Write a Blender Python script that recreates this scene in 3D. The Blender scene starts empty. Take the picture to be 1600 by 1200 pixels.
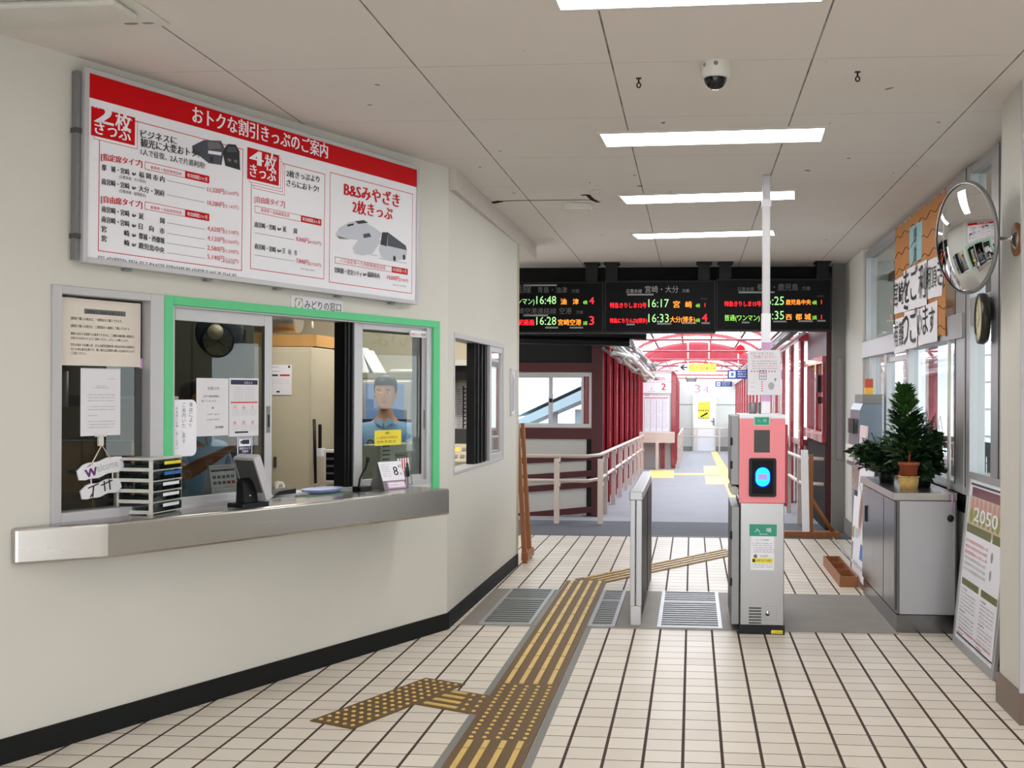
# A small Japanese railway station: ticket window, gate and covered footbridge.
import bpy, bmesh, math, random
from mathutils import Vector, Matrix
random.seed(11)
S = bpy.context.scene
COL = S.collection

# ------------------------------------------------------------------ camera survey
# Real station units (metres). X runs along the floor tile rows, Y into the hall, Z up.
FOC, CX, CY, RHO, EYE = 1700.0, 944.0, 614.5, -.004, 1.53
PSI = math.atan((1082 - 944) / 1700.0)
_f = Vector((-math.sin(PSI), math.cos(PSI), 0))
_r0 = Vector((math.cos(PSI), math.sin(PSI), 0))
_z = Vector((0, 0, 1))
CR = _r0 * math.cos(RHO) - _z * math.sin(RHO)
CU = _r0 * math.sin(RHO) + _z * math.cos(RHO)
CAM = Vector((0, 0, EYE))

def sight(x, y):
    return _f + CR * ((x - CX) / FOC) + CU * ((CY - y) / FOC)

def on_plane(x, y, p, n):
    d = sight(x, y)
    return CAM + d * ((Vector(p) - CAM).dot(Vector(n)) / d.dot(Vector(n)))

def at_z(x, y, z=0.0): return on_plane(x, y, (0, 0, z), (0, 0, 1))
def at_y(x, y, Y): return on_plane(x, y, (0, Y, 0), (0, 1, 0))
def at_x(x, y, X): return on_plane(x, y, (X, 0, 0), (1, 0, 0))

class Fr:
    """A local frame: a along r, b along u, c along the outward normal n."""
    def __init__(s, o, r, u=(0, 0, 1), n=None):
        s.o = Vector(o); s.r = Vector(r).normalized(); s.u = Vector(u).normalized()
        s.n = Vector(n).normalized() if n is not None else s.r.cross(s.u)
    def pt(s, a, b, c=0.0): return s.o + s.r * a + s.u * b + s.n * c
    def px(s, x, y, c=0.0):
        p = on_plane(x, y, s.o + s.n * c, s.n) - s.o
        return p.dot(s.r), p.dot(s.u)
    def at(s, a, b, c=0.0): return Fr(s.pt(a, b, c), s.r, s.u, s.n)

WF = Fr((0, 0, 0), (1, 0, 0), (0, 1, 0), (0, 0, 1))       # plan: a=X b=Y c=Z

# ------------------------------------------------------------------ mesh builder
_tc = {}
def glyphs(body, bold):
    k = (body, bold)
    if k in _tc: return _tc[k]
    cu = bpy.data.curves.new('lettering_curve', 'FONT')
    cu.body = body; cu.size = 1; cu.resolution_u = 2; cu.offset = bold
    ob = bpy.data.objects.new('lettering_curve', cu); COL.objects.link(ob)
    bpy.context.view_layer.update()
    me = bpy.data.meshes.new_from_object(ob.evaluated_get(bpy.context.evaluated_depsgraph_get()))
    vs = [(v.co.x, v.co.y) for v in me.vertices]; fs = [tuple(p.vertices) for p in me.polygons]
    bpy.data.objects.remove(ob); bpy.data.curves.remove(cu); bpy.data.meshes.remove(me)
    x0 = min(v[0] for v in vs); x1 = max(v[0] for v in vs)
    _tc[k] = ([(x - x0, y) for x, y in vs], fs, x1 - x0)
    return _tc[k]

class MB:
    def __init__(s): s.v = []; s.f = []; s.m = []; s.s = []
    def add(s, vs, fs, m=0, smooth=False):
        k = len(s.v); s.v += [Vector(v) for v in vs]
        for f in fs:
            s.f.append([i + k for i in f]); s.m.append(m); s.s.append(smooth)
        return s
    def box(s, fr, a0, a1, b0, b1, c0, c1, m=0):
        P = [fr.pt(a, b, c) for c in (c0, c1) for b in (b0, b1) for a in (a0, a1)]
        return s.add(P, [(0, 2, 3, 1), (4, 5, 7, 6), (0, 1, 5, 4), (2, 6, 7, 3), (0, 4, 6, 2), (1, 3, 7, 5)], m)
    def wbox(s, x0, x1, y0, y1, z0, z1, m=0): return s.box(WF, x0, x1, y0, y1, z0, z1, m)
    def ring(s, fr, a0, a1, b0, b1, w, c0, c1, m=0):
        if not isinstance(w, (tuple, list)): w = (w, w, w, w)      # left right bottom top
        s.box(fr, a0, a0 + w[0], b0, b1, c0, c1, m); s.box(fr, a1 - w[1], a1, b0, b1, c0, c1, m)
        s.box(fr, a0 + w[0], a1 - w[1], b0, b0 + w[2], c0, c1, m); s.box(fr, a0 + w[0], a1 - w[1], b1 - w[3], b1, c0, c1, m)
        return s
    def flat(s, fr, pts, c, m=0): return s.add([fr.pt(a, b, c) for a, b in pts], [tuple(range(len(pts)))], m)
    def rect(s, fr, a0, a1, b0, b1, c, m=0): return s.flat(fr, [(a0, b0), (a1, b0), (a1, b1), (a0, b1)], c, m)
    def outline(s, fr, a0, a1, b0, b1, w, c, m=0):
        s.rect(fr, a0, a1, b0, b0 + w, c, m); s.rect(fr, a0, a1, b1 - w, b1, c, m)
        s.rect(fr, a0, a0 + w, b0, b1, c, m); s.rect(fr, a1 - w, a1, b0, b1, c, m); return s
    def poly(s, fr, pts, c0, c1, m=0):
        n = len(pts); P = [fr.pt(a, b, c0) for a, b in pts] + [fr.pt(a, b, c1) for a, b in pts]
        F = [tuple(range(n))[::-1], tuple(range(n, 2 * n))] + [(i, (i + 1) % n, n + (i + 1) % n, n + i) for i in range(n)]
        return s.add(P, F, m)
    def rrect(s, fr, a0, a1, b0, b1, rad, c0, c1, m=0, n=5):
        pts = []
        for ca, cb, t0 in ((a1 - rad, b0 + rad, -90), (a1 - rad, b1 - rad, 0), (a0 + rad, b1 - rad, 90), (a0 + rad, b0 + rad, 180)):
            for i in range(n + 1):
                t = math.radians(t0 + 90 * i / n); pts.append((ca + rad * math.cos(t), cb + rad * math.sin(t)))
        return s.poly(fr, pts, c0, c1, m) if c0 != c1 else s.flat(fr, pts, c0, m)
    def disc(s, fr, a, b, ra, rb, c, m=0, n=24):
        return s.flat(fr, [(a + ra * math.cos(2 * math.pi * i / n), b + rb * math.sin(2 * math.pi * i / n)) for i in range(n)], c, m)
    def hull(s, p0, p1, r0, r1, n=12, m=0, smooth=True):      # tapered round bar
        return s.tube([p0, p1], [r0, r1], n, m, smooth)
    def tube(s, pts, r, n=8, m=0, smooth=True):
        pts = [Vector(p) for p in pts]; k = len(pts)
        R = r if isinstance(r, (list, tuple)) else [r] * k
        t0 = (pts[1] - pts[0]).normalized()
        x = t0.orthogonal().normalized(); V = []
        for i, p in enumerate(pts):
            t = ((pts[min(i + 1, k - 1)] - pts[max(i - 1, 0)])).normalized()
            x = (x - t * x.dot(t)).normalized(); y = t.cross(x)
            V += [p + (x * math.cos(2 * math.pi * j / n) + y * math.sin(2 * math.pi * j / n)) * R[i] for j in range(n)]
        F = [(i * n + j, i * n + (j + 1) % n, (i + 1) * n + (j + 1) % n, (i + 1) * n + j) for i in range(k - 1) for j in range(n)]
        s.add(V, F, m, smooth); q = len(s.v) - len(V)
        s.f.append([q + j for j in range(n)][::-1]); s.m.append(m); s.s.append(False)
        s.f.append([q + (k - 1) * n + j for j in range(n)]); s.m.append(m); s.s.append(False)
        return s
    def lathe(s, fr, prof, n=24, m=0, smooth=True):       # profile (radius, height along fr.n)
        V = [fr.pt(r * math.cos(2 * math.pi * j / n), r * math.sin(2 * math.pi * j / n), h) for r, h in prof for j in range(n)]
        k = len(prof)
        F = [(i * n + j, i * n + (j + 1) % n, (i + 1) * n + (j + 1) % n, (i + 1) * n + j) for i in range(k - 1) for j in range(n)]
        return s.add(V, F, m, smooth)
    def ball(s, o, rx, ry=None, rz=None, m=0, n=14, k=9, fr=None):
        ry = rx if ry is None else ry; rz = rx if rz is None else rz
        o = Vector(o); ax = (fr.r, fr.u, fr.n) if fr else (Vector((1, 0, 0)), Vector((0, 1, 0)), Vector((0, 0, 1)))
        V = []
        for i in range(k + 1):
            t = math.pi * i / k
            for j in range(n):
                p = 2 * math.pi * j / n
                V.append(o + ax[0] * (rx * math.sin(t) * math.cos(p)) + ax[1] * (ry * math.sin(t) * math.sin(p)) + ax[2] * (rz * math.cos(t)))
        F = [(i * n + j, (i + 1) * n + j, (i + 1) * n + (j + 1) % n, i * n + (j + 1) % n) for i in range(k) for j in range(n)]
        return s.add(V, F, m, True)
    def text(s, fr, body, a, b, size, c, m=0, width=None, align='L', bold=.0, hk=1.0):
        vs, fs, w = glyphs(body, 0)
        sx = width / w if width else size
        off = {'L': 0, 'C': -.5 * w * sx, 'R': -w * sx}[align]
        if body == '1' and width: sx = width / .62; off = (width - w * sx) / 2
        for k, dx in enumerate((-bold, bold) if bold else (0,)):
            s.add([fr.pt(a + off + (x + dx) * sx, b + y * sx * hk, c + k * .00006) for x, y in vs], fs, m)
        return s
    def tpx(s, fr, body, p0, p1, c=0, m=0, bold=.0, hk=1.0, size=None):
        """lettering whose baseline runs between two surveyed points of the frame"""
        a0, b0 = fr.px(*p0, c); a1, b1 = fr.px(*p1, c)
        vs, fs, w = glyphs(body, 0); L = a1 - a0; sx = L / w; sz = (size or sx) * hk; off = 0
        if body == '1': sx = sz = L / .62; sz *= hk; off = (L - w * sx) / 2
        for k, dx in enumerate((-bold, bold) if bold else (0,)):
            s.add([fr.pt(a0 + off + (x + dx) * sx, b0 + (b1 - b0) * x / w + y * sz, c + k * .00006) for x, y in vs], fs, m)
        return s
    def greek(s, fr, a0, a1, b, h, c, m=0, fill=.9, seed=0):
        """one row of writing too small to read in the photo: a broken line of tiny strokes"""
        rnd = random.Random(seed * 7919 + int(b * 10000)); a = a0; end = a0 + (a1 - a0) * fill
        while a < end - h * .4:
            w = min(h * rnd.uniform(.5, .95), end - a)
            k = rnd.randint(0, 2)
            s.rect(fr, a, a + w, b + h * .38, b + h * .55, c, m)
            if k: s.rect(fr, a + w * .35, a + w * .55, b, b + h, c, m)
            if k == 2 or not k: s.rect(fr, a, a + w, b + h * .8, b + h, c, m)
            if not k: s.rect(fr, a, a + w * .8, b, b + h * .18, c, m)
            a += w + h * rnd.choice((.12, .15, .2, .2, .8))
        return s
    def holes(s, fr, a0, a1, b0, b1, c0, c1, hs, m=0):
        A = sorted({a0, a1} | {min(max(v, a0), a1) for h in hs for v in h[:2]}); B = sorted({b0, b1} | {min(max(v, b0), b1) for h in hs for v in h[2:]})
        for i in range(len(A) - 1):
            for j in range(len(B) - 1):
                ma, mb_ = (A[i] + A[i + 1]) / 2, (B[j] + B[j + 1]) / 2
                if not any(h[0] < ma < h[1] and h[2] < mb_ < h[3] for h in hs):
                    s.box(fr, A[i], A[i + 1], B[j], B[j + 1], c0, c1, m)
        return s

WLOC = {}
def thing(name, loc, label, cat, group=None, kind=None, rz=0):
    o = bpy.data.objects.new(name, None); COL.objects.link(o); o.location = loc; o.rotation_euler.z = rz
    o.empty_display_size = .1
    WLOC[o.name] = Vector(loc); tag(o, label, cat, group, kind); return o

def tag(o, label=None, cat=None, group=None, kind=None):
    if label: o['label'] = label
    if cat: o['category'] = cat
    if group: o['group'] = group
    if kind: o['kind'] = kind
    return o

def obj(name, mb, mats, parent=None, label=None, cat=None, group=None, kind=None, bevel=0, keepn=False):
    lo = Vector([min(v[i] for v in mb.v) for i in range(3)]); hi = Vector([max(v[i] for v in mb.v) for i in range(3)])
    org = (lo + hi) / 2
    if parent is None: org.z = lo.z
    me = bpy.data.meshes.new(name)
    me.from_pydata([tuple(v - org) for v in mb.v], [], mb.f)
    me.polygons.foreach_set('material_index', mb.m); me.polygons.foreach_set('use_smooth', mb.s)
    for m in (mats if isinstance(mats, (list, tuple)) else [mats]): me.materials.append(m)
    if not keepn:
        bm = bmesh.new(); bm.from_mesh(me); bmesh.ops.recalc_face_normals(bm, faces=bm.faces); bm.to_mesh(me); bm.free()
    me.update()
    o = bpy.data.objects.new(name, me); COL.objects.link(o)
    WLOC[o.name] = org
    if parent is not None:
        o.parent = parent; o.location = org - WLOC[parent.name]
    else: o.location = org
    if bevel:
        b = o.modifiers.new('edge', 'BEVEL'); b.width = bevel; b.segments = 2; b.limit_method = 'ANGLE'; b.angle_limit = .6
    tag(o, label, cat, group, kind); return o

def copy_tree(o, loc, label=None, parent=None):
    c = o.copy(); COL.objects.link(c); WLOC[c.name] = Vector(loc)
    if parent is None: c.location = loc
    else: c.parent = parent
    if label: c['label'] = label
    for ch in list(o.children):
        k = ch.copy(); COL.objects.link(k); k.parent = c
        for g in list(ch.children):
            q = g.copy(); COL.objects.link(q); q.parent = k
    return c

# ------------------------------------------------------------------ materials
def lin(c):
    return tuple(((v / 255) / 12.92 if v <= 10.31 else (((v / 255) + .055) / 1.055) ** 2.4) for v in c[:3]) + (1,)

class NT:
    def __init__(s, name):
        s.mat = bpy.data.materials.new(name); s.mat.use_nodes = True; s.t = s.mat.node_tree; s.t.nodes.clear()
        s.out = s.n('ShaderNodeOutputMaterial')
    def n(s, typ, **kw):
        k = s.t.nodes.new(typ)
        for a, v in kw.items():
            if a.startswith('i_'):
                key = a[2:]; key = int(key) if key.isdigit() else key.replace('_', ' ')
                k.inputs[key].default_value = v
            else: setattr(k, a, v)
        return k
    def l(s, a, b): s.t.links.new(a, b)
    def math(s, op, a, b=None, c=None):
        k = s.n('ShaderNodeMath', operation=op)
        for i, v in enumerate((a, b, c)):
            if v is None: continue
            if isinstance(v, (int, float)): k.inputs[i].default_value = v
            else: s.l(v, k.inputs[i])
        return k.outputs[0]
    def mix(s, fac, a, b, blend='MIX'):
        k = s.n('ShaderNodeMix', data_type='RGBA', blend_type=blend)
        for i, v in ((0, fac), (6, a), (7, b)):
            if isinstance(v, (int, float, tuple)): k.inputs[i].default_value = v
            else: s.l(v, k.inputs[i])
        return k.outputs[2]

def mat(name, rgb, rough=.5, metal=0.0, var=.05, scale=6.0, bump=0.0, bscale=60.0, spec=.5, coat=0.0, stretch=None, rvar=.08):
    t = NT(name); b = t.n('ShaderNodeBsdfPrincipled'); t.l(b.outputs[0], t.out.inputs[0])
    tc = t.n('ShaderNodeTexCoord'); src = tc.outputs['Object']
    if stretch:
        mp = t.n('ShaderNodeMapping'); mp.inputs['Scale'].default_value = stretch; t.l(src, mp.inputs[0]); src = mp.outputs[0]
    nz = t.n('ShaderNodeTexNoise', i_Scale=scale, i_Detail=4.0); t.l(src, nz.inputs['Vector'])
    c = lin(rgb); d = tuple(max(0, x * (1 - var * 2)) for x in c[:3]) + (1,); e = tuple(min(1, x * (1 + var)) for x in c[:3]) + (1,)
    t.l(t.mix(nz.outputs[0], d, e), b.inputs['Base Color'])
    t.l(t.math('MULTIPLY_ADD', nz.outputs[0], rvar, rough - rvar / 2), b.inputs['Roughness'])
    b.inputs['Metallic'].default_value = metal; b.inputs['Specular IOR Level'].default_value = spec
    b.inputs['Coat Weight'].default_value = coat
    if bump:
        n2 = t.n('ShaderNodeTexNoise', i_Scale=bscale, i_Detail=3.0); t.l(src, n2.inputs['Vector'])
        bp = t.n('ShaderNodeBump', i_Strength=bump, i_Distance=.004); t.l(n2.outputs[0], bp.inputs['Height']); t.l(bp.outputs[0], b.inputs['Normal'])
    return t.mat

def glow(name, rgb, strength):
    t = NT(name); e = t.n('ShaderNodeEmission'); e.inputs[0].default_value = lin(rgb); e.inputs[1].default_value = strength
    t.l(e.outputs[0], t.out.inputs[0]); return t.mat

def pane(name, tint=(245, 250, 250), refl=1.0, ior=1.5):
    t = NT(name); tr = t.n('ShaderNodeBsdfTransparent'); tr.inputs[0].default_value = lin(tint)
    g = t.n('ShaderNodeBsdfGlossy'); g.inputs['Roughness'].default_value = .01
    fz = t.n('ShaderNodeFresnel', i_IOR=ior); mx = t.n('ShaderNodeMixShader')
    ge = t.n('ShaderNodeNewGeometry')
    t.l(t.math('MULTIPLY', t.math('MULTIPLY', fz.outputs[0], refl), t.math('SUBTRACT', 1.0, ge.outputs['Backfacing'])), mx.inputs[0]); t.l(tr.outputs[0], mx.inputs[1]); t.l(g.outputs[0], mx.inputs[2]); t.l(mx.outputs[0], t.out.inputs[0])
    return t.mat

def sheet_plastic(name, rgb, transp=.3):
    t = NT(name); a = t.n('ShaderNodeBsdfTranslucent'); a.inputs[0].default_value = lin(rgb)
    b = t.n('ShaderNodeBsdfTransparent'); mx = t.n('ShaderNodeMixShader', i_0=transp)
    t.l(a.outputs[0], mx.inputs[1]); t.l(b.outputs[0], mx.inputs[2]); t.l(mx.outputs[0], t.out.inputs[0]); return t.mat

M = {}
M['wall'] = mat('painted_plaster', (212, 209, 201), .6, var=.035, scale=1.3, bump=.05, bscale=90)
M['ceil_edge'] = mat('ceiling_paint', (205, 196, 188), .7)
M['base'] = mat('dark_vinyl_skirting', (26, 28, 27), .65, spec=.2)
M['alu'] = mat('satin_aluminium', (176, 176, 178), .38, .65, var=.03, stretch=(1, 1, .1))
M['alu_lt'] = mat('pale_aluminium', (196, 195, 198), .42, .35, var=.03)
M['alu_dk'] = mat('dull_aluminium', (140, 141, 142), .42, .6)
M['steel'] = mat('brushed_steel', (192, 189, 186), .27, 1.0, var=.015, scale=2, stretch=(1, 1, 10), rvar=.03)
M['steel_dk'] = mat('dark_brushed_steel', (124, 123, 124), .24, 1.0, var=.06, scale=6, stretch=(1, 1, .1))
M['chrome'] = mat('mirror_chrome', (225, 226, 228), .03, 1.0, var=0.0, rvar=0)
M['green'] = mat('green_paint', (100, 206, 144), .5, spec=.3)
M['black'] = mat('black_plastic', (15, 15, 17), .45, spec=.3)
M['rubber'] = mat('black_rubber', (14, 14, 14), .7)
M['white'] = mat('white_board', (240, 240, 248), .35, var=.015)
M['offwhite'] = mat('off_white_plastic', (214, 212, 204), .45)
M['paper'] = mat('white_paper', (226, 224, 230), .7, var=.015)
M['cream'] = mat('cream_paper', (226, 217, 206), .7, var=.02)
M['lam'] = pane('laminate_film', (225, 228, 228), 1.3)
M['red'] = mat('red_print', (200, 2, 14), .5, var=.02, spec=.15)
M['redtext'] = mat('red_lettering', (190, 20, 38), .4, var=.02)
M['pinktext'] = mat('pale_red_print', (214, 70, 84), .4, var=.02)
M['ink'] = mat('black_ink', (18, 18, 22), .5)
M['greyink'] = mat('grey_ink', (105, 105, 110), .5)
M['paleink'] = mat('pale_grey_ink', (168, 168, 174), .5)
M['navy'] = mat('navy_print', (22, 28, 66), .45)
M['blue'] = mat('blue_print', (45, 110, 190), .45)
M['yellow'] = mat('yellow_print', (240, 222, 50), .45)
M['olive'] = mat('olive_print', (120, 125, 60), .5)
M['glass'] = pane('window_glass', (236, 241, 240), 1.0)
M['glass_dim'] = pane('smoked_window_glass', (214, 217, 214), 1.2)
M['smoke'] = pane('smoked_drawer_plastic', (200, 211, 212), 1.2)
M['beige'] = mat('beige_cabinet_paint', (190, 181, 158), .45, var=.05, scale=2.5)
M['wood'] = mat('oiled_wood', (150, 92, 45), .5, var=.18, scale=5, stretch=(8, 8, .6))
M['wood_lt'] = mat('pale_veneer', (186, 142, 84), .5, var=.08, scale=4, stretch=(6, 6, .6))
M['card'] = mat('brown_cardboard', (186, 146, 88), .8)
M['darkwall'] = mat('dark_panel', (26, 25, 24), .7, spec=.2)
M['greydk'] = mat('dark_grey_paint', (70, 70, 68), .55)
M['greymd'] = mat('mid_grey_paint', (128, 128, 124), .55)
M['skin'] = mat('skin', (196, 142, 110), .55, var=.04, scale=12)
M['skin_tan'] = mat('tanned_skin', (168, 112, 76), .55, var=.06, scale=12)
M['hair'] = mat('black_hair', (16, 15, 16), .5, scale=40, var=.3)
M['shirt'] = mat('light_blue_shirt', (124, 158, 190), .8, var=.06, scale=9, bump=.3, bscale=14)
M['trouser'] = mat('dark_trousers', (34, 36, 44), .85)
M['pink'] = mat('salmon_pink_paint', (243, 138, 146), .4, var=.015)
M['redside'] = mat('dark_red_paint', (150, 40, 52), .45)
M['teal'] = mat('teal_print', (20, 150, 120), .4)
M['iron'] = mat('maroon_painted_steel', (156, 34, 50), .27, var=.10, scale=3, stretch=(1, 1, .5), coat=.7)
M['iron_dk'] = mat('dark_maroon_steel', (74, 16, 22), .5, var=.1)
M['rail'] = mat('cream_railing_paint', (216, 200, 190), .45)
M['panel'] = mat('pale_grey_panel', (196, 194, 190), .6, var=.04, scale=2)
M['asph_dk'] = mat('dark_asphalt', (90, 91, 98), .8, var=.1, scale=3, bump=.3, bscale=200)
M['asph'] = mat('grey_asphalt', (150, 150, 156), .75, var=.08, scale=3, bump=.3, bscale=200)
M['conc'] = mat('worn_concrete', (142, 136, 128), .55, var=.14, scale=4, bump=.2)
M['tact'] = mat('brown_tactile_rubber', (104, 78, 40), .55, var=.14, scale=9)
M['tbar'] = mat('worn_yellow_bar', (222, 188, 106), .45, var=.1, scale=14)
M['tyel'] = mat('yellow_tactile_tile', (240, 208, 120), .6, var=.06)
M['tora'] = mat('pale_orange_paint', (240, 188, 150), .7, var=.06)
M['leaf'] = mat('dark_green_leaf', (28, 62, 26), .5, var=.3, scale=9)
M['leaf2'] = mat('fresh_green_needle', (66, 112, 44), .6, var=.3, scale=14)
M['terra'] = mat('terracotta', (158, 76, 46), .7)
M['wicker'] = mat('straw_wicker', (196, 160, 92), .7, var=.2, scale=60)
M['bamboo'] = mat('bamboo_slat', (196, 128, 56), .55, var=.2, scale=8, stretch=(2, 2, 20))
M['granite'] = mat('brown_granite', (126, 106, 96), .4, var=.3, scale=120)
M['purple'] = mat('purple_flower', (92, 34, 110), .6)
M['plaque'] = mat('white_plaque_paint', (230, 230, 234), .5)
M['bluetray'] = mat('periwinkle_plastic', (148, 160, 214), .4)
M['matgreen'] = mat('green_felt_mat', (96, 124, 104), .85)
M['lamp'] = glow('fluorescent_diffuser', (255, 252, 248), 12.5)
M['officelamp'] = glow('office_fluorescent', (255, 250, 240), 26.0)
M['led_r'] = glow('red_led', (255, 36, 44), 2.2)
M['led_o'] = glow('orange_led', (255, 140, 50), 1.7)
M['led_g'] = glow('green_led', (150, 225, 90), 1.1)
M['led_lg'] = glow('pale_green_led', (170, 235, 150), 1.0)
M['screen'] = mat('black_display', (8, 9, 11), .4, spec=.12)
M['boardtext'] = mat('printed_white_on_black', (170, 172, 172), .5)
M['cyan'] = glow('cyan_reader_light', (40, 190, 255), 1.6)
M['cyan2'] = glow('lilac_reader_screen', (160, 150, 220), .9)
M['bluerim'] = glow('blue_reader_ring', (20, 30, 235), .8)
M['white_face'] = mat('ivory_clock_face', (206, 202, 160), .4)
M['roofsheet'] = sheet_plastic('translucent_roof_sheet', (240, 242, 246), .35)
M['siding'] = mat('white_siding', (232, 234, 236), .6)
M['stairroof'] = mat('blue_grey_cladding', (150, 170, 182), .6)
M['pinktape'] = mat('lilac_tape', (206, 160, 202), .5)
M['amber'] = glow('amber_button', (255, 170, 70), 1.5)
M['redlamp'] = glow('red_lamp', (255, 40, 50), 1.3)
M['shelfmetal'] = mat('olive_grey_angle', (138, 132, 112), .5, .2)
M['duct'] = mat('silver_foil_duct', (190, 190, 186), .3, .9, var=.1, scale=20, bump=.5, bscale=50)

def tile_mat():
    t = NT('cream_floor_tile'); b = t.n('ShaderNodeBsdfPrincipled'); t.l(b.outputs[0], t.out.inputs[0])
    g = t.n('ShaderNodeNewGeometry'); sp = t.n('ShaderNodeSeparateXYZ'); t.l(g.outputs['Position'], sp.inputs[0])
    PX, PY, X0, Y0 = TILE
    u = t.math('DIVIDE', t.math('SUBTRACT', sp.outputs[0], X0), PX); v = t.math('DIVIDE', t.math('SUBTRACT', sp.outputs[1], Y0), PY)
    cell = t.n('ShaderNodeCombineXYZ'); t.l(t.math('FLOOR', u), cell.inputs[0]); t.l(t.math('FLOOR', v), cell.inputs[1])
    wn = t.n('ShaderNodeTexWhiteNoise', noise_dimensions='3D'); t.l(cell.outputs[0], wn.inputs['Vector'])
    wv = t.n('ShaderNodeTexWhiteNoise', noise_dimensions='1D'); t.l(t.math('FLOOR', u), wv.inputs['W'])
    vv = t.math('ADD', v, t.math('MULTIPLY', wv.outputs[0], .10))
    def line(x, w): return t.math('LESS_THAN', t.math('ABSOLUTE', t.math('SUBTRACT', t.math('FRACT', t.math('ADD', x, .5)), .5)), w)
    gu = line(u, .041); gv = line(vv, .021); gr = t.math('MAXIMUM', gu, gv)
    nz = t.n('ShaderNodeTexNoise', i_Scale=2.2, i_Detail=5.0); t.l(g.outputs['Position'], nz.inputs['Vector'])
    c1 = t.mix(wn.outputs[0], lin((220, 211, 198)), lin((234, 226, 214))); c2 = t.mix(t.math('MULTIPLY', nz.outputs[0], .35), c1, lin((200, 191, 178)))
    t.l(t.mix(gr, c2, lin((72, 56, 52))), b.inputs['Base Color'])
    t.l(t.math('ADD', t.math('MULTIPLY', gr, .4), t.math('MULTIPLY_ADD', nz.outputs[0], .2, .26)), b.inputs['Roughness'])
    b.inputs['Specular IOR Level'].default_value = .22
    bp = t.n('ShaderNodeBump', i_Strength=.6, i_Distance=.003, invert=True); t.l(gr, bp.inputs['Height']); t.l(bp.outputs[0], b.inputs['Normal'])
    return t.mat

def ceiling_mat():
    t = NT('jointed_ceiling_board'); b = t.n('ShaderNodeBsdfPrincipled', i_Roughness=.75); t.l(b.outputs[0], t.out.inputs[0])
    g = t.n('ShaderNodeNewGeometry'); sp = t.n('ShaderNodeSeparateXYZ'); t.l(g.outputs['Position'], sp.inputs[0])
    PX, PY, X0, Y0 = CEILJ
    u = t.math('DIVIDE', t.math('SUBTRACT', sp.outputs[0], X0), PX); v = t.math('DIVIDE', t.math('SUBTRACT', sp.outputs[1], Y0), PY)
    def line(x, w): return t.math('LESS_THAN', t.math('ABSOLUTE', t.math('SUBTRACT', t.math('FRACT', t.math('ADD', x, .5)), .5)), w)
    nz = t.n('ShaderNodeTexNoise', i_Scale=.9, i_Detail=5.0); t.l(g.outputs['Position'], nz.inputs['Vector'])
    n3 = t.n('ShaderNodeTexNoise', i_Scale=7.0, i_Detail=2.0); t.l(g.outputs['Position'], n3.inputs['Vector'])
    gu = t.math('MULTIPLY', line(u, .0045), t.math('MULTIPLY_ADD', n3.outputs[0], .8, .35)); gv = t.math('MULTIPLY', line(v, .004), t.math('MULTIPLY', n3.outputs[0], .45))
    c = t.mix(nz.outputs[0], lin((214, 206, 200)), lin((226, 220, 214)))
    n4 = t.n('ShaderNodeTexNoise', i_Scale=9.0, i_Detail=1.0); t.l(g.outputs['Position'], n4.inputs['Vector'])
    c = t.mix(t.math('GREATER_THAN', n4.outputs[0], .79), c, lin((120, 108, 100)))
    t.l(t.mix(t.math('MINIMUM', t.math('MAXIMUM', gu, gv), 1.0), c, lin((50, 40, 36))), b.inputs['Base Color'])
    return t.mat
SKY = 3.8; EXPO = 0.54
TILE = (.1655, .1483, -.2, 4.529)
CEILJ = (.875, .945, .514, 4.78)
M['tile'] = tile_mat(); M['ceil'] = ceiling_mat()
CEIL = 2.985

# wall frames --------------------------------------------------------------------
C1 = Vector((-1.578, 6.935, 0)); rA = Vector((.417, .909, 0)).normalized()
FA = Fr(C1, rA); FA.n = Vector((rA.y, -rA.x, 0))          # ticket wall, a < 0 towards the entrance
C2 = Vector((-1.545, 9.55, 0)); rB = (C2 - C1).normalized()
FB = Fr(C1, rB); FB.n = Vector((rB.y, -rB.x, 0)); LB = (C2 - C1).length
XR = 1.72                                                   # plane of the right-hand windows

# ------------------------------------------------------------------ floor and ceiling
obj('floor', MB().wbox(-7.5, 2.4, -1.1, 11.65, -.12, 0), M['tile'], kind='structure')
lights = []
ceil = MB().wbox(-7.5, 2.4, -1.1, 12.95, CEIL, CEIL + .12)
obj('ceiling', ceil, M['ceil'], kind='structure')
# worn concrete band with the drain gratings, laid into the tiles
obj('floor_band', MB().wbox(-1.53, 1.32, 7.07, 8.40, 0, .004), M['conc'], kind='structure')

# ------------------------------------------------------------------ walls
WT = .16
W1 = (-2.755, -.10, .955, 1.985)
obj('wall_left', MB().holes(FA, -5.6, 0, 0, CEIL, -WT, 0, [W1]), M['wall'], kind='structure')
b0, _ = FB.px(709, 520); b1, _ = FB.px(787, 540)
W3 = (b0, b1, .985, 1.93)
obj('wall_left_return', MB().holes(FB, 0, LB, 0, CEIL, -WT, 0, [W3]), M['wall'], kind='structure')
tb = MB(); tb.wbox(C2.x - .3, C2.x + .012, 6.96, 10.6, 2.845, CEIL)
obj('trim_1', tb, M['ceil_edge'], kind='structure')
sk = MB(); sk.box(FA, -5.6, .008, 0, .105, 0, .012); sk.box(FB, 0, LB, 0, .105, 0, .012)
obj('baseboard_left', sk, M['base'], kind='structure')
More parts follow.
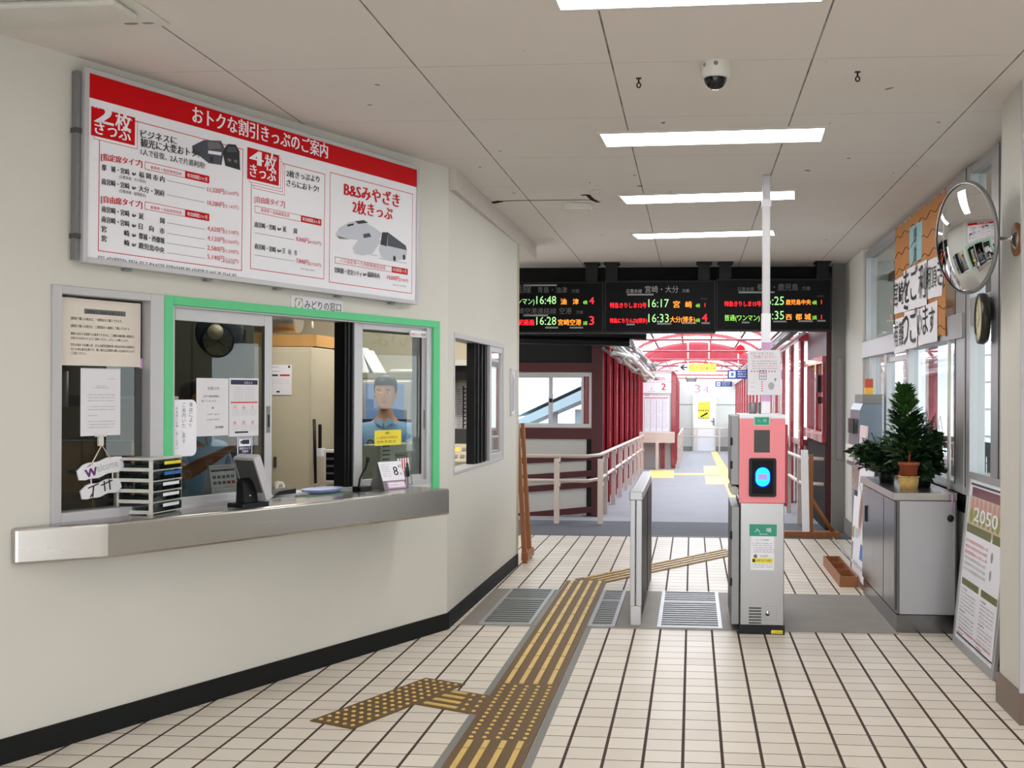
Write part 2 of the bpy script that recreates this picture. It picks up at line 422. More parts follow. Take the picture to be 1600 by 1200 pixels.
# room behind the ticket windows
NB = FA.pt(-5.6, 0, 0)
obj('wall_office_back', MB().wbox(-6.2, C2.x, 9.5, 9.62, 0, CEIL), M['beige'], kind='structure')
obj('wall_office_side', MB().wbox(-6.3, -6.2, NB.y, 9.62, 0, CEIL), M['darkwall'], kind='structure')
obj('wall_office_front', MB().wbox(-6.3, NB.x, NB.y - .1, NB.y, 0, CEIL), M['wall'], kind='structure')
obj('ceiling_office', MB().poly(WF, [(-6.2, NB.y), (NB.x - .1, NB.y), ((FA.pt(0, 0, -WT)).x, FA.pt(0, 0, -WT).y), (C2.x - WT, 9.5), (-6.2, 9.5)], 2.62, 2.66), M['ceil_edge'], kind='structure')

# entrance side of the hall, behind the camera: a wall with a wide doorway, and the near right wall
obj('wall_entrance', MB().holes(Fr((0, -1.1, 0), (1, 0, 0)), -6, 2.3, 0, CEIL, 0, .12, [(-2.7, 1.7, 0, 2.5)]), M['wall'], kind='structure')
obj('wall_right_near', MB().wbox(2.1, 2.2, -1.1, 5.19, 0, CEIL), M['wall'], kind='structure')
obj('wall_left_near', MB().wbox(-6.0, NB.x, NB.y - .05, NB.y + .05, 0, CEIL).wbox(-6.0, -5.9, -1.1, NB.y, 0, CEIL), M['wall'], kind='structure')
obj('ground_forecourt', MB().wbox(-14, 14, -22, -1.1, -.2, -.02), mat('pale_paving', (186, 184, 180), .8), kind='structure')
# ------------------------------------------------------------------ right-hand side: pillar and low wall
pil = MB(); pil.wbox(1.53, 2.1, 5.19, 5.56, 0, CEIL)
pl = obj('pillar', pil, M['wall'], kind='structure')
obj('pillar_base', MB().wbox(1.515, 2.1, 5.175, 5.575, 0, .15), M['granite'], pl)
obj('corner_strip', MB().wbox(1.515, 1.55, 5.172, 5.19, .15, CEIL), M['alu_lt'], pl)
lw = MB(); lw.wbox(XR + .02, XR + .12, 5.56, 11.1, 0, .8)
obj('wall_right', lw, M['wall'], kind='structure')
st = MB(); st.wbox(XR, XR + .13, 5.56, 11.1, .78, .9); st.wbox(XR + .005, XR + .1, 5.56, 11.1, 0, .11)
obj('trim_2', st, M['steel_dk'], kind='structure')
fw = MB(); fw.wbox(1.70, 2.0, 11.08, 12.4, 0, CEIL)
obj('wall_right_pier', fw, M['wall'], kind='structure')
obj('baseboard_right', MB().wbox(1.685, 1.70, 11.08, 12.3, 0, .16).wbox(1.56, 1.69, 12.285, 12.3, 0, .16), M['greymd'], kind='structure')
obj('wall_right_end', MB().holes(Fr((0, 12.3, 0), (1, 0, 0)), 1.555, 1.72, 0, CEIL, -.1, 0, []), M['greymd'], kind='structure')

def window(name, fr, a0, a1, b0, b1, w, c0, c1, bars=(), panes=True, glass='glass', m='alu', sill=None):
    f = MB().ring(fr, a0, a1, b0, b1, w, c0, c1)
    for q in bars: f.box(fr, *q)
    o = obj(name, f, M[m], kind='structure', bevel=.003)
    if panes:
        obj('pane', MB().box(fr, a0 + .01, a1 - .01, b0 + .01, b1 - .01, (c0 + c1) / 2 - .002, (c0 + c1) / 2 + .002), M[glass], o)
    return o
FR = Fr((XR, 0, 0), (0, 1, 0)); FR.n = Vector((-1, 0, 0))   # right window wall, a = Y, faces the hall
# nearer bay, by the pillar
w4 = window('window_4', FR, 5.56, 7.03, .9, 2.95, .05, -.08, 0, bars=[(6.12, 6.44, .9, 2.95, -.085, .005), (6.9, 7.03, .9, 2.95, -.085, .01), (5.6, 7.03, 1.96, 2.13, -.085, .0)], m='alu')
obj('mullion_groove', MB().box(FR, 6.26, 6.28, .95, 2.95, .005, .008).box(FR, 6.99, 7.005, .95, 2.95, .01, .013), M['greydk'], w4)
# wide bay with the transom, sliding lights below and clerestory above
w5 = window('window_5', FR, 7.03, 11.08, .9, 2.95, .06, -.1, 0, bars=[(7.03, 7.28, .9, 2.95, -.1, .012), (7.03, 11.08, 1.89, 2.05, -.1, .03), (8.87, 8.97, .9, 1.9, -.08, .0), (9.87, 9.98, .9, 1.9, -.08, .0), (10.7, 10.78, .9, 1.9, -.08, .0), (9.08, 9.14, 2.05, 2.95, -.08, -.01)], m='alu')
obj('sliding_sash', MB().ring(FR, 8.97, 9.93, .95, 1.86, .045, -.05, -.02), M['alu_lt'], w5, bevel=.003)
obj('post_groove', MB().box(FR, 7.25, 7.27, .95, 2.9, .012, .015), M['greydk'], w5)
obj('vertical_conduit', MB().tube([FR.pt(7.41, .9, .015), FR.pt(7.41, 1.9, .015)], .012), M['offwhite'], w5)
# narrow glazed light in the far pier
w6 = window('window_6', Fr((0, 12.3, 0), (1, 0, 0)), 1.60, 1.67, .80, 1.94, .008, -.0, .012, m='alu_dk', panes=False)
obj('pane', MB().box(Fr((0, 12.3, 0), (1, 0, 0)), 1.604, 1.666, .805, 1.935, .0, .004), mat('reflection_tint_pane', (150, 138, 146), .12), w6)  # opaque pane; the glass reflections are put into its pinkish-grey colour

# ------------------------------------------------------------------ ticket windows in the left wall
def A(x, y, c=0): return FA.px(x, y, c)
# window_1: fixed light at the near end
f1 = MB().ring(FA, -2.755, -2.19, .955, 1.985, (.045, .075, .05, .035), -.10, .012)
f1.box(FA, -2.265, -2.235, .98, 1.95, -.06, .004)
w1 = obj('window_1', f1, M['alu_lt'], kind='structure', bevel=.003)
obj('pane', MB().box(FA, -2.72, -2.25, .99, 1.96, -.05, -.046), M['glass_dim'], w1)
# window_2: the green-trimmed serving window
gb = MB(); gb.box(FA, -2.19, -2.14, .965, 1.985, -.03, .014); gb.box(FA, -2.14, -.10, 1.943, 1.985, -.03, .014); gb.box(FA, -.165, -.10, .9, 1.943, -.03, .014)
w2 = obj('window_2', gb, M['green'], kind='structure', bevel=.002)
fr2 = MB().ring(FA, -2.14, -.165, .955, 1.943, (.02, .05, .03, .01), -.12, .0)
obj('window_frame', fr2, M['alu_lt'], w2, bevel=.002)
def sash(a0, a1, c, wl, wr, wb, wt, glass):
    q = obj('sliding_sash', MB().ring(FA, a0, a1, .968, 1.935, (wl, wr, wb, wt), c - .024, c), M['alu_lt'], w2, bevel=.003)
    obj('pane', MB().box(FA, a0 + wl * .5, a1 - wr * .5, 1.0, 1.92, c - .014, c - .010), M[glass], q)
    return q
s1 = sash(-2.125, -1.485, -.02, .022, .055, .05, .062, 'glass_dim')
obj('glazing_seal', MB().box(FA, -1.56, -1.54, 1.01, 1.875, -.019, -.0185), M['rubber'], s1)
hd = MB().box(FA, -1.524, -1.502, 1.315, 1.455, -.02, -.016); hd.box(FA, -1.519, -1.507, 1.345, 1.41, -.016, -.0155, 1)
obj('pull_handle', hd, [M['greymd'], M['black']], s1)
s2 = sash(-.855, -.17, -.02, .07, .07, .05, .035, 'glass')
obj('glazing_seal', MB().box(FA, -.265, -.245, 1.02, 1.90, -.019, -.0185).box(FA, -.785, -.235, 1.885, 1.897, -.019, -.0185), M['rubber'], s2)
obj('pull_handle', MB().box(FA, -.222, -.196, 1.30, 1.42, -.02, -.014), M['greymd'], s2)
dk = MB().box(FA, -.925, -.855, .96, 1.94, -.11, -.03); dk.box(FA, -.905, -.893, .96, 1.94, -.03, -.022); dk.box(FA, -.875, -.868, .96, 1.94, -.03, -.022)
obj('meeting_stile', dk, M['black'], w2)
# window_3: in the return wall
f3 = MB().ring(FB, W3[0], W3[1], W3[2], W3[3], (.02, .02, .02, .035), -.12, .006)
w3 = obj('window_3', f3, M['alu_lt'], kind='structure', bevel=.002)
a3, _ = FB.px(748, 540); a3b, _ = FB.px(768, 545); a3c, _ = FB.px(787, 545)
m3 = MB().box(FB, a3, a3b - .02, 1.0, 1.91, -.09, -.03)
for k in range(3): m3.box(FB, a3 + .06 + k * .13, a3 + .075 + k * .13, 1.0, 1.91, -.03, -.015)
obj('meeting_stile', m3, M['black'], w3)
q3 = obj('sliding_sash', MB().ring(FB, a3b - .03, a3c, 1.0, 1.91, (.06, .05, .05, .06), -.03, -.004), M['alu_lt'], w3, bevel=.002)
obj('pane', MB().box(FB, a3b, a3c - .03, 1.03, 1.88, -.02, -.016), M['glass'], q3)

# ------------------------------------------------------------------ steel counter
ct = MB(); TOPZ = .965
pa = at_z(165, 818, TOPZ); pb = at_z(707, 763, TOPZ)
def plan(p): d = Vector(p) - C1; return d.dot(FA.r), d.dot(FA.n)
ua, da = plan(pa); ub, db = plan(pb)
prof = [(-2.93, .0), (-2.93, .03), (ua - .012, da - .012), (ua + .012, da), (ub - .03, db), (ub, db - .03), (ub, 0)]
FAP = Fr(C1, FA.r, FA.n, (0, 0, 1))
ct.poly(FAP, prof, TOPZ - .152, TOPZ)
cs = thing('service_counter', C1 + FA.r * -1.6 + Vector((0, 0, TOPZ - .152)), 'long stainless steel counter shelf running under the green ticket window', 'counter')
obj('counter_top', ct, M['steel'], cs, bevel=.012)
obj('inner_sill', MB().box(FA, -2.70, -.12, TOPZ - .009, TOPZ - .001, -.42, -.001), M['steel_dk'], cs)
# ------------------------------------------------------------------ big fare board
tl = FA.px(127, 103, .06); bl = FA.px(132, 411, .06); br = FA.px(653, 477, .06); tr = FA.px(655, 262, .06)
BW = ((br[0] - bl[0]) + (tr[0] - tl[0])) / 2; BH = ((tl[1] - bl[1]) + (tr[1] - br[1])) / 2
tilt = ((br[1] - bl[1]) + (tr[1] - tl[1])) / 2 / BW
FS = Fr(FA.pt((bl[0] + tl[0]) / 2, bl[1] + .004, .06), FA.r + _z * tilt, _z - FA.r * tilt, FA.n)
fb = thing('fare_board', FS.pt(BW / 2, 0, -.03), 'big white fare board with a red top band, hung above the ticket windows', 'sign')
obj('frame', MB().ring(FS, 0, BW, 0, BH, (.022, .024, .024, .022), -.035, .004), M['alu_lt'], fb, bevel=.002)
br_ = MB().box(FS, -.024, -.004, .01, BH - .02, -.05, -.02); 
for bb_ in (.66, .12): obj('rail_clamp', MB().box(FS, -.027, .0, BH * bb_, BH * (bb_ + .025), -.055, -.014), M['greydk'], fb)
for k in range(5): obj('mounting_bracket', MB().box(FS, BW * (.1 + .2 * k), BW * (.115 + .2 * k), -.012, 0, -.05, -.02), M['alu_dk'], fb)
obj('mounting_rail', br_, M['alu_dk'], fb)
p = MB(); p.box(FS, .02, BW - .02, .02, BH - .02, -.03, -.004)
W_, R_, K_, G_, P_, B_, D_ = range(7)
c = -.0035; c2 = -.003; c3 = -.0025; c4 = -.002
def q(x, y): return FS.px(x, y, c)
b_band = (q(134, 151)[1] + q(650, 292)[1]) / 2
p.rect(FS, .022, BW - .022, b_band, BH - .022, c, R_)
a0 = q(300, 190)[0]; a1 = q(513, 240)[0]; bm_ = b_band + .028
p.tpx(FS, 'おトクな割引きっぷのご案内', (301, 189), (512, 246), c2, W_, bold=.03, size=.089)
def panelbox(x0, y0, x1, y1):
    (aa, bb), (cc, dd) = q(x0, y0), q(x1, y1)
    p.outline(FS, aa, cc, min(bb, dd), max(bb, dd), .0035, c, R_); return aa, cc, min(bb, dd), max(bb, dd)
e1 = panelbox(153, 392, 380, 233); e2 = panelbox(391, 420, 508, 272); e3 = panelbox(514, 441, 645, 303)
def logo(x0, y0, x1, y1, n, stack):
    (aa, bb), (cc, dd) = q(x0, y0), q(x1, y1)
    for k in range(stack, 0, -1):
        p.rect(FS, aa + .014 * k, cc + .014 * k, bb - .014 * k, dd - .014 * k, c2 - .0002 * k, W_); p.outline(FS, aa + .014 * k, cc + .014 * k, bb - .014 * k, dd - .014 * k, .0025, c2 - .0002 * k + .0001, R_)
    p.rect(FS, aa, cc, bb, dd, c3, R_); w = cc - aa; h = dd - bb
    p.rect(FS, aa + w * .74, aa + w * .80, dd - h * .12, dd, c4, W_)
    p.text(FS, n, aa + w * .09, bb + h * .50, 0, c4, W_, width=w * .38, bold=.04, hk=.60)
    p.text(FS, '枚', aa + w * .54, bb + h * .46, 0, c4, W_, width=w * .36, bold=.02, hk=1.1)
    p.text(FS, 'きっぷ', aa + w * .08, bb + h * .12, 0, c4, W_, width=w * .82, bold=.03, hk=1.2)
    p.greek(FS, aa + w * .55, aa + w * .93, bb + h * .83, h * .07, c4, W_, 1)
logo(142, 211, 211, 184, '2', 1)
e = q(142, 213); 
logo(386, 279, 436, 243, '4', 3)
# first panel
def T(s, x0, y0, x1, y1, m, bold=0, em=8):
    hm = (q(x0, y0 - 10)[1] - q(x0, y0 + 10)[1]) / 20
    p.tpx(FS, s, (x0, y0), (x1, y1), -.0014, m, bold, 1.0, size=em * hm)
T('ビジネスに', 220, 214, 276, 225, K_, .03, 14)
T('観光に大変おトク!', 220, 228, 311, 246, K_, .03, 15)
T('1人で往復、2人で片道利用!', 220, 241, 320, 263, K_, .015, 11.5)
T('[指定席タイプ]', 158, 249, 222, 260, R_, .03, 12)
T('[自由席タイプ]', 158, 315, 222, 324, R_, .03, 12)
def tag_row(x0, x1, xr, y0, y1, dy):
    (aa, bb), (cc, dd) = q(x0, y0), q(x1, y1)
    hgt = .036
    p.outline(FS, aa, cc, dd - hgt / 2, dd + hgt / 2, .0025, c, R_); am = q(xr, y1)[0]
    p.rect(FS, am, cc, dd - hgt / 2, dd + hgt / 2, c2, R_)
    return aa, am, cc, dd
for x0, x1, xr, y, s in ((226, 327, 289, 281, '乗車券＋指定席特急券'), (226, 327, 289, 340, '乗車券＋自由席特急券')):
    aa, am, cc, dd = tag_row(x0, x1, xr, y, y, 0)
    p.text(FS, s, aa + .03, dd - .009, 0, c2, P_, width=(am - aa) * .78, bold=.01, hk=1.0)
    p.text(FS, '有効期間:1ヶ月', am + .012, dd - .009, 0, c3, W_, width=(cc - am) * .82, bold=.01, hk=1.2)
rows = [('都　城・宮崎', '福 岡 市 内', '11,320円', '(5,660円)', 264, 296), ('南宮崎・宮崎', '大分・別府', '10,280円', '(5,140円)', 286, 317),
        ('南宮崎・宮崎', '延　　　岡', '4,620円', '(2,310円)', 329, 357), ('南宮崎・宮崎', '日　向　市', '4,120円', '(2,060円)', 345, 372),
        ('宮　　　崎', '都城・西都城', '2,580円', '(1,290円)', 360, 387), ('宮　　　崎', '鹿児島中央', '5,140円', '(2,570円)', 375, 401)]
for a_, b_, f_, g_, y, y2 in rows:
    T(a_, 159, y + 1, 202, y + 9, K_, .035, 10.5); T('⇔', 206, y + 10, 213, y + 11.4, K_, .02, 9); T(b_, 217, y + 12, 257, y + 20.5, K_, .03, 10.5)
    aa, bb = q(261, y + 18); cc, dd = q(320, y + 31)
    p.rect(FS, aa, cc, (bb + dd) / 2, (bb + dd) / 2 + .002, c, G_)
    T(f_, 324, y2 + 3, 350, y2 + 7, P_, .015, 10); T(g_, 351, y2 + 7, 373, y2 + 10, P_, 0, 7)
for y in (277, 299): T('(日豊本線・大分経由)' if y == 277 else '(日豊本線・延岡経由)', 186, y + 1, 228, y + 9, K_, 0, 6)
p.greek(FS, e1[0], e1[0] + .78, e1[2] - .035, .014, c2, K_, 1, 3)
# second panel
T('2枚きっぷより', 448, 275, 499, 285, K_, .025, 12); T('さらにおトク!', 448, 290, 498, 300, K_, .025, 12)
T('[自由席タイプ]', 398, 315, 445, 323, P_, .02, 11)
aa, am, cc, dd = tag_row(398, 502, 470, 338, 348, 0)
p.text(FS, '乗車券＋自由席特急券', aa + .04, dd - .006, 0, c2, P_, width=(am - aa) * .62, bold=.008, hk=1.1); p.text(FS, '有効期間:2ヶ月', am + .01, dd - .008, 0, c3, W_, width=(cc - am) * .86, bold=.01, hk=1.1)
for a_, b_, f_, g_, y in (('南宮崎・宮崎', '延　　岡', '8,840円', '(4,420円)', 354), ('南宮崎・宮崎', '日　向　市', '7,840円', '(3,920円)', 388)):
    T(a_, 398, y, 431, y + 6, K_, .03, 9.5); T('⇔', 433, y + 6, 440, y + 7, K_, .02, 8); T(b_, 442, y + 7, 464, y + 11, K_, .025, 9.5)
    aa, bb = q(398, y + 11); cc, dd = q(460, y + 20); p.rect(FS, aa, cc, (bb + dd) / 2, (bb + dd) / 2 + .002, c, G_)
    T(f_, 463, y + 22, 482, y + 26, P_, .015, 9.5); T(g_, 483, y + 26, 502, y + 29, P_, 0, 6.5)
# third panel
T('B&Sみやざき', 538, 304, 624, 323, R_, .035, 25); T('2枚きっぷ', 551, 331, 613, 343, R_, .035, 23)
aa, am, cc, dd = tag_row(523, 637, 612, 425, 425, 0)
p.text(FS, 'バス指定券＋九州新幹線自由席', aa + .04, dd - .008, 0, c2, P_, width=(am - aa) * .8, hk=1.0); p.text(FS, '有効期間1ヶ月', am + .008, dd - .008, 0, c3, W_, width=(cc - am) * .84, hk=1.2)
T('宮崎駅・宮交シティ', 523, 425, 565, 432, K_, .03, 9.5); T('⇔', 567, 431, 573, 432, K_, .02, 8); T('福岡市内', 574, 432, 593, 435, K_, .03, 9.5); T('14,000円', 605, 436, 624, 439, P_, .015, 9); T('(7,000円)', 625, 439, 638, 441, P_, 0, 6)
# printed pictures: two dark trains, two white bullet trains, a coach
def shape(pts, m, cc=c3): p.flat(FS, [q(x, y) for x, y in pts], cc, m)
shape([(300, 228), (318, 219), (345, 220), (350, 230), (346, 258), (326, 255), (312, 244), (301, 240)], D_); shape([(324, 221), (342, 222), (347, 232), (325, 233)], G_, c4); shape([(325, 235), (346, 238), (345, 243), (325, 240)], W_, c4); shape([(328, 245), (333, 245), (333, 254), (328, 253)], K_, c4)
shape([(350, 232), (356, 225), (368, 226), (374, 236), (375, 266), (352, 259), (348, 240)], K_); shape([(355, 229), (367, 229), (371, 238), (354, 238)], D_, c4); p.disc(FS, *q(358, 250), .012, .008, c4, G_); p.disc(FS, *q(368, 252), .012, .008, c4, G_)
shape([(524, 367), (530, 356), (546, 347), (565, 344), (578, 352), (596, 364), (594, 372), (560, 375), (532, 372)], B_); shape([(554, 346), (568, 344), (575, 348), (560, 350)], K_, c4); shape([(542, 351), (553, 349), (552, 352), (543, 354)], K_, c4); shape([(525, 368), (546, 374), (530, 373)], G_, c4)
shape([(551, 388), (560, 374), (575, 362), (590, 368), (594, 378), (582, 396), (566, 399), (554, 396)], B_, c3 + .0002); shape([(567, 366), (577, 364), (580, 370), (568, 372)], D_, c4); p.greek(FS, q(556, 398)[0], q(590, 398)[0], q(575, 398)[1], .006, c3, G_, 1)
shape([(592, 391), (597, 363), (606, 363), (634, 385), (636, 392), (634, 405), (615, 408), (596, 402)], B_, c3 + .0003); shape([(594, 382), (597, 363), (606, 363), (604, 385)], K_, c4); shape([(606, 363), (634, 384), (635, 391), (605, 384)], D_, c4); p.outline(FS, q(592, 391)[0], q(635, 391)[0], q(615, 408)[1], q(615, 407.4)[1], .002, c3, G_)
for xx, yy in ((616, 404), (631, 402)): p.disc(FS, *q(xx, yy), .012, .017, c4, K_)
for k, (xx, yy) in enumerate(((368, 412), (492, 423), (636, 448))): p.greek(FS, q(xx - 22, yy)[0], q(xx, yy)[0], q(xx - 8, yy)[1], .008, c2, G_, 1, k)
obj('printed_panel', p, [M['white'], M['red'], M['ink'], M['greyink'], M['pinktext'], mat('pale_train_print', (198, 202, 214), .4), mat('dark_train_print', (62, 66, 80), .4)], fb, keepn=False)

# ------------------------------------------------------------------ plate above the serving window
s = MB(); a0, b0 = A(455, 485, .006); a1, b1 = A(536, 472, .006)
b0 = (b0 + A(536, 493)[1]) / 2; b1 = b0 + .083
s.box(FA, a0, a1, b0, b1, 0, .006); s.rrect(FA, a0 + .025, a0 + .085, b0 + .012, b1 - .012, .012, .0065, .0065, 1)
s.disc(FA, a0 + .055, (b0 + b1) / 2, .026, .026, .0070, 0); s.flat(FA, [(a0 + .045, b0 + .024), (a0 + .056, b0 + .030), (a0 + .068, b0 + .052), (a0 + .060, b0 + .060), (a0 + .052, b0 + .046)], .0074, 1)
s.text(FA, 'みどりの窓口', a0 + .098, b0 + .022, 0, .0066, 2, width=a1 - a0 - .115, bold=.012, hk=1.05)
obj('counter_sign', s, [M['paper'], mat('sage_print', (150, 160, 130), .5), M['ink']], label='small white plate lettered for the green ticket window, above its green frame', cat='sign')

# ------------------------------------------------------------------ sheets stuck on the glass
GC = -.044
def sheet(name, pts, c, mats, draw, label, cat, group=None, th=.0015, lam=None):
    (x0, y0), (x1, y1), (x2, y2), (x3, y3) = pts      # TL TR BR BL in the survey
    P = [FA.px(x, y, c) for x, y in pts]
    a0 = (P[0][0] + P[3][0]) / 2; a1 = (P[1][0] + P[2][0]) / 2; b0 = (P[2][1] + P[3][1]) / 2; b1 = (P[0][1] + P[1][1]) / 2
    m = MB()
    if lam: m.rrect(FA, a0, a1, b0, b1, lam, c - th, c, 0)
    else: m.box(FA, a0, a1, b0, b1, c - th, c, 0)
    draw(m, a0, a1, b0, b1, c + .0006)
    return obj(name, m, mats, label=label, cat=cat, group=group)
def d1(m, a0, a1, b0, b1, c):
    h = b1 - b0; w = a1 - a0
    m.rect(FA, a0 + w * .28, a0 + w * .80, b1 - h * .22, b1 - h * .145, c, 2); m.text(FA, '定期券をご利用のお客さまへ', a0 + w * .31, b1 - h * .205, 0, c + .0004, 1, width=w * .45, bold=.01)
    for y, f, t in ((.32, .64, '[新規]で購入の場合は、一週間前から購入できます。'), (.43, .74, '[継続]で購入の場合は、二週間前から継続して購入できます。')):
        m.text(FA, t, a0 + w * .12, b1 - h * y, 0, c, 1, width=w * f, bold=.008, hk=1.3)
    for y, f, t in ((.545, .80, '期限の切れた定期券では乗車できません、二週間の継続購入期間内に'), (.61, .72, '手続きをお済ませになりご乗車ください。よろしくお願いします。'), (.71, .80, '学生の場合で4月購入時、または通学区間変更の場合は学校の証明印の'), (.775, .80, '付いた申込書が必要です。無い場合は定期券の購入は出来ませんので'), (.835, .19, 'ご注意ください。')):
        m.text(FA, t, a0 + w * .12, b1 - h * y, 0, c, 1, width=w * f, bold=.008, hk=1.3)
    m.box(FA, a1 - .004, a1 + .012, b0 - .005, b0 + .04, c - .003, c - .0015, 3)
sheet('paper_notice', [(94, 461), (220, 477), (219, 576), (95, 568)], GC, [M['cream'], M['ink'], M['greyink'], M['pinktape']], d1, 'wide cream notice with a boxed heading at the top of the near ticket-office pane', 'notice')
def d2(m, a0, a1, b0, b1, c):
    h = b1 - b0; w = a1 - a0
    m.greek(FA, a0 + w * .68, a0 + w * .86, b1 - h * .16, h * .012, c, 1, 1); m.greek(FA, a0 + w * .4, a0 + w * .62, b1 - h * .27, h * .014, c, 1, 1); m.greek(FA, a0 + w * .3, a0 + w * .72, b1 - h * .295, h * .014, c, 1, 1)
    for k in range(12):
        if k in (3, 6, 8): continue
        m.greek(FA, a0 + w * .17, a0 + w * .86, b1 - h * (.40 + .044 * k), h * .013, c, 1, .35 if k in (7,) else 1, k)
    m.rect(FA, a0 + w * .0, a1, b1 - .004, b1 + .012, c - .0004, 2)
sheet('paper_notice', [(125, 574), (188, 577), (188, 682), (127, 679)], GC, [M['paper'], M['greyink'], M['lam']], d2, 'narrow white typed letter hanging below the cream notice on the near pane', 'notice')
SC = -.030
def d3(m, a0, a1, b0, b1, c):
    h = b1 - b0; w = a1 - a0
    for t, fx, top, bot in (('筆談により', .78, .04, .50), ('ご案内いたします', .50, .05, .78), ('お気軽にお申し出ください', .22, .12, .88)):
        n = len(t); st = h * (bot - top) / n
        for k, ch in enumerate(t): m.text(FA, ch, a0 + w * fx - st * .45, b1 - h * top - st * (k + .85), 0, c, 1, width=st * (.82 if ch not in 'りしく' else .5))
sheet('writing_board_sign', [(267, 623), (308, 626), (306, 716), (268, 710)], SC + .004, [M['white'], M['greyink']], d3, 'rounded white upright card offering help in writing, on the serving-window glass', 'sign', lam=.03)
def d4(m, a0, a1, b0, b1, c):
    h = b1 - b0; w = a1 - a0
    m.text(FA, 'お知らせ', a0 + w * .34, b1 - h * .20, 0, c, 1, width=w * .36, bold=.01)
    m.text(FA, '点字で乗車券類は', a0 + w * .2, b1 - h * .33, 0, c, 1, width=w * .5, bold=.008); m.text(FA, '置いてございます', a0 + w * .15, b1 - h * .41, 0, c, 1, width=w * .46, bold=.008)
    m.rect(FA, a0 + w * .48, a0 + w * .52, b1 - h * .53, b1 - h * .5, c, 1); m.greek(FA, a0 + w * .34, a0 + w * .7, b1 - h * .64, h * .024, c, 1, 1); m.greek(FA, a0 + w * .3, a0 + w * .7, b1 - h * .73, h * .024, c, 1, 1); m.text(FA, '南宮崎駅', a0 + w * .58, b1 - h * .87, 0, c, 1, width=w * .26, bold=.012)
sheet('paper_notice', [(307, 590), (357, 592), (357, 682), (307, 680)], SC + .002, [M['paper'], M['ink']], d4, 'plain white station announcement beside the rounded card on the serving-window glass', 'notice')
def d5(m, a0, a1, b0, b1, c):
    h = b1 - b0; w = a1 - a0
    m.rect(FA, a0 + w * .05, a1 - w * .04, b1 - h * .11, b1 - h * .03, c, 2); m.text(FA, 'お知らせ', a0 + w * .5, b1 - h * .095, 0, c + .0004, 0, width=w * .28)
    for k in range(8):
        for x in (.14, .52): m.greek(FA, a0 + w * x, a0 + w * (x + .34), b1 - h * (.17 + .03 * k), h * .012, c, 4, 1, k)
    m.rect(FA, a0 + w * .05, a1 - w * .04, b1 - h * .43, b1 - h * .405, c, 3)
    for i in range(3):
        for j, y in enumerate((.50, .76)):
            m.text(FA, ('円', '券', '1')[i] if j == 0 else ('無', '割', '得')[i], a0 + w * (.14 + .3 * i), b1 - h * (y + .035), 0, c, 3, width=w * .1)
            for k in range(4): m.greek(FA, a0 + w * (.09 + .3 * i), a0 + w * (.34 + .3 * i), b1 - h * (y + .06 + .026 * k), h * .011, c, 4, 1, k + i)
    m.rect(FA, a0 + w * .19, a0 + w * .64, b1 - h * .945, b1 - h * .915, c, 2)
sheet('paper_notice', [(358, 592), (404, 590), (404, 681), (358, 682)], SC + .002, [M['paper'], M['ink'], M['navy'], M['pinktext'], M['paleink']], d5, 'white leaflet with a navy heading and red captions on the serving-window glass', 'notice')
def d6(m, a0, a1, b0, b1, c):
    h = b1 - b0; w = a1 - a0
    m.outline(FA, a0 + w * .05, a1 - w * .05, b0 + h * .03, b1 - h * .03, w * .04, c, 1); m.rect(FA, a0 + w * .09, a1 - w * .09, b0 + h * .06, b0 + h * .5, c + .0003, 1)
    m.rect(FA, a0 + w * .32, a0 + w * .80, b0 + h * .62, b0 + h * .86, c + .0003, 1); m.rect(FA, a0 + w * .20, a0 + w * .33, b0 + h * .66, b0 + h * .8, c + .0003, 1)
    m.text(FA, '防犯カメラ', a0 + w * .15, b0 + h * .33, 0, c + .0006, 0, width=w * .7, bold=.02); m.text(FA, '作動中', a0 + w * .3, b0 + h * .16, 0, c + .0006, 0, width=w * .42, bold=.02)
sheet('camera_sticker', [(371, 682), (394, 684), (394, 712), (371, 711)], SC + .002, [M['white'], M['navy']], d6, 'navy and white security camera sticker under the leaflet on the serving-window glass', 'sticker')
def d7(m, a0, a1, b0, b1, c):
    h = b1 - b0; w = a1 - a0
    m.text(FA, 'お願い', a0 + w * .38, b1 - h * .26, 0, c, 1, width=w * .2, bold=.01); m.greek(FA, a0 + w * .08, a0 + w * .92, b1 - h * .57, h * .15, c, 2, 1, 1); m.greek(FA, a0 + w * .08, a0 + w * .8, b1 - h * .84, h * .14, c, 1, 1, 2)
sheet('yellow_notice', [(585, 673), (627, 671), (627, 694), (586, 697)], SC + .002, [M['yellow'], M['ink'], M['redtext']], d7, 'small yellow notice on the pane in front of the clerk', 'notice', lam=.008)
def d8(m, a0, a1, b0, b1, c):
    h = b1 - b0; w = a1 - a0
    m.text(FA, '防犯カメラ', a0 + w * .04, b0 + h * .22, 0, c, 1, width=w * .62, bold=.02); m.text(FA, '設置', a0 + w * .68, b0 + h * .22, 0, c, 2, width=w * .28, bold=.03)
sheet('camera_sticker', [(642, 516), (666, 518), (666, 528), (642, 526)], -.004, [M['white'], M['redtext'], M['ink']], d8, 'tiny white camera label with red writing at the top corner of the clerk\'s pane', 'sticker', th=.012)

# small framed paper on the return wall
g = MB(); aa, bb = FB.px(798, 650, .01); cc, dd = FB.px(806, 577, .01)
g.ring(FB, aa, cc, bb, dd, .014, 0, .016, 0); g.box(FB, aa + .01, cc - .01, bb + .01, dd - .01, 0, .008, 1)
g.flat(FB, [(aa + .03, bb + .03), (cc - .06, bb + .05), (cc - .05, dd - .1), (aa + .1, dd - .03), (aa + .04, dd - .16)], .009, 2)
obj('framed_notice', g, [M['alu_lt'], M['paper'], M['paleink']], label='narrow framed paper on the return wall past the small ticket window', cat='notice')

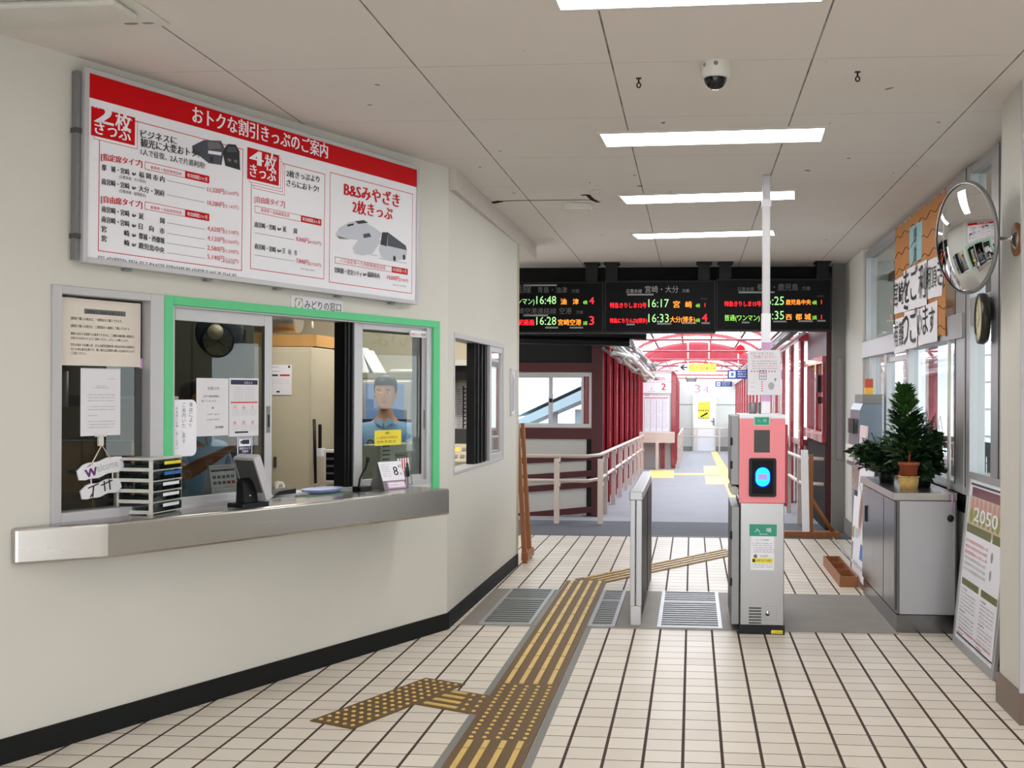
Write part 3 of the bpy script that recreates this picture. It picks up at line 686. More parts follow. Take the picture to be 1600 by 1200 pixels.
# ------------------------------------------------------------------ welcome plaques on the near pane
w = thing('welcome_sign', FA.pt(A(160, 735, -.03)[0], A(160, 760, -.03)[1], -.03), 'pair of white wavy welcome plaques strung from a hook on the near pane', 'sign')
FWp = Fr(FA.pt(0, 0, -.034), FA.r, _z, FA.n)
def wavy(x0, y0, x1, y1, hpx):
    P0 = FWp.px(x0, y0); P1 = FWp.px(x1, y1); L = math.hypot(P1[0] - P0[0], P1[1] - P0[1]); h = hpx * .0029
    r = (FWp.r * (P1[0] - P0[0]) + _z * (P1[1] - P0[1])).normalized(); fr = Fr(FWp.pt(*P0), r, r.cross(FWp.n) * -1, FWp.n)
    n = 12; top = [(L * i / n, h * .42 + .0035 * math.sin(i * .9)) for i in range(n + 1)]; bot = [(L * i / n, -h * .42 + .0035 * math.sin(i * .9 + .6)) for i in range(n, -1, -1)]
    ends_r = [(L + h * .32, h * .3), (L + h * .38, -h * .25)]; ends_l = [(-h * .36, -h * .3), (-h * .38, h * .2)]
    return fr, L, h, top + ends_r + bot + ends_l
fr, L, h, pts = wavy(131, 739, 183, 724, 29)
k = MB(); k.poly(fr, pts, -.004, .004, 0)
k.text(fr, 'W', L * .02, -h * .3, 0, .0046, 1, width=L * .34, bold=.05); k.text(fr, 'elcome', L * .38, -h * .15, 0, .0046, 2, width=L * .62, bold=.0, hk=1.3)
k.flat(fr, [(L * .06, h * .25), (L * .3, h * .44), (L * .26, h * .3)], .0050, 1)
obj('plaque', k, [M['plaque'], M['purple'], M['paleink']], w)
fr, L, h, pts = wavy(135, 770, 180, 757, 26)
k = MB(); k.poly(fr, pts, -.004, .004, 0)
for ta, tb in (((.06, .25), (.42, .34)), ((.25, .3), (.16, -.35)), ((.5, .2), (.9, .32)), ((.62, .4), (.60, -.2)), ((.8, .42), (.78, -.2)), ((.08, -.3), (.2, -.1))):
    k.tube([fr.pt(L * ta[0], h * ta[1], .005), fr.pt(L * tb[0], h * tb[1], .005)], .003, 6, 1)
obj('plaque', k, [M['plaque'], M['ink']], w)
hk = MB(); a_, b_ = A(158, 690, -.03); hk.rrect(FWp, a_ - .012, a_ + .012, b_ - .02, b_ + .022, .005, -.006, .006, 0); hk.rect(FWp, a_ - .03, a_ + .03, b_ + .022, b_ + .03, .001)
obj('hook', hk, M['offwhite'], w)
rp = MB(); top = FWp.pt(a_, b_ - .016, .008)
rp.tube([FWp.pt(*FWp.px(140, 729), .004), top, FWp.pt(*FWp.px(172, 716), .004)], .003, 6)
obj('cord', rp, M['cream'], w)
for q0, q1 in (((142, 748), (143, 760)), ((176, 735), (176, 749))): obj('cord_link', MB().tube([FWp.pt(*FWp.px(*q0), 0), FWp.pt(*FWp.px(*q1), 0)], .003, 6), M['cream'], w)

# ------------------------------------------------------------------ things standing on the counter
Z0 = TOPZ + .0
# drawer organiser
pn = at_z(237, 806, Z0); plft = at_z(191, 801, Z0); prgt = at_z(284, 797, Z0)
vl = (plft - pn); vr = (prgt - pn)
ln = vl.length * .9; wn = .205
rr = vr.normalized(); nn = Vector((rr.y, -rr.x, 0))           # rr runs along the fronts
depth = min(.19, ln)
FD = Fr(pn + rr * .0, rr, _z, nn); OW = min(.26, vr.length); OH = .255
og = thing('drawer_organiser', pn + rr * OW / 2 - nn * depth / 2, 'small white organiser with five smoked plastic drawers on the near end of the steel counter', 'organiser')
OD = depth
ca = MB(); st_ = OH / 5.25
for k in range(6):
    zz = k * st_; ca.box(FD, 0, OW, .006 + zz, .012 + zz, -OD, 0)
for a0, a1, d0, d1 in ((0, .012, -OD, -OD + .02), (0, .012, -.016, 0), (OW - .012, OW, -OD, -OD + .02), (OW - .012, OW, -.016, 0)): ca.box(FD, a0, a1, 0, 5 * st_ + .012, d0, d1)
ca.box(FD, 0, OW, 5 * st_ + .006, 5 * st_ + .018, -OD, 0)
for k in range(5): ca.box(FD, .002, .006, .012 + k * st_, .022 + k * st_, -OD, 0)
for a0 in (.01, OW - .03):
    for d0 in (-.03, -OD + .01): ca.box(FD, a0, a0 + .02, 0, .008, d0, d0 + .02)
obj('case', ca, M['offwhite'], og, bevel=.0015)
tagc = ['white', 'white', 'white', 'blue', 'yellow']
for k in range(5):
    dr = MB(); zz = .0135 + k * st_; hh = st_ - .009
    dr.box(FD, .014, OW - .014, zz, zz + .003, -OD + .02, .004); dr.box(FD, .014, .017, zz, zz + hh * .8, -OD + .02, .004); dr.box(FD, OW - .017, OW - .014, zz, zz + hh * .8, -OD + .02, .004)
    dr.box(FD, .010, OW - .010, zz, zz + hh, .001, .006)
    do = obj('drawer', dr, M['smoke'], og)
    obj('label_strip', MB().rect(FD, OW * (.32 if k < 3 else .36), OW * .86 if k < 3 else OW * .92, zz + hh * .48, zz + hh * .86, .0068), M[tagc[k]], do)
    obj('folded_forms', MB().box(FD, .03, OW - .04, zz + .003, zz + hh * .45, -OD + .04, -.02), mat('dark_green_forms', (46, 66, 62), .7), do)
# customer card display: black base and post, tilted grey slab
pb_ = at_z(388, 790, Z0)
cd = thing('card_terminal', pb_, 'black card terminal stand with a tilted grey display slab on the counter', 'card terminal')
FT = Fr(pb_, FA.r, _z, FA.n)
obj('base', MB().rrect(Fr(pb_, FA.r, FA.n, _z), -.085, .085, -.06, .06, .012, 0, .018), M['black'], cd, bevel=.002)
pp = MB(); pp.poly(Fr(FT.pt(-.002, 0, 0), FA.n * -1, _z, FA.r), [(-.028, .018), (.028, .018), (.024, .12), (.0, .14), (-.02, .12)], -.052, .036)
pp.box(FT, -.02, -.012, .05, .056, .028, .031, 1)
obj('post', pp, [M['black'], M['white']], cd, bevel=.006)
up = (_z * .92 + FA.r * -.36).normalized()
tsl = Fr(FT.pt(.055, .008, -.0), FA.n, up, None); tsl.n = up.cross(FA.n) if up.cross(FA.n).dot(FA.r) < 0 else FA.n.cross(up)
ds = MB(); ds.rrect(tsl, -.075, .075, .01, .25, .012, -.045, 0, 0)
obj('display_slab', ds, M['alu_lt'], cd, bevel=.003)
obj('screen', MB().rect(tsl, -.065, .065, .06, .235, .001), M['greydk'], cd)
# items near the open pane
def on_counter(x, y): return at_z(x, y, Z0)
mt0 = on_counter(470, 777)
mp = thing('writing_mat', FA.pt(*A(510, 770)[:1], TOPZ, -.02), 'flat green felt mat lying under the blue tray on the counter', 'mat')
aL = A(466, 775)[0]; aR = A(560, 765)[0]
obj('felt_sheet', MB().box(FA, aL, aR - .15, TOPZ, TOPZ + .004, -.14, .09), M['matgreen'], mp)
tc_ = FA.pt(A(506, 764)[0], TOPZ + .005, -.01)
tray = MB(); FTr = Fr(tc_, FA.r, FA.n, _z)
prof = [(.0, .0), (.088, .0), (.112, .020), (.118, .020), (.117, .016), (.092, -.0005)]
tray.lathe(FTr, [(.001, .004), (.086, .004), (.110, .024), (.119, .024), (.119, .02), (.09, .0), (.001, .0)], 28)
for v in tray.v:
    d = v - tc_; v += FA.r * d.dot(FA.r) * .18 - FA.n * d.dot(FA.n) * .28
obj('money_tray', tray, M['bluetray'], label='oval periwinkle blue money tray on the green mat', cat='tray')
bx = thing('stapler_box', FA.pt(A(448, 772)[0], TOPZ, -.03), 'low black wedge-shaped box beside the blue tray on the counter', 'box')
fbx = Fr(FA.pt(A(448, 772)[0], TOPZ, -.03), FA.r, _z, FA.n)
obj('wedge_case', MB().poly(Fr(fbx.pt(-.11, 0, 0), FA.r, _z, FA.n), [(0, 0), (.18, 0), (.18, .045), (.06, .04), (.0, .012)], -.05, .03), M['black'], bx, bevel=.003)
obj('foot_strip', MB().box(fbx, .06, .12, 0, .008, -.03, .045), M['greymd'], bx)
td = thing('tape_dispenser', FA.pt(A(463, 765)[0] + .0, TOPZ, -.12), 'black tape dispenser with a cream roll behind the wedge box', 'tape dispenser')
ftd = Fr(FA.pt(A(463, 765)[0], TOPZ, -.12), FA.r, _z, FA.n)
obj('body', MB().poly(ftd, [(-.06, 0), (.07, 0), (.07, .035), (.03, .03), (-.06, .03)], -.025, .025), M['black'], td, bevel=.003)
obj('tape_roll', MB().lathe(Fr(ftd.pt(-.01, .045, 0), FA.r, _z, FA.n), [(.015, -.012), (.034, -.012), (.034, .012), (.015, .012), (.015, -.012)], 20), M['cream'], td)
# gooseneck microphone
mb0 = FA.pt(A(566, 766, .07)[0], TOPZ, .07); mic = thing('desk_microphone', mb0, 'black gooseneck microphone at the foot of the dark window post', 'microphone')
fm = Fr(mb0, FA.r, _z, FA.n)
obj('base', MB().rrect(Fr(mb0, FA.r, FA.n, _z), -.05, .05, -.035, .035, .01, 0, .028), M['black'], mic, bevel=.004)
gn = [fm.pt(-.03, .02, 0), fm.pt(-.02, .07, 0), fm.pt(.0, .10, 0), fm.pt(.03, .13, 0), fm.pt(.042, .165, 0)]
obj('gooseneck', MB().tube(gn, .006, 8), M['black'], mic); obj('capsule', MB().tube([fm.pt(.042, .16, 0), fm.pt(.047, .19, 0)], [.008, .011], 10), M['black'], mic)
# tent calendar with the big 8, and the red striped leaflets
ac = A(607, 762, .10)[0]; cb = FA.pt(ac, TOPZ, .10); cal = thing('desk_calendar', cb, 'white tent calendar showing a large 8 over a pink strip, on the counter', 'calendar')
fc = Fr(cb, (FA.r + FA.n * .15), _z); fc.n = fc.u.cross(fc.r) * -1 if fc.u.cross(fc.r).dot(FA.n) < 0 else fc.u.cross(fc.r)
tent = MB(); tent.poly(Fr(fc.pt(0, 0, 0), fc.n, _z, fc.r), [(-.07, 0), (-.066, 0), (-.002, .15), (.064, .0), (.068, .0), (.0, .158), (-.004, .158)], -.085, .085)
obj('stand', tent, M['greymd'], cal)
upc = (_z * .155 - fc.n * .066).normalized(); fp = Fr(fc.pt(0, 0, .069), fc.r, upc); fp.n = fc.n * .92 + _z * .39
pg = MB(); pg.box(fp, -.085, .085, .055, .172, 0, .003, 0); pg.text(fp, '8', .012, .085, 0, .0036, 1, width=.034, bold=.01); pg.text(fp, '月', .055, .085, .02, .0036, 1)
for k in range(6): pg.greek(fp, -.07, -.01, .15 - .014 * k, .006, .0036, 2, 1, k)
pg.greek(fp, .055, .08, .13, .02, .0036, 1, 1)
pg.rrect(fp, -.06, .078, .006, .05, .006, .0, .002, 3); pg.rrect(fp, -.05, .07, .014, .042, .004, .0025, .0025, 0); pg.text(fp, 'お忘れ物のないように', -.044, .023, 0, .003, 4, width=.108)
obj('page', pg, [M['white'], M['ink'], M['paleink'], M['pinktape'], M['redtext']], cal)
obj('ring_binding', MB().add(*[[fp.pt(-.07 + .02 * k + dx, .168 + dy, .002 + dz) for k in range(8) for dx, dy, dz in ((0, 0, 0), (.004, 0, 0), (.004, .012, -.004), (0, .012, -.004))], [(4 * k, 4 * k + 1, 4 * k + 2, 4 * k + 3) for k in range(8)]]), M['alu_dk'], cal)
al = A(634, 760, .03)[0]; lf = thing('leaflet_holder', FA.pt(al, TOPZ, .03), 'clear holder of red and white striped leaflets beside the tent calendar', 'leaflet holder')
fl_ = Fr(FA.pt(al, TOPZ, .03), FA.r, (_z - FA.n * .12)); fl_.n = FA.n
lm = MB(); lm.box(fl_, -.055, .05, .004, .165, -.006, 0, 0)
for k in range(4): lm.flat(fl_, [(-.05 + k * .022, .004), (-.04 + k * .022, .004), (-.03 + k * .022, .165), (-.04 + k * .022, .165)], .0006, 1)
lm.rect(fl_, .01, .045, .05, .11, .0012, 2); lm.disc(fl_, .03, .12, .012, .02, .0014, 2)
obj('leaflet', lm, [M['white'], M['redtext'], M['ink']], lf)
obj('holder', MB().box(fl_, -.06, .055, 0, .09, .008, .011).box(fl_, -.06, .055, 0, .20, -.013, -.010).box(fl_, -.06, .055, 0, .004, -.013, .011), M['glass'], lf)
# card of accepted payment marks behind the display
pc = A(354, 766, -.14)[0]; pk = thing('payment_card_stand', FA.pt(pc, TOPZ, -.14), 'white tent card of small coloured payment marks behind the sash', 'card stand')
fpk = Fr(FA.pt(pc, TOPZ, -.14), FA.r, (_z - FA.n * .2)); fpk.n = FA.n
pm = MB(); pm.box(fpk, -.085, .085, 0, .19, -.002, 0, 0); pm.poly(Fr(fpk.pt(-.085, 0, 0), FA.n, _z, FA.r), [(-.09, 0), (-.085, 0), (-.036, .186), (-.040, .186)], -.0, .17, 0)
pm.rect(fpk, -.075, .08, .155, .165, .0006, 1); pm.greek(fpk, -.05, .06, .172, .009, .0006, 2, 1)
cols = [2, 2, 2, 2, 3, 2, 2, 2, 4, 4]
for k in range(10): pm.rect(fpk, -.07 + (k % 5) * .03, -.048 + (k % 5) * .03, .118 - .03 * (k // 5), .134 - .03 * (k // 5), .0006, cols[k])
for k in range(4): pm.greek(fpk, -.07, .07, .066 - .016 * k, .007, .0006, 2, 1, k)
obj('card', pm, [M['white'], M['navy'], M['greyink'], M['blue'], M['redtext']], pk)
# ------------------------------------------------------------------ inside the ticket office
def Y(x, y, yy): return at_y(x, y, yy)
FY = lambda yy: Fr((0, yy, 0), (1, 0, 0), (0, 0, 1), (0, -1, 0))
# tall beige locker with its notice
x0 = Y(400, 600, 7.9).x - .35; x1 = Y(485, 600, 7.9).x; zt = Y(450, 542, 7.9).z
lk = thing('steel_locker', ((x0 + x1) / 2, 8.3, 0), 'tall beige steel locker behind the open serving window', 'locker')
obj('body', MB().wbox(x0, x1, 7.92, 8.75, 0, zt), M['beige'], lk, bevel=.004)
dr = MB(); dr.wbox(x0 + .02, x0 + .46, 7.905, 7.92, .06, zt - .03); dr.wbox(x0 + .47, x1 - .01, 7.905, 7.92, .06, zt - .03)
dl = obj('door', dr, M['beige'], lk, bevel=.003)
hx = Y(430, 720, 7.9).x; hz = Y(430, 722, 7.9).z
obj('door_handle', MB().wbox(hx - .01, hx + .01, 7.89, 7.905, hz - .04, hz + .04), M['greydk'], dl)
FL = FY(7.9); nm = MB(); a0, b0 = FL.px(424, 617); a1, b1 = FL.px(456, 570); a0 -= .05
nm.box(FL, a0, a1, b0, b1, 0, .0015, 0)
for t, f in ((.1, .5), (.24, .6)): nm.greek(FL, a0 + .02, a1 - .02, b1 - (b1 - b0) * t, .008, .002, 1, f)
nm.rect(FL, a0 + .04, a0 + .10, b1 - .085, b1 - .072, .002, 1); nm.rect(FL, a0 + .115, a1 - .015, b1 - .085, b1 - .072, .002, 2)
for k in range(3): nm.greek(FL, a0 + .03, a1 - .02, b1 - .11 - .016 * k, .006, .002, 3, 1, k)
nm.rect(FL, a0 + .09, a0 + .115, b0 + .018, b0 + .03, .002, 1); nm.disc(FL, a0 + .012, b1 - .015, .009, .009, .003, 1); nm.disc(FL, a1 - .02, b1 - .015, .009, .009, .003, 1)
obj('paper_notice', nm, [M['paper'], M['ink'], M['redtext'], M['paleink']], label='small white notice held by black magnets on the beige locker', cat='notice')
# carton and foil duct above it
bx0 = Y(400, 540, 8.1).x - .2; bx1 = Y(498, 540, 8.1).x; bz = zt
obj('cardboard_tray', MB().ring(WF, bx0, bx1, 8.05, 8.6, .012, bz, bz + .10).wbox(bx0, bx1, 8.05, 8.6, bz, bz + .01), M['wood_lt'], label='shallow brown carton lying on top of the beige locker', cat='box')
dm = MB(); p0 = Y(330, 545, 8.25); p1 = Y(468, 518, 8.25); p0.z = max(p0.z, bz + .22); p1.z = bz + .225
n_ = 40; dm.tube([p0.lerp(p1, i / n_) for i in range(n_ + 1)], [.1 + .004 * (i % 2) for i in range(n_ + 1)], 20)
obj('foil_duct', dm, M['duct'], label='silver foil ventilation duct lying across the carton on the locker', cat='duct')
# lamp pull cord beside it
lc = Y(488, 498, 8.9); obj('lamp_pull_cord', MB().tube([(lc.x, 8.9, 2.62), (lc.x, 8.9, lc.z - .02)], .003, 5).tube([(lc.x, 8.9, lc.z - .02), (lc.x, 8.9, lc.z - .08)], [.008, .014], 8), M['offwhite'], label='white pull cord hanging above the locker', cat='cord')
# cleaning things and umbrella against the locker side
FU = Fr((x1 + .012, 0, 0), (0, 1, 0), (0, 0, 1), (1, 0, 0))
def hang(x, y): p = at_x(x, y, x1 + .03); return p
rod = MB(); a = hang(491, 655); b = hang(493, 755); rod.tube([a, (a.x, b.y, b.z)], .012, 8)
obj('black_rod', rod, M['black'], label='thin black rod leaning on the side of the beige locker', cat='rod')
um = thing('folded_umbrella', (x1 + .05, 8.45, .6), 'closed dark umbrella with a red handle leaning at the back corner of the locker', 'umbrella')
ut = Y(507, 638, 8.5); ub_ = Y(513, 755, 8.5); ut.x = max(ut.x, x1 + .04); ub_.x = ut.x + .03
obj('canopy', MB().tube([ut.lerp(ub_, .12), ut.lerp(ub_, .2), ut.lerp(ub_, .5), ut.lerp(ub_, 1)], [.012, .035, .042, .02], 10), M['black'], um)
obj('handle', MB().tube([ut, ut.lerp(ub_, .14)], .014, 8), M['redside'], um)
dp = hang(499, 690); db = thing('dustpan_brush', dp, 'small white brush hanging on a hook on the locker side', 'brush')
obj('handle', MB().wbox(dp.x - .005, dp.x + .015, dp.y - .01, dp.y + .01, dp.z - .05, dp.z + .13), M['black'], db); obj('bristles', MB().wbox(dp.x - .01, dp.x + .03, dp.y - .05, dp.y + .05, dp.z - .11, dp.z - .05), M['white'], db)
# slotted-angle shelf with binders behind the clerk
ax = Y(540, 640, 8.6).x
sf = thing('steel_rack', (ax + .6, 8.9, 0), 'olive grey slotted-angle rack behind the clerk', 'rack')
pm = MB(); zt2 = Y(540, 577, 8.6).z
pm.wbox(ax - .035, ax + .035, 8.6, 8.605, .6, zt2); pm.wbox(ax - .035, ax - .03, 8.6, 8.64, .6, zt2)
for k in range(9): pm.wbox(ax - .006, ax + .006, 8.597, 8.6, .75 + .1 * k, .79 + .1 * k, 1)
obj('upright', pm, [M['shelfmetal'], M['greydk']], sf)
sx1 = Y(654, 583, 8.6).x; sz = Y(610, 583, 8.6).z
obj('shelf', MB().wbox(ax - .03, sx1, 8.6, 9.1, sz - .04, sz), M['shelfmetal'], sf)
obj('shelf', MB().wbox(ax - .03, sx1, 8.6, 9.1, sz - .55, sz - .52), M['shelfmetal'], sf)
obj('upright', MB().wbox(sx1 - .04, sx1, 8.6, 8.605, .6, sz + .1), M['shelfmetal'], sf)
for (xa, xb, hh, tw) in ((568, 578, .21, -.07), (584, 592, .19, -.11)):
    pa_ = Y(xa, 583, 8.7).x; pb2 = Y(xb, 583, 8.7).x
    fbn = Fr((pa_, 8.68, sz), (1, 0, 0)); fbn.n = Vector((0, -1, 0))
    FBz = fbn.o; fbn.o = FBz + Vector((0, 0 if hh > .2 else .0, .003))
    obj('ring_binder', MB().poly(fbn, [(0, 0), (.05, 0), (.05 + tw, hh), (tw, hh)], -.22, 0), M['white'], label='white binder slumped on the rack shelf, ' + ('the thicker one by the window post' if hh > .2 else 'the thinner one beside the tin lid'), cat='binder', bevel=.004)
tl_ = Y(621, 575, 8.7); obj('tin_lid', MB().lathe(Fr((tl_.x + .06, 8.80, sz + .003), (1, 0, 0), (0, 1, 0), (0, 0, 1)), [(.0, .03), (.14, .03), (.15, .02), (.15, 0), (0, 0)], 24), M['alu_lt'], label='flat round metal lid on the rack shelf above the clerk', cat='lid')
mon = thing('wall_monitor', (Y(628, 610, 8.55).x, 8.5, sz - .5), 'pale screen standing on the rack right behind the clerk\'s head', 'monitor')
mx0 = Y(566, 600, 8.5).x; mx1 = Y(641, 600, 8.5).x
obj('casing', MB().box(FY(8.5), mx0, mx1, sz - .43, sz - .06, -.06, 0), M['alu_lt'], mon, bevel=.012)
obj('screen', MB().rrect(FY(8.5), mx0 + .03, mx1 - .05, sz - .40, sz - .09, .01, .0006, .0006), mat('blue_lit_monitor', (130, 160, 215), .3), mon)
# desk-top computer display by the locker
cz = Y(530, 755, 7.3).z; cxx = (Y(514, 730, 7.3).x + Y(547, 730, 7.3).x) / 2
pcm = thing('desk_monitor', (cxx, 7.3, cz - .25), 'cream computer monitor with a dark striped screen by the window post', 'monitor')
w_ = .11; obj('casing', MB().box(FY(7.3), cxx - w_, cxx + w_, cz, cz + .23, -.05, 0), M['offwhite'], pcm, bevel=.006)
scm = MB(); scm.rect(FY(7.3), cxx - w_ + .015, cxx + w_ - .01, cz + .02, cz + .21, .0006, 0)
for k in range(3): scm.rect(FY(7.3), cxx - w_ + .015, cxx + w_ - .01, cz + .06 + .05 * k, cz + .075 + .05 * k, .001, 1)
obj('screen', scm, [M['screen'], mat('mauve_screen_rows', (92, 80, 92), .4)], pcm)
obj('stand', MB().wbox(cxx - .06, cxx + .06, 7.3, 7.36, .74, cz), M['offwhite'], pcm)
# ticket machine console in front of the clerk
tk = FA.pt(A(618, 730, -.43)[0], .746, -.43); ft = Fr(tk, FA.r, _z, FA.n)
tm = thing('ticketing_terminal', tk, 'grey-beige ticketing terminal in front of the clerk, with a vented side', 'terminal')
obj('body', MB().box(ft, -.16, .34, .0, .44, -.15, .0), mat('putty_plastic', (150, 152, 138), .5), tm, bevel=.01)
vt = MB()
for k in range(9): vt.box(ft, -.13, -.06, .2 + .028 * k, .21 + .028 * k, .0, .002)
obj('vent_grille', vt, M['greydk'], tm)
obj('card_slot', MB().box(ft, .0, .1, .36, .365, 0, .002), M['greydk'], tm); obj('key_button', MB().box(ft, .03, .06, .33, .345, 0, .002), M['greydk'], tm)
# desk below the windows (carries the terminal, the plant and the machines)
dk0 = MB(); dk0.box(FA, -1.10, -.2, .70, .745, -.60, -.425); dk0.box(FA, -1.10, -.2, .0, .70, -.46, -.425)
obj('office_desk', dk0, M['greymd'], label='grey office desk under the ticketing terminal', cat='desk')
# black ventilator, dark closets and clutter in the dim part
fx = Y(340, 519, 7.2); fan = thing('wall_fan', (fx.x, 7.2, fx.z - .15), 'dark round fan with a beige hub hung high in the dim office', 'fan')
ff = Fr((fx.x, 7.2, fx.z), (1, 0, 0), (0, 0, 1), (0, -1, 0))
obj('guard', MB().lathe(ff, [(.155, -.07), (.17, -.03), (.16, .0), (.1, .02), (.04, .03)], 28), mat('dark_teal_plastic', (20, 32, 44), .25), fan)
obj('hub', MB().lathe(ff, [(.055, .0), (.052, .045), (.0, .05)], 20), M['shelfmetal'], fan)
obj('wall_bracket', MB().wbox(fx.x - .03, fx.x + .03, 7.22, 7.6, fx.z - .04, fx.z + .04), M['black'], fan)
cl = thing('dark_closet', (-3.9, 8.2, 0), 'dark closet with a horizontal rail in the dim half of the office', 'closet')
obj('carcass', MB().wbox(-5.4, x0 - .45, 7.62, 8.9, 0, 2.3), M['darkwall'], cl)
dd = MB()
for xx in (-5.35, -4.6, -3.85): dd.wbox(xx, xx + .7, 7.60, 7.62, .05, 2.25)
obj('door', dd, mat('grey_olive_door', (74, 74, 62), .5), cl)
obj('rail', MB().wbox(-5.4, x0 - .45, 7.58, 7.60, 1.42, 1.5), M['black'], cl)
# silver lamp tube, wooden partition, grey board seen through window_1
lt = Y(101, 610, 5.9); tb_ = thing('tube_lamp', (lt.x, 5.9, Y(101, 636, 5.9).z), 'grey metal tube hanging behind the cream notice', 'lamp')
obj('tube', MB().tube([(lt.x, 5.9, Y(101, 580, 5.9).z), (lt.x, 5.9, Y(101, 636, 5.9).z)], .02, 12), M['alu_dk'], tb_)
obj('wire', MB().tube([(lt.x, 5.9, Y(101, 580, 5.9).z), (lt.x, 5.9, 2.62)], .003, 5), M['black'], tb_)
pz = Y(150, 692, 6.4).z; px0 = Y(70, 700, 6.4).x - .2; px1 = Y(205, 700, 6.4).x
pt = thing('wooden_partition', ((px0 + px1) / 2, 6.4, 0), 'low pale wooden partition behind the welcome plaques', 'partition')
xm = Y(128, 700, 6.4).x
obj('board', MB().wbox(px0, xm - .004, 6.4, 6.44, 0, pz), M['wood_lt'], pt); obj('board', MB().wbox(xm + .004, px1, 6.4, 6.44, 0, pz), M['wood_lt'], pt)
obj('cap', MB().wbox(px0, px1, 6.39, 6.45, pz, pz + .015), M['greymd'], pt)
gx0 = Y(187, 640, 6.8).x; gx1 = Y(240, 640, 6.8).x; gz = Y(205, 624, 6.8).z
gb_ = thing('grey_cabinet', ((gx0 + gx1) / 2, 6.9, 0), 'pale grey cabinet end with a brown tag, seen past the typed letter', 'cabinet')
obj('body', MB().wbox(gx0, gx1 + .1, 6.8, 7.1, 0, gz), M['panel'], gb_, bevel=.004)
obj('tag', MB().box(FY(6.8), Y(211, 662, 6.8).x, Y(229, 662, 6.8).x, Y(211, 673, 6.8).z, Y(211, 658, 6.8).z, 0, .003), M['card'], gb_)
obj('top_edge', MB().wbox(gx0 - .01, gx1 + .1, 6.79, 7.1, gz, gz + .02), M['offwhite'], gb_)
ca_ = A(100, 790, -.28)[0]; obj('glass_basket', MB().ring(FAP, ca_ - .09, ca_ + .10, -.36, -.22, .006, TOPZ, TOPZ + .09).box(FAP, ca_ - .09, ca_ + .1, -.36, -.22, TOPZ, TOPZ + .006), M['smoke'], label='smoky glass bin standing low behind the near pane', cat='bin')
# purple flowers in a black pot
fp_ = FA.pt(A(168, 785, -.26)[0], TOPZ, -.26); pf = thing('flower_pot', fp_, 'black pot of purple flowers behind the welcome plaques', 'flower pot')
FPf = Fr(fp_, (1, 0, 0), (0, 1, 0), (0, 0, 1))
obj('pot', MB().lathe(FPf, [(.0, 0), (.05, .0), (.07, .10), (.06, .10), (.0, .09)], 20), M['black'], pf)
fl = MB(); rnd = random.Random(5)
for k in range(70):
    o = fp_ + Vector((rnd.gauss(.03, .04), rnd.gauss(0, .035), .12 + rnd.uniform(-.04, .12)))
    fl.ball(o, rnd.uniform(.012, .022), m=0 if rnd.random() < .8 else 1, n=6, k=4)
obj('flowers', fl, [M['purple'], mat('lilac_flower', (150, 96, 170), .6)], pf)
lv = MB()
for k in range(40):
    o = fp_ + Vector((rnd.gauss(-.02, .04), rnd.gauss(0, .04), .12 + rnd.uniform(0, .11))); d = Vector((rnd.uniform(-1, 1), rnd.uniform(-1, 1), rnd.uniform(.2, 1))).normalized() * .05; s_ = d.orthogonal() * .25
    lv.add([o, o + d * .5 + s_, o + d, o + d * .5 - s_], [(0, 1, 2, 3)])
obj('leaves', lv, M['leaf2'], pf)
# timetable wall sheet and console behind window_3
FW = FY(9.48); a0, b0 = FW.px(700, 676); a1, b1 = FW.px(752, 598)
tt = MB(); tt.box(FW, a0 - .1, a1 + .1, b0, b1, 0, .004, 0); tt.rect(FW, a0 - .1, a1 + .1, b1 - .03, b1, .0046, 3)
for r_ in range(16):
    for cc_ in range(9): tt.greek(FW, a0 - .08 + .055 * cc_, a0 - .04 + .055 * cc_, b1 - .065 - .022 * r_, .011, .0046, 1 if (r_ * 3 + cc_) % 4 else 2, .9, r_ * 9 + cc_)
xl = FW.px(724, 640)[0]; tt.rect(FW, xl - .006, xl + .006, b0, b1 - .03, .005, 4)
for k in range(10): tt.rect(FW, xl, xl + .025, b1 - .06 - .035 * k, b1 - .05 - .035 * k, .005, 4)
obj('timetable_sheet', tt, [M['paper'], M['ink'], M['redtext'], M['cream'], M['navy']], label='dense wall timetable with a dark centre line, seen through the small return window', cat='timetable')
lb = MB(); zz = Y(725, 572, 9.3).z
lb.wbox(a0 - .12, C2.x - .2, 9.2, 9.48, zz - .12, zz); obj('wall_locker', lb, M['black'], label='black wall cupboard above the dense timetable', cat='cupboard')
obj('cupboard_top_board', MB().wbox(a0 - .12, C2.x - .2, 9.15, 9.48, zz + .001, zz + .05), M['panel'], label='pale board lying on the black wall cupboard', cat='board')
FK = FY(8.6); ka0, kb0 = FK.px(708, 722); ka1, kb1 = FK.px(748, 694)
ks = thing('control_console', ((ka0 + ka1) / 2, 8.7, kb0 - .05), 'cream push-button console behind the small return window', 'console')
obj('body', MB().poly(Fr((ka0 - .1, 8.6, kb0 - .05), (0, 1, 0), (0, 0, 1), (1, 0, 0)), [(-.06, 0), (.3, 0), (.3, .19), (.12, .19), (-.06, .06)], 0, min(ka1, C2.x - .22) - ka0 + .1), M['beige'], ks, bevel=.004)
FKs = Fr((ka0 - .1, 8.54, kb0 + .01), (1, 0, 0), (0, .18, .13)); FKs.n = Vector((0, -.58, .81))
for j in range(2):
    for i in range(4):
        obj('button', MB().box(FKs, .05 + .055 * i, .085 + .055 * i, .04 + .09 * j, .075 + .09 * j, 0, .008), M['amber'] if (i, j) == (1, 1) else M['greymd'], ks)
obj('display_box', MB().wbox(ka0 - .1, C2.x - .22, 8.75, 8.9, kb0 + .14, kb0 + .26), M['greydk'], ks)
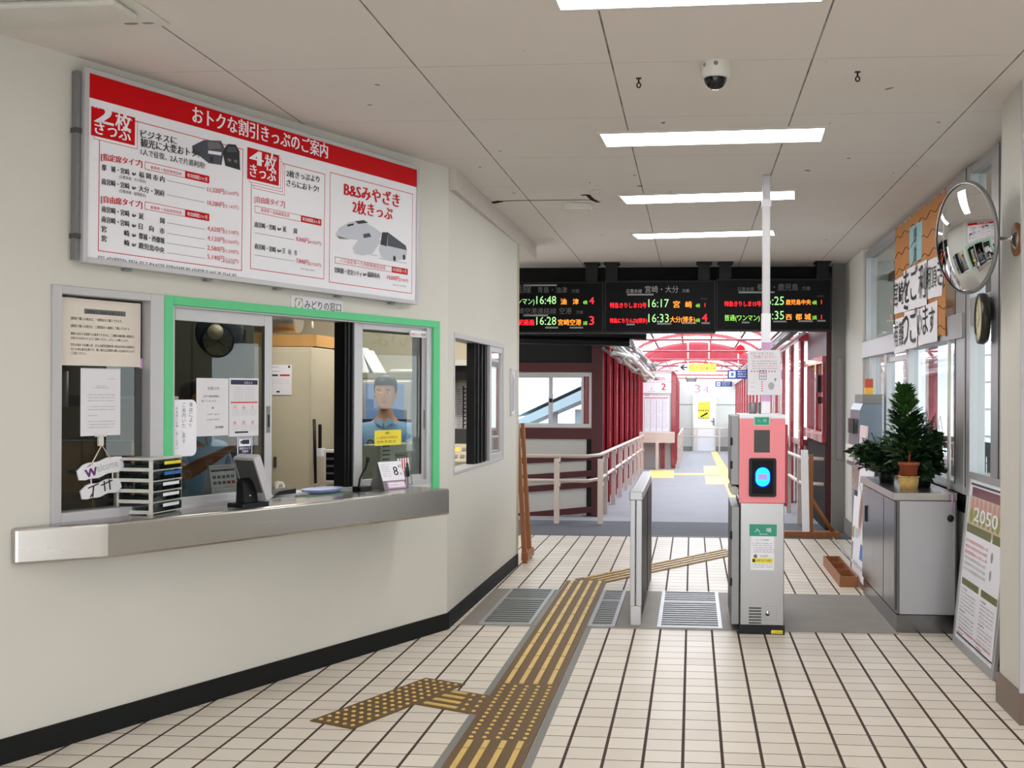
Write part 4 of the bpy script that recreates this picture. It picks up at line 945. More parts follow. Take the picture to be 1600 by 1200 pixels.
obj('console_shelf', MB().wbox(ka0 - .14, C2.x - .19, 8.45, 9.1, kb0 - .09, kb0 - .05), M['greymd'], label='grey wall shelf carrying the push-button console', cat='shelf')
# office lighting
def office_lamp(x, y, label):
    t = thing('ceiling_light', (x, y, 2.60), label, 'ceiling light', 'fluorescent fittings in the ticket office')
    obj('housing', MB().wbox(x - .62, x + .62, y - .11, y + .11, 2.59, 2.62), M['white'], t); obj('diffuser', MB().wbox(x - .6, x + .6, y - .08, y + .08, 2.575, 2.589), M['officelamp'], t)
office_lamp(-2.75, 7.0, 'fluorescent fitting nearer the serving window inside the ticket office')
office_lamp(-2.35, 8.4, 'fluorescent fitting over the steel rack inside the ticket office')

# ------------------------------------------------------------------ people
def skin_mesh(nodes, edges, sub=2):
    """nodes: name -> (xyz, radius); returns the smooth skinned surface"""
    names = list(nodes); idx = {n: i for i, n in enumerate(names)}
    me = bpy.data.meshes.new('figure'); me.from_pydata([tuple(nodes[n][0]) for n in names], [(idx[a], idx[b]) for a, b in edges], [])
    o = bpy.data.objects.new('figure', me); COL.objects.link(o)
    o.modifiers.new('skin', 'SKIN'); sb = o.modifiers.new('sub', 'SUBSURF'); sb.levels = sub; sb.render_levels = sub
    for n in names:
        sv = me.skin_vertices[0].data[idx[n]]; r = nodes[n][1]; sv.radius = r if isinstance(r, tuple) else (r, r); sv.use_root = False
    comp = list(range(len(names)))
    for _ in names:
        for a, b in edges: comp[idx[a]] = comp[idx[b]] = min(comp[idx[a]], comp[idx[b]])
    for r in set(comp): me.skin_vertices[0].data[r].use_root = True
    bpy.context.view_layer.update(); dg = bpy.context.evaluated_depsgraph_get()
    ev = bpy.data.meshes.new_from_object(o.evaluated_get(dg))
    vs = [v.co.copy() for v in ev.vertices]; fs = [tuple(p.vertices) for p in ev.polygons]
    bpy.data.objects.remove(o); bpy.data.meshes.remove(me); bpy.data.meshes.remove(ev); return vs, fs

def head_on(mb, o, fw, k=1.0, dark=1, lip=2, white=3):
    """head with face; o = centre of head, fw = facing direction; mb gets one closed head plus features"""
    fw = Vector(fw).normalized(); rt = fw.cross(_z).normalized(); upv = rt.cross(fw)
    prof = [(-.118, .020, .034, .045), (-.110, .042, .052, .036), (-.09, .056, .072, .018), (-.06, .066, .086, .004), (-.03, .071, .091, .0), (0, .074, .094, -.002), (.03, .076, .097, -.004), (.06, .075, .098, -.008), (.085, .066, .09, -.01), (.105, .047, .066, -.012), (.118, .02, .03, -.012)]
    n = 24; V = []
    for z, w, d, off in prof:
        for j in range(n):
            t = 2 * math.pi * j / n; x = w * math.cos(t); y = d * math.sin(t) + off
            if math.sin(t) > .2:
                nose = math.exp(-((x / .013) ** 2)) * math.exp(-(((z + .03) / .022) ** 2)) * .024 + math.exp(-((x / .012) ** 2)) * math.exp(-(((z + .005) / .02) ** 2)) * .012
                eye = math.exp(-(((abs(x) - .032) / .015) ** 2)) * math.exp(-(((z - .002) / .012) ** 2)) * -.009
                y += nose + eye
            V.append(o + (rt * x + fw * y + upv * z) * k)
    F = [(i * n + j, i * n + (j + 1) % n, (i + 1) * n + (j + 1) % n, (i + 1) * n + j) for i in range(len(prof) - 1) for j in range(n)]
    F += [tuple(range(n))[::-1], tuple((len(prof) - 1) * n + j for j in range(n))]
    mb.add(V, F, 0, True); fr = Fr(o, rt, upv, fw)
    for sx in (-1, 1):
        mb.ball(fr.pt(sx * .031 * k, .002 * k, .084 * k), .011 * k, .005 * k, .005 * k, white, 10, 6, fr); mb.ball(fr.pt(sx * .031 * k, .002 * k, .089 * k), .0055 * k, .005 * k, .004 * k, dark, 8, 5, fr)
        mb.ball(fr.pt(sx * .033 * k, .022 * k, .090 * k), .018 * k, .0032 * k, .005 * k, dark, 8, 5, fr); mb.ball(fr.pt(sx * .077 * k, -.012 * k, -.008 * k), .008 * k, .028 * k, .016 * k, 0, 10, 6, fr)
    mb.ball(fr.pt(0, -.066 * k, .084 * k), .022 * k, .006 * k, .008 * k, lip, 10, 6, fr)
    return fr
def hair_cap(fr, k=1.0):
    h = MB(); n = 24; V = []
    prof = [(-.035, 1.03), (.0, 1.06), (.03, 1.07), (.06, 1.09), (.09, 1.1), (.115, .98), (.13, .55), (.136, .1)]
    base = {-.035: (.072, .092), .0: (.075, .095), .03: (.077, .098), .06: (.076, .099), .09: (.07, .094), .115: (.058, .08), .13: (.05, .07), .136: (.03, .04)}
    for z, s_ in prof:
        w, d = base[z]
        for j in range(n):
            t = 2 * math.pi * j / n; x = w * s_ * math.cos(t); y = d * s_ * math.sin(t) - .008
            zz = z
            if math.sin(t) > .35 and z < .06: zz = .055 + z * .12; y = y * .97
            elif abs(math.cos(t)) > .85 and z < .02: zz = max(z, -.005)
            V.append(fr.pt(x * k, zz * k, y * k))
    F = [(i * n + j, i * n + (j + 1) % n, (i + 1) * n + (j + 1) % n, (i + 1) * n + j) for i in range(len(prof) - 1) for j in range(n)] + [tuple((len(prof) - 1) * n + j for j in range(n))]
    return h.add(V, F, 0, True)

def fingers(N, E, wrist, palm, dirv, side, nrm, base='', curl=.55, k=1.0):
    """palm node chain plus five finger chains"""
    dirv = dirv.normalized(); side = side.normalized(); nrm = nrm.normalized()
    kn = wrist + dirv * .085 * k
    N[base + 'palm'] = (wrist + dirv * .045 * k, (.034 * k, .017 * k)); N[base + 'kn'] = (kn, (.036 * k, .015 * k))
    E += [(palm, base + 'palm'), (base + 'palm', base + 'kn')]
    for i, (s_, L) in enumerate(((-.030, .066), (-.010, .078), (.010, .074), (.029, .058))):
        p = wrist + dirv * .078 * k + side * s_ * k; d = dirv.copy(); prev = None
        for j in range(4):
            nm = f'{base}f{i}{j}'; N[nm] = (p.copy(), .0088 * k if j < 3 else .007 * k)
            if prev: E.append((prev, nm))
            prev = nm; p = p + d * L * k * (.42, .32, .26, 0)[j]; d = (d + nrm * curl * (1 + .15 * i)).normalized()
    p = wrist + dirv * .03 * k - side * .028 * k; d = (dirv * .75 - side * .6 + nrm * .3).normalized(); prev = None
    for j in range(4):
        nm = f'{base}t{j}'; N[nm] = (p.copy(), .011 * k if j < 2 else .009 * k)
        if prev: E.append((prev, nm))
        prev = nm; p = p + d * .030 * k; d = (d + dirv * .25 + side * .15).normalized()

def person(loc, face, pose, label, skin, head_z, seated):
    """pose gives elbows, wrists (world) for both arms; loc = pelvis ground point"""
    f_ = Vector(face).normalized(); rt = f_.cross(_z).normalized(); o = Vector(loc)
    hp = head_z - .745
    P = lambda r, u, f2: o + rt * r + f_ * f2 + _z * u
    N = {}; E = []
    N['pelvis'] = (P(0, hp, 0), (.15, .105)); N['waist'] = (P(0, hp + .17, .01), (.135, .10)); N['chest'] = (P(0, hp + .36, .0), (.16, .11)); N['collar'] = (P(0, hp + .50, -.01), (.10, .075)); N['neck'] = (P(0, hp + .58, 0), .052); N['skull'] = (P(0, hp + .66, .01), .06)
    E += [('pelvis', 'waist'), ('waist', 'chest'), ('chest', 'collar'), ('collar', 'neck'), ('neck', 'skull')]
    for s_, nm in ((-1, 'l'), (1, 'r')):
        N[nm + 'sh'] = (P(s_ * .175, hp + .47, -.01), .058); E.append(('collar', nm + 'sh'))
        el, wr, dv, sd, nr = pose[nm]
        N[nm + 'el'] = (el, .043); N[nm + 'fo'] = (el.lerp(wr, .4), .041); N[nm + 'wr'] = (wr, (.027, .022)); E += [(nm + 'sh', nm + 'el'), (nm + 'el', nm + 'fo'), (nm + 'fo', nm + 'wr')]
        fingers(N, E, wr, nm + 'wr', dv, sd, nr, nm)
        # legs
        if seated:
            N[nm + 'kn_'] = (P(s_ * .12, hp - .03, .42), .065); N[nm + 'an'] = (P(s_ * .12, .08, .40), .042); N[nm + 'toe'] = (P(s_ * .12, .04, .56), .035)
        else:
            N[nm + 'kn_'] = (P(s_ * .09, hp * .53, .01), .062); N[nm + 'an'] = (P(s_ * .09, .08, 0), .042); N[nm + 'toe'] = (P(s_ * .09, .04, .15), .035)
        N[nm + 'hip'] = (P(s_ * .095, hp - .05, .02), .085)
        E += [('pelvis', nm + 'hip'), (nm + 'hip', nm + 'kn_'), (nm + 'kn_', nm + 'an'), (nm + 'an', nm + 'toe')]
    vs, fs = skin_mesh(N, E)
    t = thing('person', o, label, 'person')
    b = MB(); b.add(vs, fs, 0, True)
    fr = head_on(b, P(0, head_z, .02), f_)
    obj('body', b, [skin, M['hair'], mat('lip', (150, 84, 76), .5), M['white']], t)
    obj('hair', hair_cap(fr), M['hair'], t)
    # shirt: torso and short sleeves, a little outside the body
    SN = {'pelvis': (P(0, hp + .0, 0), (.175, .125)), 'waist': (N['waist'][0], (.165, .128)), 'chest': (N['chest'][0], (.178, .128)), 'collar': (P(0, hp + .485, -.01), (.118, .088)), 'top': (P(0, hp + .545, 0), (.068, .066))}
    SE = [('pelvis', 'waist'), ('waist', 'chest'), ('chest', 'collar'), ('collar', 'top')]
    for nm in 'lr':
        sh = N[nm + 'sh'][0]; el = pose[nm][0]
        SN[nm + 'sh'] = (sh, .075); SN[nm + 'm'] = (sh.lerp(el, .45), .070); SN[nm + 'cf'] = (sh.lerp(el, .78), .066); SE += [('collar', nm + 'sh'), (nm + 'sh', nm + 'm'), (nm + 'm', nm + 'cf')]
    vs, fs = skin_mesh(SN, SE); shb = MB(); shb.add(vs, fs, 0, True); sh_ = obj('shirt', shb, M['shirt'], t)
    # trousers
    TN = {'pelvis': (P(0, hp + .02, 0), (.165, .12))}; TE = []
    for nm in 'lr':
        for q_, r_ in (('hip', .1), ('kn_', .078), ('an', .06)): TN[nm + q_] = (N[nm + q_][0], r_)
        TE += [('pelvis', nm + 'hip'), (nm + 'hip', nm + 'kn_'), (nm + 'kn_', nm + 'an')]
    vs, fs = skin_mesh(TN, TE); tb2 = MB(); tb2.add(vs, fs, 0, True); obj('trousers', tb2, M['trouser'], t)
    # collar, placket, badge
    cb = MB()
    for s_ in (-1, 1): cb.poly(Fr(P(s_ * .008, hp + .535, .082), rt * s_, (_z + f_ * -.35).normalized(), (f_ + _z * .3).normalized()), [(0, -.035), (.055, .0), (.06, .025), (.02, .03), (0, .012)], 0, .006, 0)
    obj('collar', cb, M['shirt'], sh_)
    bd = MB(); bf = Fr(P(.085, hp + .39, .125), rt, _z, f_); bd.disc(bf, 0, 0, .026, .026, .012, 0); bd.disc(bf, 0, 0, .018, .018, .013, 1)
    ep = bd
    for s_ in (-1, 1): ep.box(Fr(P(s_ * .13, hp + .545, -.01), rt, f_, _z), -.05, .05, -.022, .022, -.02, .012, 0)
    obj('badge', ep, [M['navy'], M['greymd']], sh_)
    return t
# the clerk facing the serving window
ck = at_y(603, 612, 7.68); g0 = Vector((ck.x, 7.68, 0)); fdir = Vector((.12, -1, 0))
rt_ = fdir.normalized().cross(_z)
pose = {'l': (g0 + Vector((.24, -.12, 1.02)), g0 + Vector((.14, -.24, 1.0)), Vector((-.6, -.7, 0)), Vector((.7, -.6, 0)), Vector((0, 0, -1))),
        'r': (g0 + Vector((-.27, -.10, 1.02)), g0 + Vector((-.06, -.22, 1.0)), Vector((.8, -.5, 0)), Vector((.5, .8, 0)), Vector((0, 0, -1)))}
person(g0, fdir, pose, 'ticket clerk in a light blue short-sleeved uniform shirt, facing out through the serving window', M['skin'], at_y(603, 614, 7.68).z, False)
# colleague turned sideways, forearm stretched towards the sash
c0 = at_y(316, 700, 5.95); g1 = Vector((c0.x - .06, 5.98, 0)); fd = Vector((.93, -.36, 0))
hz1 = at_y(330, 630, 5.9).z
wr = at_y(350, 706, 5.72); el = at_y(287, 742, 5.66)
wl = g1 + Vector((.42, .10, hz1 - .52)); elv = g1 + Vector((.12, .26, hz1 - .56))
hv = (at_y(370, 700, 5.75) - wr)
pose = {'r': (el, wr, hv + Vector((0, 0, .02)), Vector((.1, -.3, -.95)), Vector((.3, .6, -.7))), 'l': (elv, wl, Vector((1, -.1, 0)), Vector((0, -1, 0)), Vector((0, 0, -1)))}
person(g1, fd, pose, 'staff member in a light blue shirt, head hidden by the notices, bare forearm stretched sideways', M['skin_tan'], hz1, True)
st = thing('office_stool', (g1.x, g1.y, 0), 'round black stool under the staff member with the stretched arm', 'stool')
sz_ = hz1 - .745 - .20
obj('seat', MB().lathe(Fr((g1.x, g1.y, sz_), (1, 0, 0), (0, 1, 0), (0, 0, 1)), [(0, -.07), (.17, -.07), (.18, -.03), (.17, 0), (0, 0)], 20), M['black'], st)
obj('post', MB().tube([(g1.x, g1.y, .05), (g1.x, g1.y, sz_ - .06)], .03, 10), M['alu_dk'], st); obj('foot', MB().lathe(Fr((g1.x, g1.y, 0), (1, 0, 0), (0, 1, 0), (0, 0, 1)), [(0, 0), (.22, 0), (.2, .03), (.03, .06)], 20), M['alu_dk'], st)
# ------------------------------------------------------------------ drain gratings in the concrete band
def grate(x0, x1, y0, y1, label):
    t = thing('floor_grate', ((x0 + x1) / 2, (y0 + y1) / 2, .004), label, 'drain grate', 'steel gratings in the concrete floor band')
    obj('frame', MB().ring(WF, x0, x1, y0, y1, .025, .004, .012), M['alu'], t)
    sl = MB(); n = int((y1 - y0 - .06) / .072)
    for k in range(n):
        yy = y0 + .03 + k * .072; sl.wbox(x0 + .025, x1 - .025, yy, yy + .04, .004, .0105)
    ym = (y0 + y1) / 2 + .2; sl.wbox(x0 + .025, x1 - .025, ym, ym + .05, .004, .011)
    obj('slats', sl, M['alu_dk'], t); obj('drain_well', MB().wbox(x0 + .025, x1 - .025, y0 + .025, y1 - .025, .004, .0055), M['rubber'], t)
grate(-1.40, -1.05, 7.09, 8.38, 'wide steel floor grate between the ticket wall and the tactile strip')
grate(-.68, -.50, 7.09, 8.38, 'narrow steel floor grate between the tactile strip and the low barrier')
grate(-.225, .20, 7.09, 8.38, 'steel floor grate between the low barrier and the pink gate')

# ------------------------------------------------------------------ tactile paving
def dots(mb, fr, a0, a1, b0, b1, na, nb, r=.011):
    for i in range(na):
        for j in range(nb):
            a = a0 + (a1 - a0) * (i + .5) / na; b = b0 + (b1 - b0) * (j + .5) / nb
            mb.lathe(Fr(fr.pt(a, b, 0), fr.r, fr.u, fr.n), [(r, .004), (r * .75, .0085), (0, .009)], 8, 1, False)
def bars(mb, fr, a0, a1, b0, b1, seg, gap=.014, n=4, w=.0125):
    for i in range(n):
        a = a0 + (a1 - a0) * (i + .5) / n; b = b0
        while b < b1 - .02:
            e = min(b + seg - gap, b1); mb.box(fr, a - w, a + w, b, e, .004, .0092, 1); b += seg
xl, xr_ = -1.0, -.70
tp = thing('tactile_guide_path', (-.85, 4.5, 0), 'long brown tactile strip with yellow bars running from the near floor to the gates', 'tactile paving')
g = MB(); e0 = at_z(893, 910); e1 = at_z(946, 910); y_end = 8.80
g.wbox(xl - .012, xr_ + .012, 2.2, y_end, 0, .0068, 0); y1_ = at_z(760, 1158).y - .0; y2_ = y1_ + .9
WT_ = WF.at(0, 0, .003); bars(g, WT_, xl, xr_, 2.2, y1_ - .02, .3); dots(g, WT_, xl, xr_, y1_, y2_, 5, 15); bars(g, WT_, xl, xr_, y2_ + .02, y_end - .02, .3)
g.wbox(xl - .05, xl - .015, 2.2, 7.07, 0, .0025, 2); g.wbox(xr_ + .015, xr_ + .05, 2.2, 7.07, 0, .0025, 2)
obj('strip', g, [M['tact'], M['tbar'], M['greymd']], tp)
# the leg turning towards the gate
p0 = Vector(((xl + xr_) / 2, y_end - .02, 0)); p1 = at_z(1148, 861); d = (p1 - p0); L = d.length; ft_ = Fr(p0, Vector((d.y, -d.x, 0)).normalized(), d.normalized(), (0, 0, 1))
g = MB(); sh = .135; k_ = d.x / d.y
g.poly(ft_, [(-.15, -.15 * -k_ * .5 - .02), (.15, .15 * -k_ * .5 - .02), (.15, L), (-.15, L)], 0, .0042, 0); bars(g, ft_, -.15, .15, .1, L, .3)
obj('tactile_turn_path', g, [M['tact'], M['tbar']], label='tactile strip turning away towards the passage behind the low barrier', cat='tactile paving')
# the dotted pad in front of the counter and its short link
A_, B_2, C_, D_2 = at_z(484, 1127), at_z(665, 1060), at_z(731, 1068), at_z(562, 1136)
ux = B_2 - A_; uL = ux.length; fpd = Fr(A_, ux.normalized(), None or Vector((ux.y, -ux.x, 0)).normalized(), (0, 0, 1)); fpd.u = Vector((ux.y, -ux.x, 0)).normalized()
wv = ((D_2 - A_).dot(fpd.u) + (C_ - B_2).dot(fpd.u)) / 2
g = MB(); g.box(fpd, 0, uL, 0, wv, 0, .004, 0); dots(g, fpd, .01, uL - .01, .01, wv - .01, 15, 5)
obj('tactile_pad', g, [M['tact'], M['tbar']], label='dotted brown tactile pad on the tiles in front of the counter', cat='tactile paving')
q0 = at_z(650, 1102); q1 = Vector((xl - .05, 0, 0)); e_ = at_z(755, 1118)
lf_ = fpd.pt(uL * .52, wv, 0); rt2 = fpd.pt(uL * .52 + .3, wv, 0)
fl2 = Fr(lf_, fpd.r, fpd.u, (0, 0, 1)); tl2 = (xl - .012 - lf_.x) / fpd.u.x; tr2 = (xl - .012 - rt2.x) / fpd.u.x
g = MB(); g.poly(fl2, [(0, 0.001), (.3, 0.001), (.3, tr2), (0, tl2)], 0, .0038, 0)
for i in range(4):
    a = .0375 + .075 * i; tt_ = tl2 + (tr2 - tl2) * a / .3; g.box(fl2, a - .012, a + .012, .03, tt_ - .13, .0038, .009, 1)
    for j in range(2):
        if tt_ - .09 + .06 * j < tt_: g.lathe(Fr(fl2.pt(a, tt_ - .09 + .06 * j, 0), fl2.r, fl2.u, fl2.n), [(.011, .0038), (.008, .0085), (0, .009)], 8, 1, False)
obj('tactile_link', g, [M['tact'], M['tbar']], label='short barred tactile link joining the dotted pad to the long strip', cat='tactile paving')

# ------------------------------------------------------------------ ticket gate
gy = 6.98; GX0, GX1 = .303, .585; gzt = at_y(1190, 648, gy).z; gzm = at_y(1190, 786, gy).z
gt = thing('ticket_gate', ((GX0 + GX1) / 2, gy + .4, 0), 'slim ticket gate with a salmon pink head and a glowing blue card reader', 'ticket gate')
FG = Fr((0, gy, 0), (1, 0, 0), (0, 0, 1), (0, -1, 0))
obj('pedestal', MB().wbox(GX0 + .005, GX1, gy + .01, gy + .78, .055, gzm), mat('gate_steel', (158, 157, 156), .3, 1.0, var=.02), gt, bevel=.004)
obj('plinth', MB().wbox(GX0, GX1 + .005, gy, gy + .78, 0, .055), M['black'], gt)
hd = MB(); hd.wbox(GX0 - .005, GX1 + .004, gy - .005, gy + .03, gzm, gzt - .025, 0); hd.wbox(GX0 + .0, GX1 + .004, gy + .03, gy + .55, gzm + .02, gzt - .025, 1); hd.wbox(GX1 + .004, GX1 + .02, gy, gy + .25, gzm - .02, gzm + .5, 2)
hd.wbox(GX0 - .005, GX1 + .004, gy - .005, gy + .55, gzt - .025, gzt, 3)
obj('head', hd, [M['pink'], M['steel_dk'], M['redside'], M['white']], gt, bevel=.003)
sd = MB(); sd.wbox(GX0 - .055, GX0 + .0, gy + .05, gy + .60, gzm + .11, gzt - .01, 0); sd.wbox(GX0 - .05, GX0, gy + .05, gy + .7, .05, gzm - .03, 0); sd.hull((GX0 - .03, gy + .08, gzm + .07), (GX0 - .03, gy + .5, gzm + .07), .03, .03, 12, 1); 
for zz in (.3, .6, 1.05, 1.2): sd.wbox(GX0 - .06, GX0 - .045, gy + .03, gy + .06, zz, zz + .05, 2)
obj('flap_housing', sd, [M['alu_dk'], M['offwhite'], M['black']], gt, bevel=.003)
def G(x, y): return FG.px(x, y, .005)
def prect(mb, x0, y0, x1, y1, c, m):
    a0, b0 = G(x0, y1); a1, b1 = G(x1, y0); mb.rect(FG, a0, a1, b0, b1, c, m); return a0, a1, b0, b1
s = MB(); a0, a1, b0, b1 = prect(s, 1178, 651, 1203, 665, .0056, 0); s.rect(FG, a0 + .006, a1 - .006, b0 + .006, b1 - .006, .006, 1); s.text(FG, '入 場', a0 + .02, b0 + .024, 0, .0064, 0, width=a1 - a0 - .04, hk=.8)
obj('entry_label', s, [mat('pale_mint_print', (150, 220, 190), .4), M['teal']], gt)
s = MB(); prect(s, 1178, 672, 1203, 707, .006, 0); obj('dark_display', s, M['greydk'], gt)
a0, b0 = G(1170, 776); a1, b1 = G(1213, 716)
cr = MB(); cr.rrect(FG, a0, a1, b0, b1, .014, .005, .012, 0); cr.rrect(FG, a0 + .02, a1 - .02, b0 + .02, b1 - .012, .005, .013, .016, 1)
rd = obj('card_reader', cr, [M['black'], M['screen']], gt, bevel=.002)
ac_, bc_ = G(1191.5, 745); s = MB(); s.rrect(FG, ac_ - .05, ac_ + .05, bc_ - .068, bc_ + .064, .049, .0166, .0166, 2); s.rrect(FG, ac_ - .045, ac_ + .045, bc_ - .06, bc_ + .06, .044, .0172, .0172, 0); s.rect(FG, ac_ - .03, ac_ + .03, bc_ - .018, bc_ + .018, .0178, 1)
obj('reader_light', s, [M['cyan'], M['cyan2'], M['bluerim']], rd)
s = MB(); FG0 = FG; a0, a1, b0, b1 = prect(s, 1171, 820, 1214, 838, -.009, 0); s.text(FG, '入　場', a0 + .034, b0 + .028, 0, -.0085, 1, width=a1 - a0 - .068, hk=.85); s.text(FG, 'Entrance', a0 + .065, b0 + .010, 0, -.0085, 1, width=.05)
obj('entry_label', s, [M['teal'], M['white']], gt)
s = MB(); a0, a1, b0, b1 = prect(s, 1173, 838, 1210, 891, -.0095, 0); w = a1 - a0; h = b1 - b0
s.text(FG, 'ICカードご利用案内', a0 + .03, b1 - .03, 0, -.0088, 1, width=w * .6)
for k in range(3): s.greek(FG, a0 + .01, a1 - .01, b1 - .05 - .014 * k, .006, -.0088, 2, 1, k)
for k in range(6): s.outline(FG, a0 + .02 + .022 * k, a0 + .036 + .022 * k, b1 - .105, b1 - .085, .0015, -.0088, 2)
s.disc(FG, a0 + .03, b1 - .13, .012, .012, -.0088, 2); s.greek(FG, a0 + .06, a0 + .11, b1 - .135, .012, -.0088, 2, 1, 9); s.rect(FG, a0 + .008, a1 - .008, b0 + .045, b0 + .075, -.0088, 3); s.rect(FG, a0 + .012, a0 + .028, b0 + .05, b0 + .07, -.0086, 1); s.greek(FG, a0 + .034, a1 - .014, b0 + .055, .01, -.0084, 1, 1, 5)
for k in range(2): s.greek(FG, a0 + .01, a1 - .01, b0 + .03 - .014 * k, .006, -.0088, 2, 1, k + 4)
obj('fare_sticker', s, [M['white'], M['ink'], M['greyink'], M['yellow']], gt)
s = MB(); a0, b0 = G(1170, 975); a1, b1 = G(1190, 948)
for k in range(6): s.rrect(FG, a0, a1, b0 + k * .019, b0 + .009 + k * .019, .004, -.0098, -.006, 0)
a0, b0 = G(1195, 970); a1, b1 = G(1214, 948); s.outline(FG, a0, a1, b0, b1, .002, -.0095, 1); s.lathe(Fr(FG.pt(a0 + .018, (b0 + b1) / 2, -.01), FG.r, FG.u, FG.n), [(.016, 0), (.016, .006), (.006, .006), (.006, .012), (0, .012)], 14, 2)
obj('vent_and_lock', s, [M['greydk'], M['alu_dk'], M['chrome']], gt)
s = MB(); a0, b0 = FG.px(1205, 990); a1, b1 = FG.px(1223, 985); s.rect(FG, a0, a1, b0, b1, .0006, 0); s.greek(FG, a0 + .008, a1, b0 + .004, .01, .001, 1, 1); obj('yellow_sticker', s, [M['yellow'], M['ink']], gt)
# sensor cans behind the head
for k, xx in enumerate((1176, 1191)):
    px_ = at_y(xx, 640, gy + .35); obj('sensor_can', MB().hull((px_.x, gy + .35, gzt - .0), (px_.x, gy + .35, gzt + .075), .026, .026, 14), M['alu_dk'], gt)
# pole from the ceiling
pc_ = at_z(1195, 272, CEIL); PXc, PYc = .485, 7.30
po = thing('ceiling_pole', (PXc, PYc, gzt), 'white square pole rising from the pink gate to the ceiling', 'pole')
ps = MB(); ps.wbox(PXc - .026, PXc + .026, PYc - .026, PYc + .026, gzt, CEIL)
obj('shaft', ps, M['alu_lt'], po, bevel=.005)
zj = at_y(1195, 490, PYc).z; obj('lower_reflection', MB().wbox(PXc - .030, PXc + .030, PYc - .03, PYc + .03, gzt, zj), M['white'], po, bevel=.004)  # bright reflection on the lower pole, put in as white colour
zs = at_y(1195, 312, PYc).z; obj('collar', MB().wbox(PXc - .031, PXc + .031, PYc - .031, PYc + .031, zs - .05, zs), M['white'], po, bevel=.004)
FP = FY(PYc - .0305); s = MB()
for y0, y1 in ((535, 553), (612, 627)):
    b0 = FP.px(1195, y1)[1]; b1 = FP.px(1195, y0)[1]; s.box(FP, PXc - .0305, PXc + .0305, b0, b1, 0, .002)
obj('tape', s, M['pinktape'], po)
FP2 = FY(PYc - .034); a0, b0 = FP2.px(1168, 617); a1, b1 = FP2.px(1219, 547); s = MB(); s.box(FP2, a0, a1, b0, b1, 0, .002, 0); w = a1 - a0; h = b1 - b0
s.text(FP2, 'ICカードはこちらに', a0 + w * .1, b1 - h * .10, 0, .0026, 1, width=w * .7, hk=1.2); s.text(FP2, 'ご利用ください', a0 + w * .1, b1 - h * .18, 0, .0026, 2, width=w * .74)
for k in range(4): s.greek(FP2, a0 + w * .14, a0 + w * .92, b1 - h * (.26 + .055 * k), h * .025, .0026, 1 + (k == 2), 1, k)
for k in range(9): s.rect(FP2, a0 + w * (.1 + .09 * k), a0 + w * (.14 + .09 * k), b1 - h * .49, b1 - h * .46, .0026, 2)
s.outline(FP2, a0 + w * .36, a0 + w * .58, b1 - h * .66, b1 - h * .45, .003, .0026, 3); 
for k in range(2): s.rect(FP2, a0 + w * .36, a0 + w * .58, b1 - h * (.52 + .07 * k), b1 - h * (.51 + .07 * k), .0026, 3); s.rect(FP2, a0 + w * (.43 + .07 * k), a0 + w * (.44 + .07 * k), b1 - h * .66, b1 - h * .45, .0026, 3)
for k in range(5): s.rect(FP2, a0 + w * .42, a0 + w * .47, b1 - h * (.72 + .05 * k), b1 - h * (.70 + .05 * k), .0026, 2)
s.greek(FP2, a0 + w * .82, a0 + w * .9, b1 - h * .7, h * .07, .0026, 4, 1, 3); s.disc(FP2, a0 + w * .73, b0 + h * .2, .02, .025, .0026, 5)
for k in range(3): s.greek(FP2, a0 + w * .1, a0 + w * .35, b0 + h * (.06 + .1 * k), h * .02, .0026, 2, .5, k)
obj('gate_notice', s, [M['paper'], M['greyink'], M['pinktext'], M['purple'], M['ink'], M['paleink']], label='white paper notice taped across the pole above the pink gate', cat='notice')

# ------------------------------------------------------------------ low barrier (divider)
bar = thing('gate_barrier', (-.365, 8.0, 0), 'low stainless barrier with dark side panels left of the gate passage', 'barrier')
zt = at_y(996, 768, 7.16).z
obj('panel', MB().wbox(-.395, -.335, 7.2, 8.95, .02, zt - .05), M['alu_dk'], bar)
fx_ = MB(); fx_.wbox(-.405, -.372, 7.155, 7.20, .13, zt - .05); fx_.wbox(-.366, -.328, 7.155, 7.20, .13, zt - .05); fx_.wbox(-.372, -.366, 7.165, 7.2, .13, zt - .05)
obj('front_post', fx_, M['alu'], bar, bevel=.004)
obj('foot_casting', MB().wbox(-.403, -.33, 7.158, 7.21, 0, .13), M['alu_lt'], bar, bevel=.006)
obj('top_cap', MB().poly(Fr((0, 0, zt - .06), (1, 0, 0), (0, 1, 0), (0, 0, 1)), [(-.412, 7.15), (-.322, 7.15), (-.322, 8.6), (-.345, 9.0), (-.412, 9.0)], 0, .062), M['alu'], bar, bevel=.008)
obj('side_panel', MB().wbox(-.334, -.328, 7.24, 8.0, .06, zt - .08).wbox(-.334, -.328, 8.1, 8.85, .06, zt - .08), M['black'], bar)
obj('rear_post', MB().wbox(-.40, -.33, 8.88, 8.96, 0, zt - .06), M['alu_lt'], bar, bevel=.004)

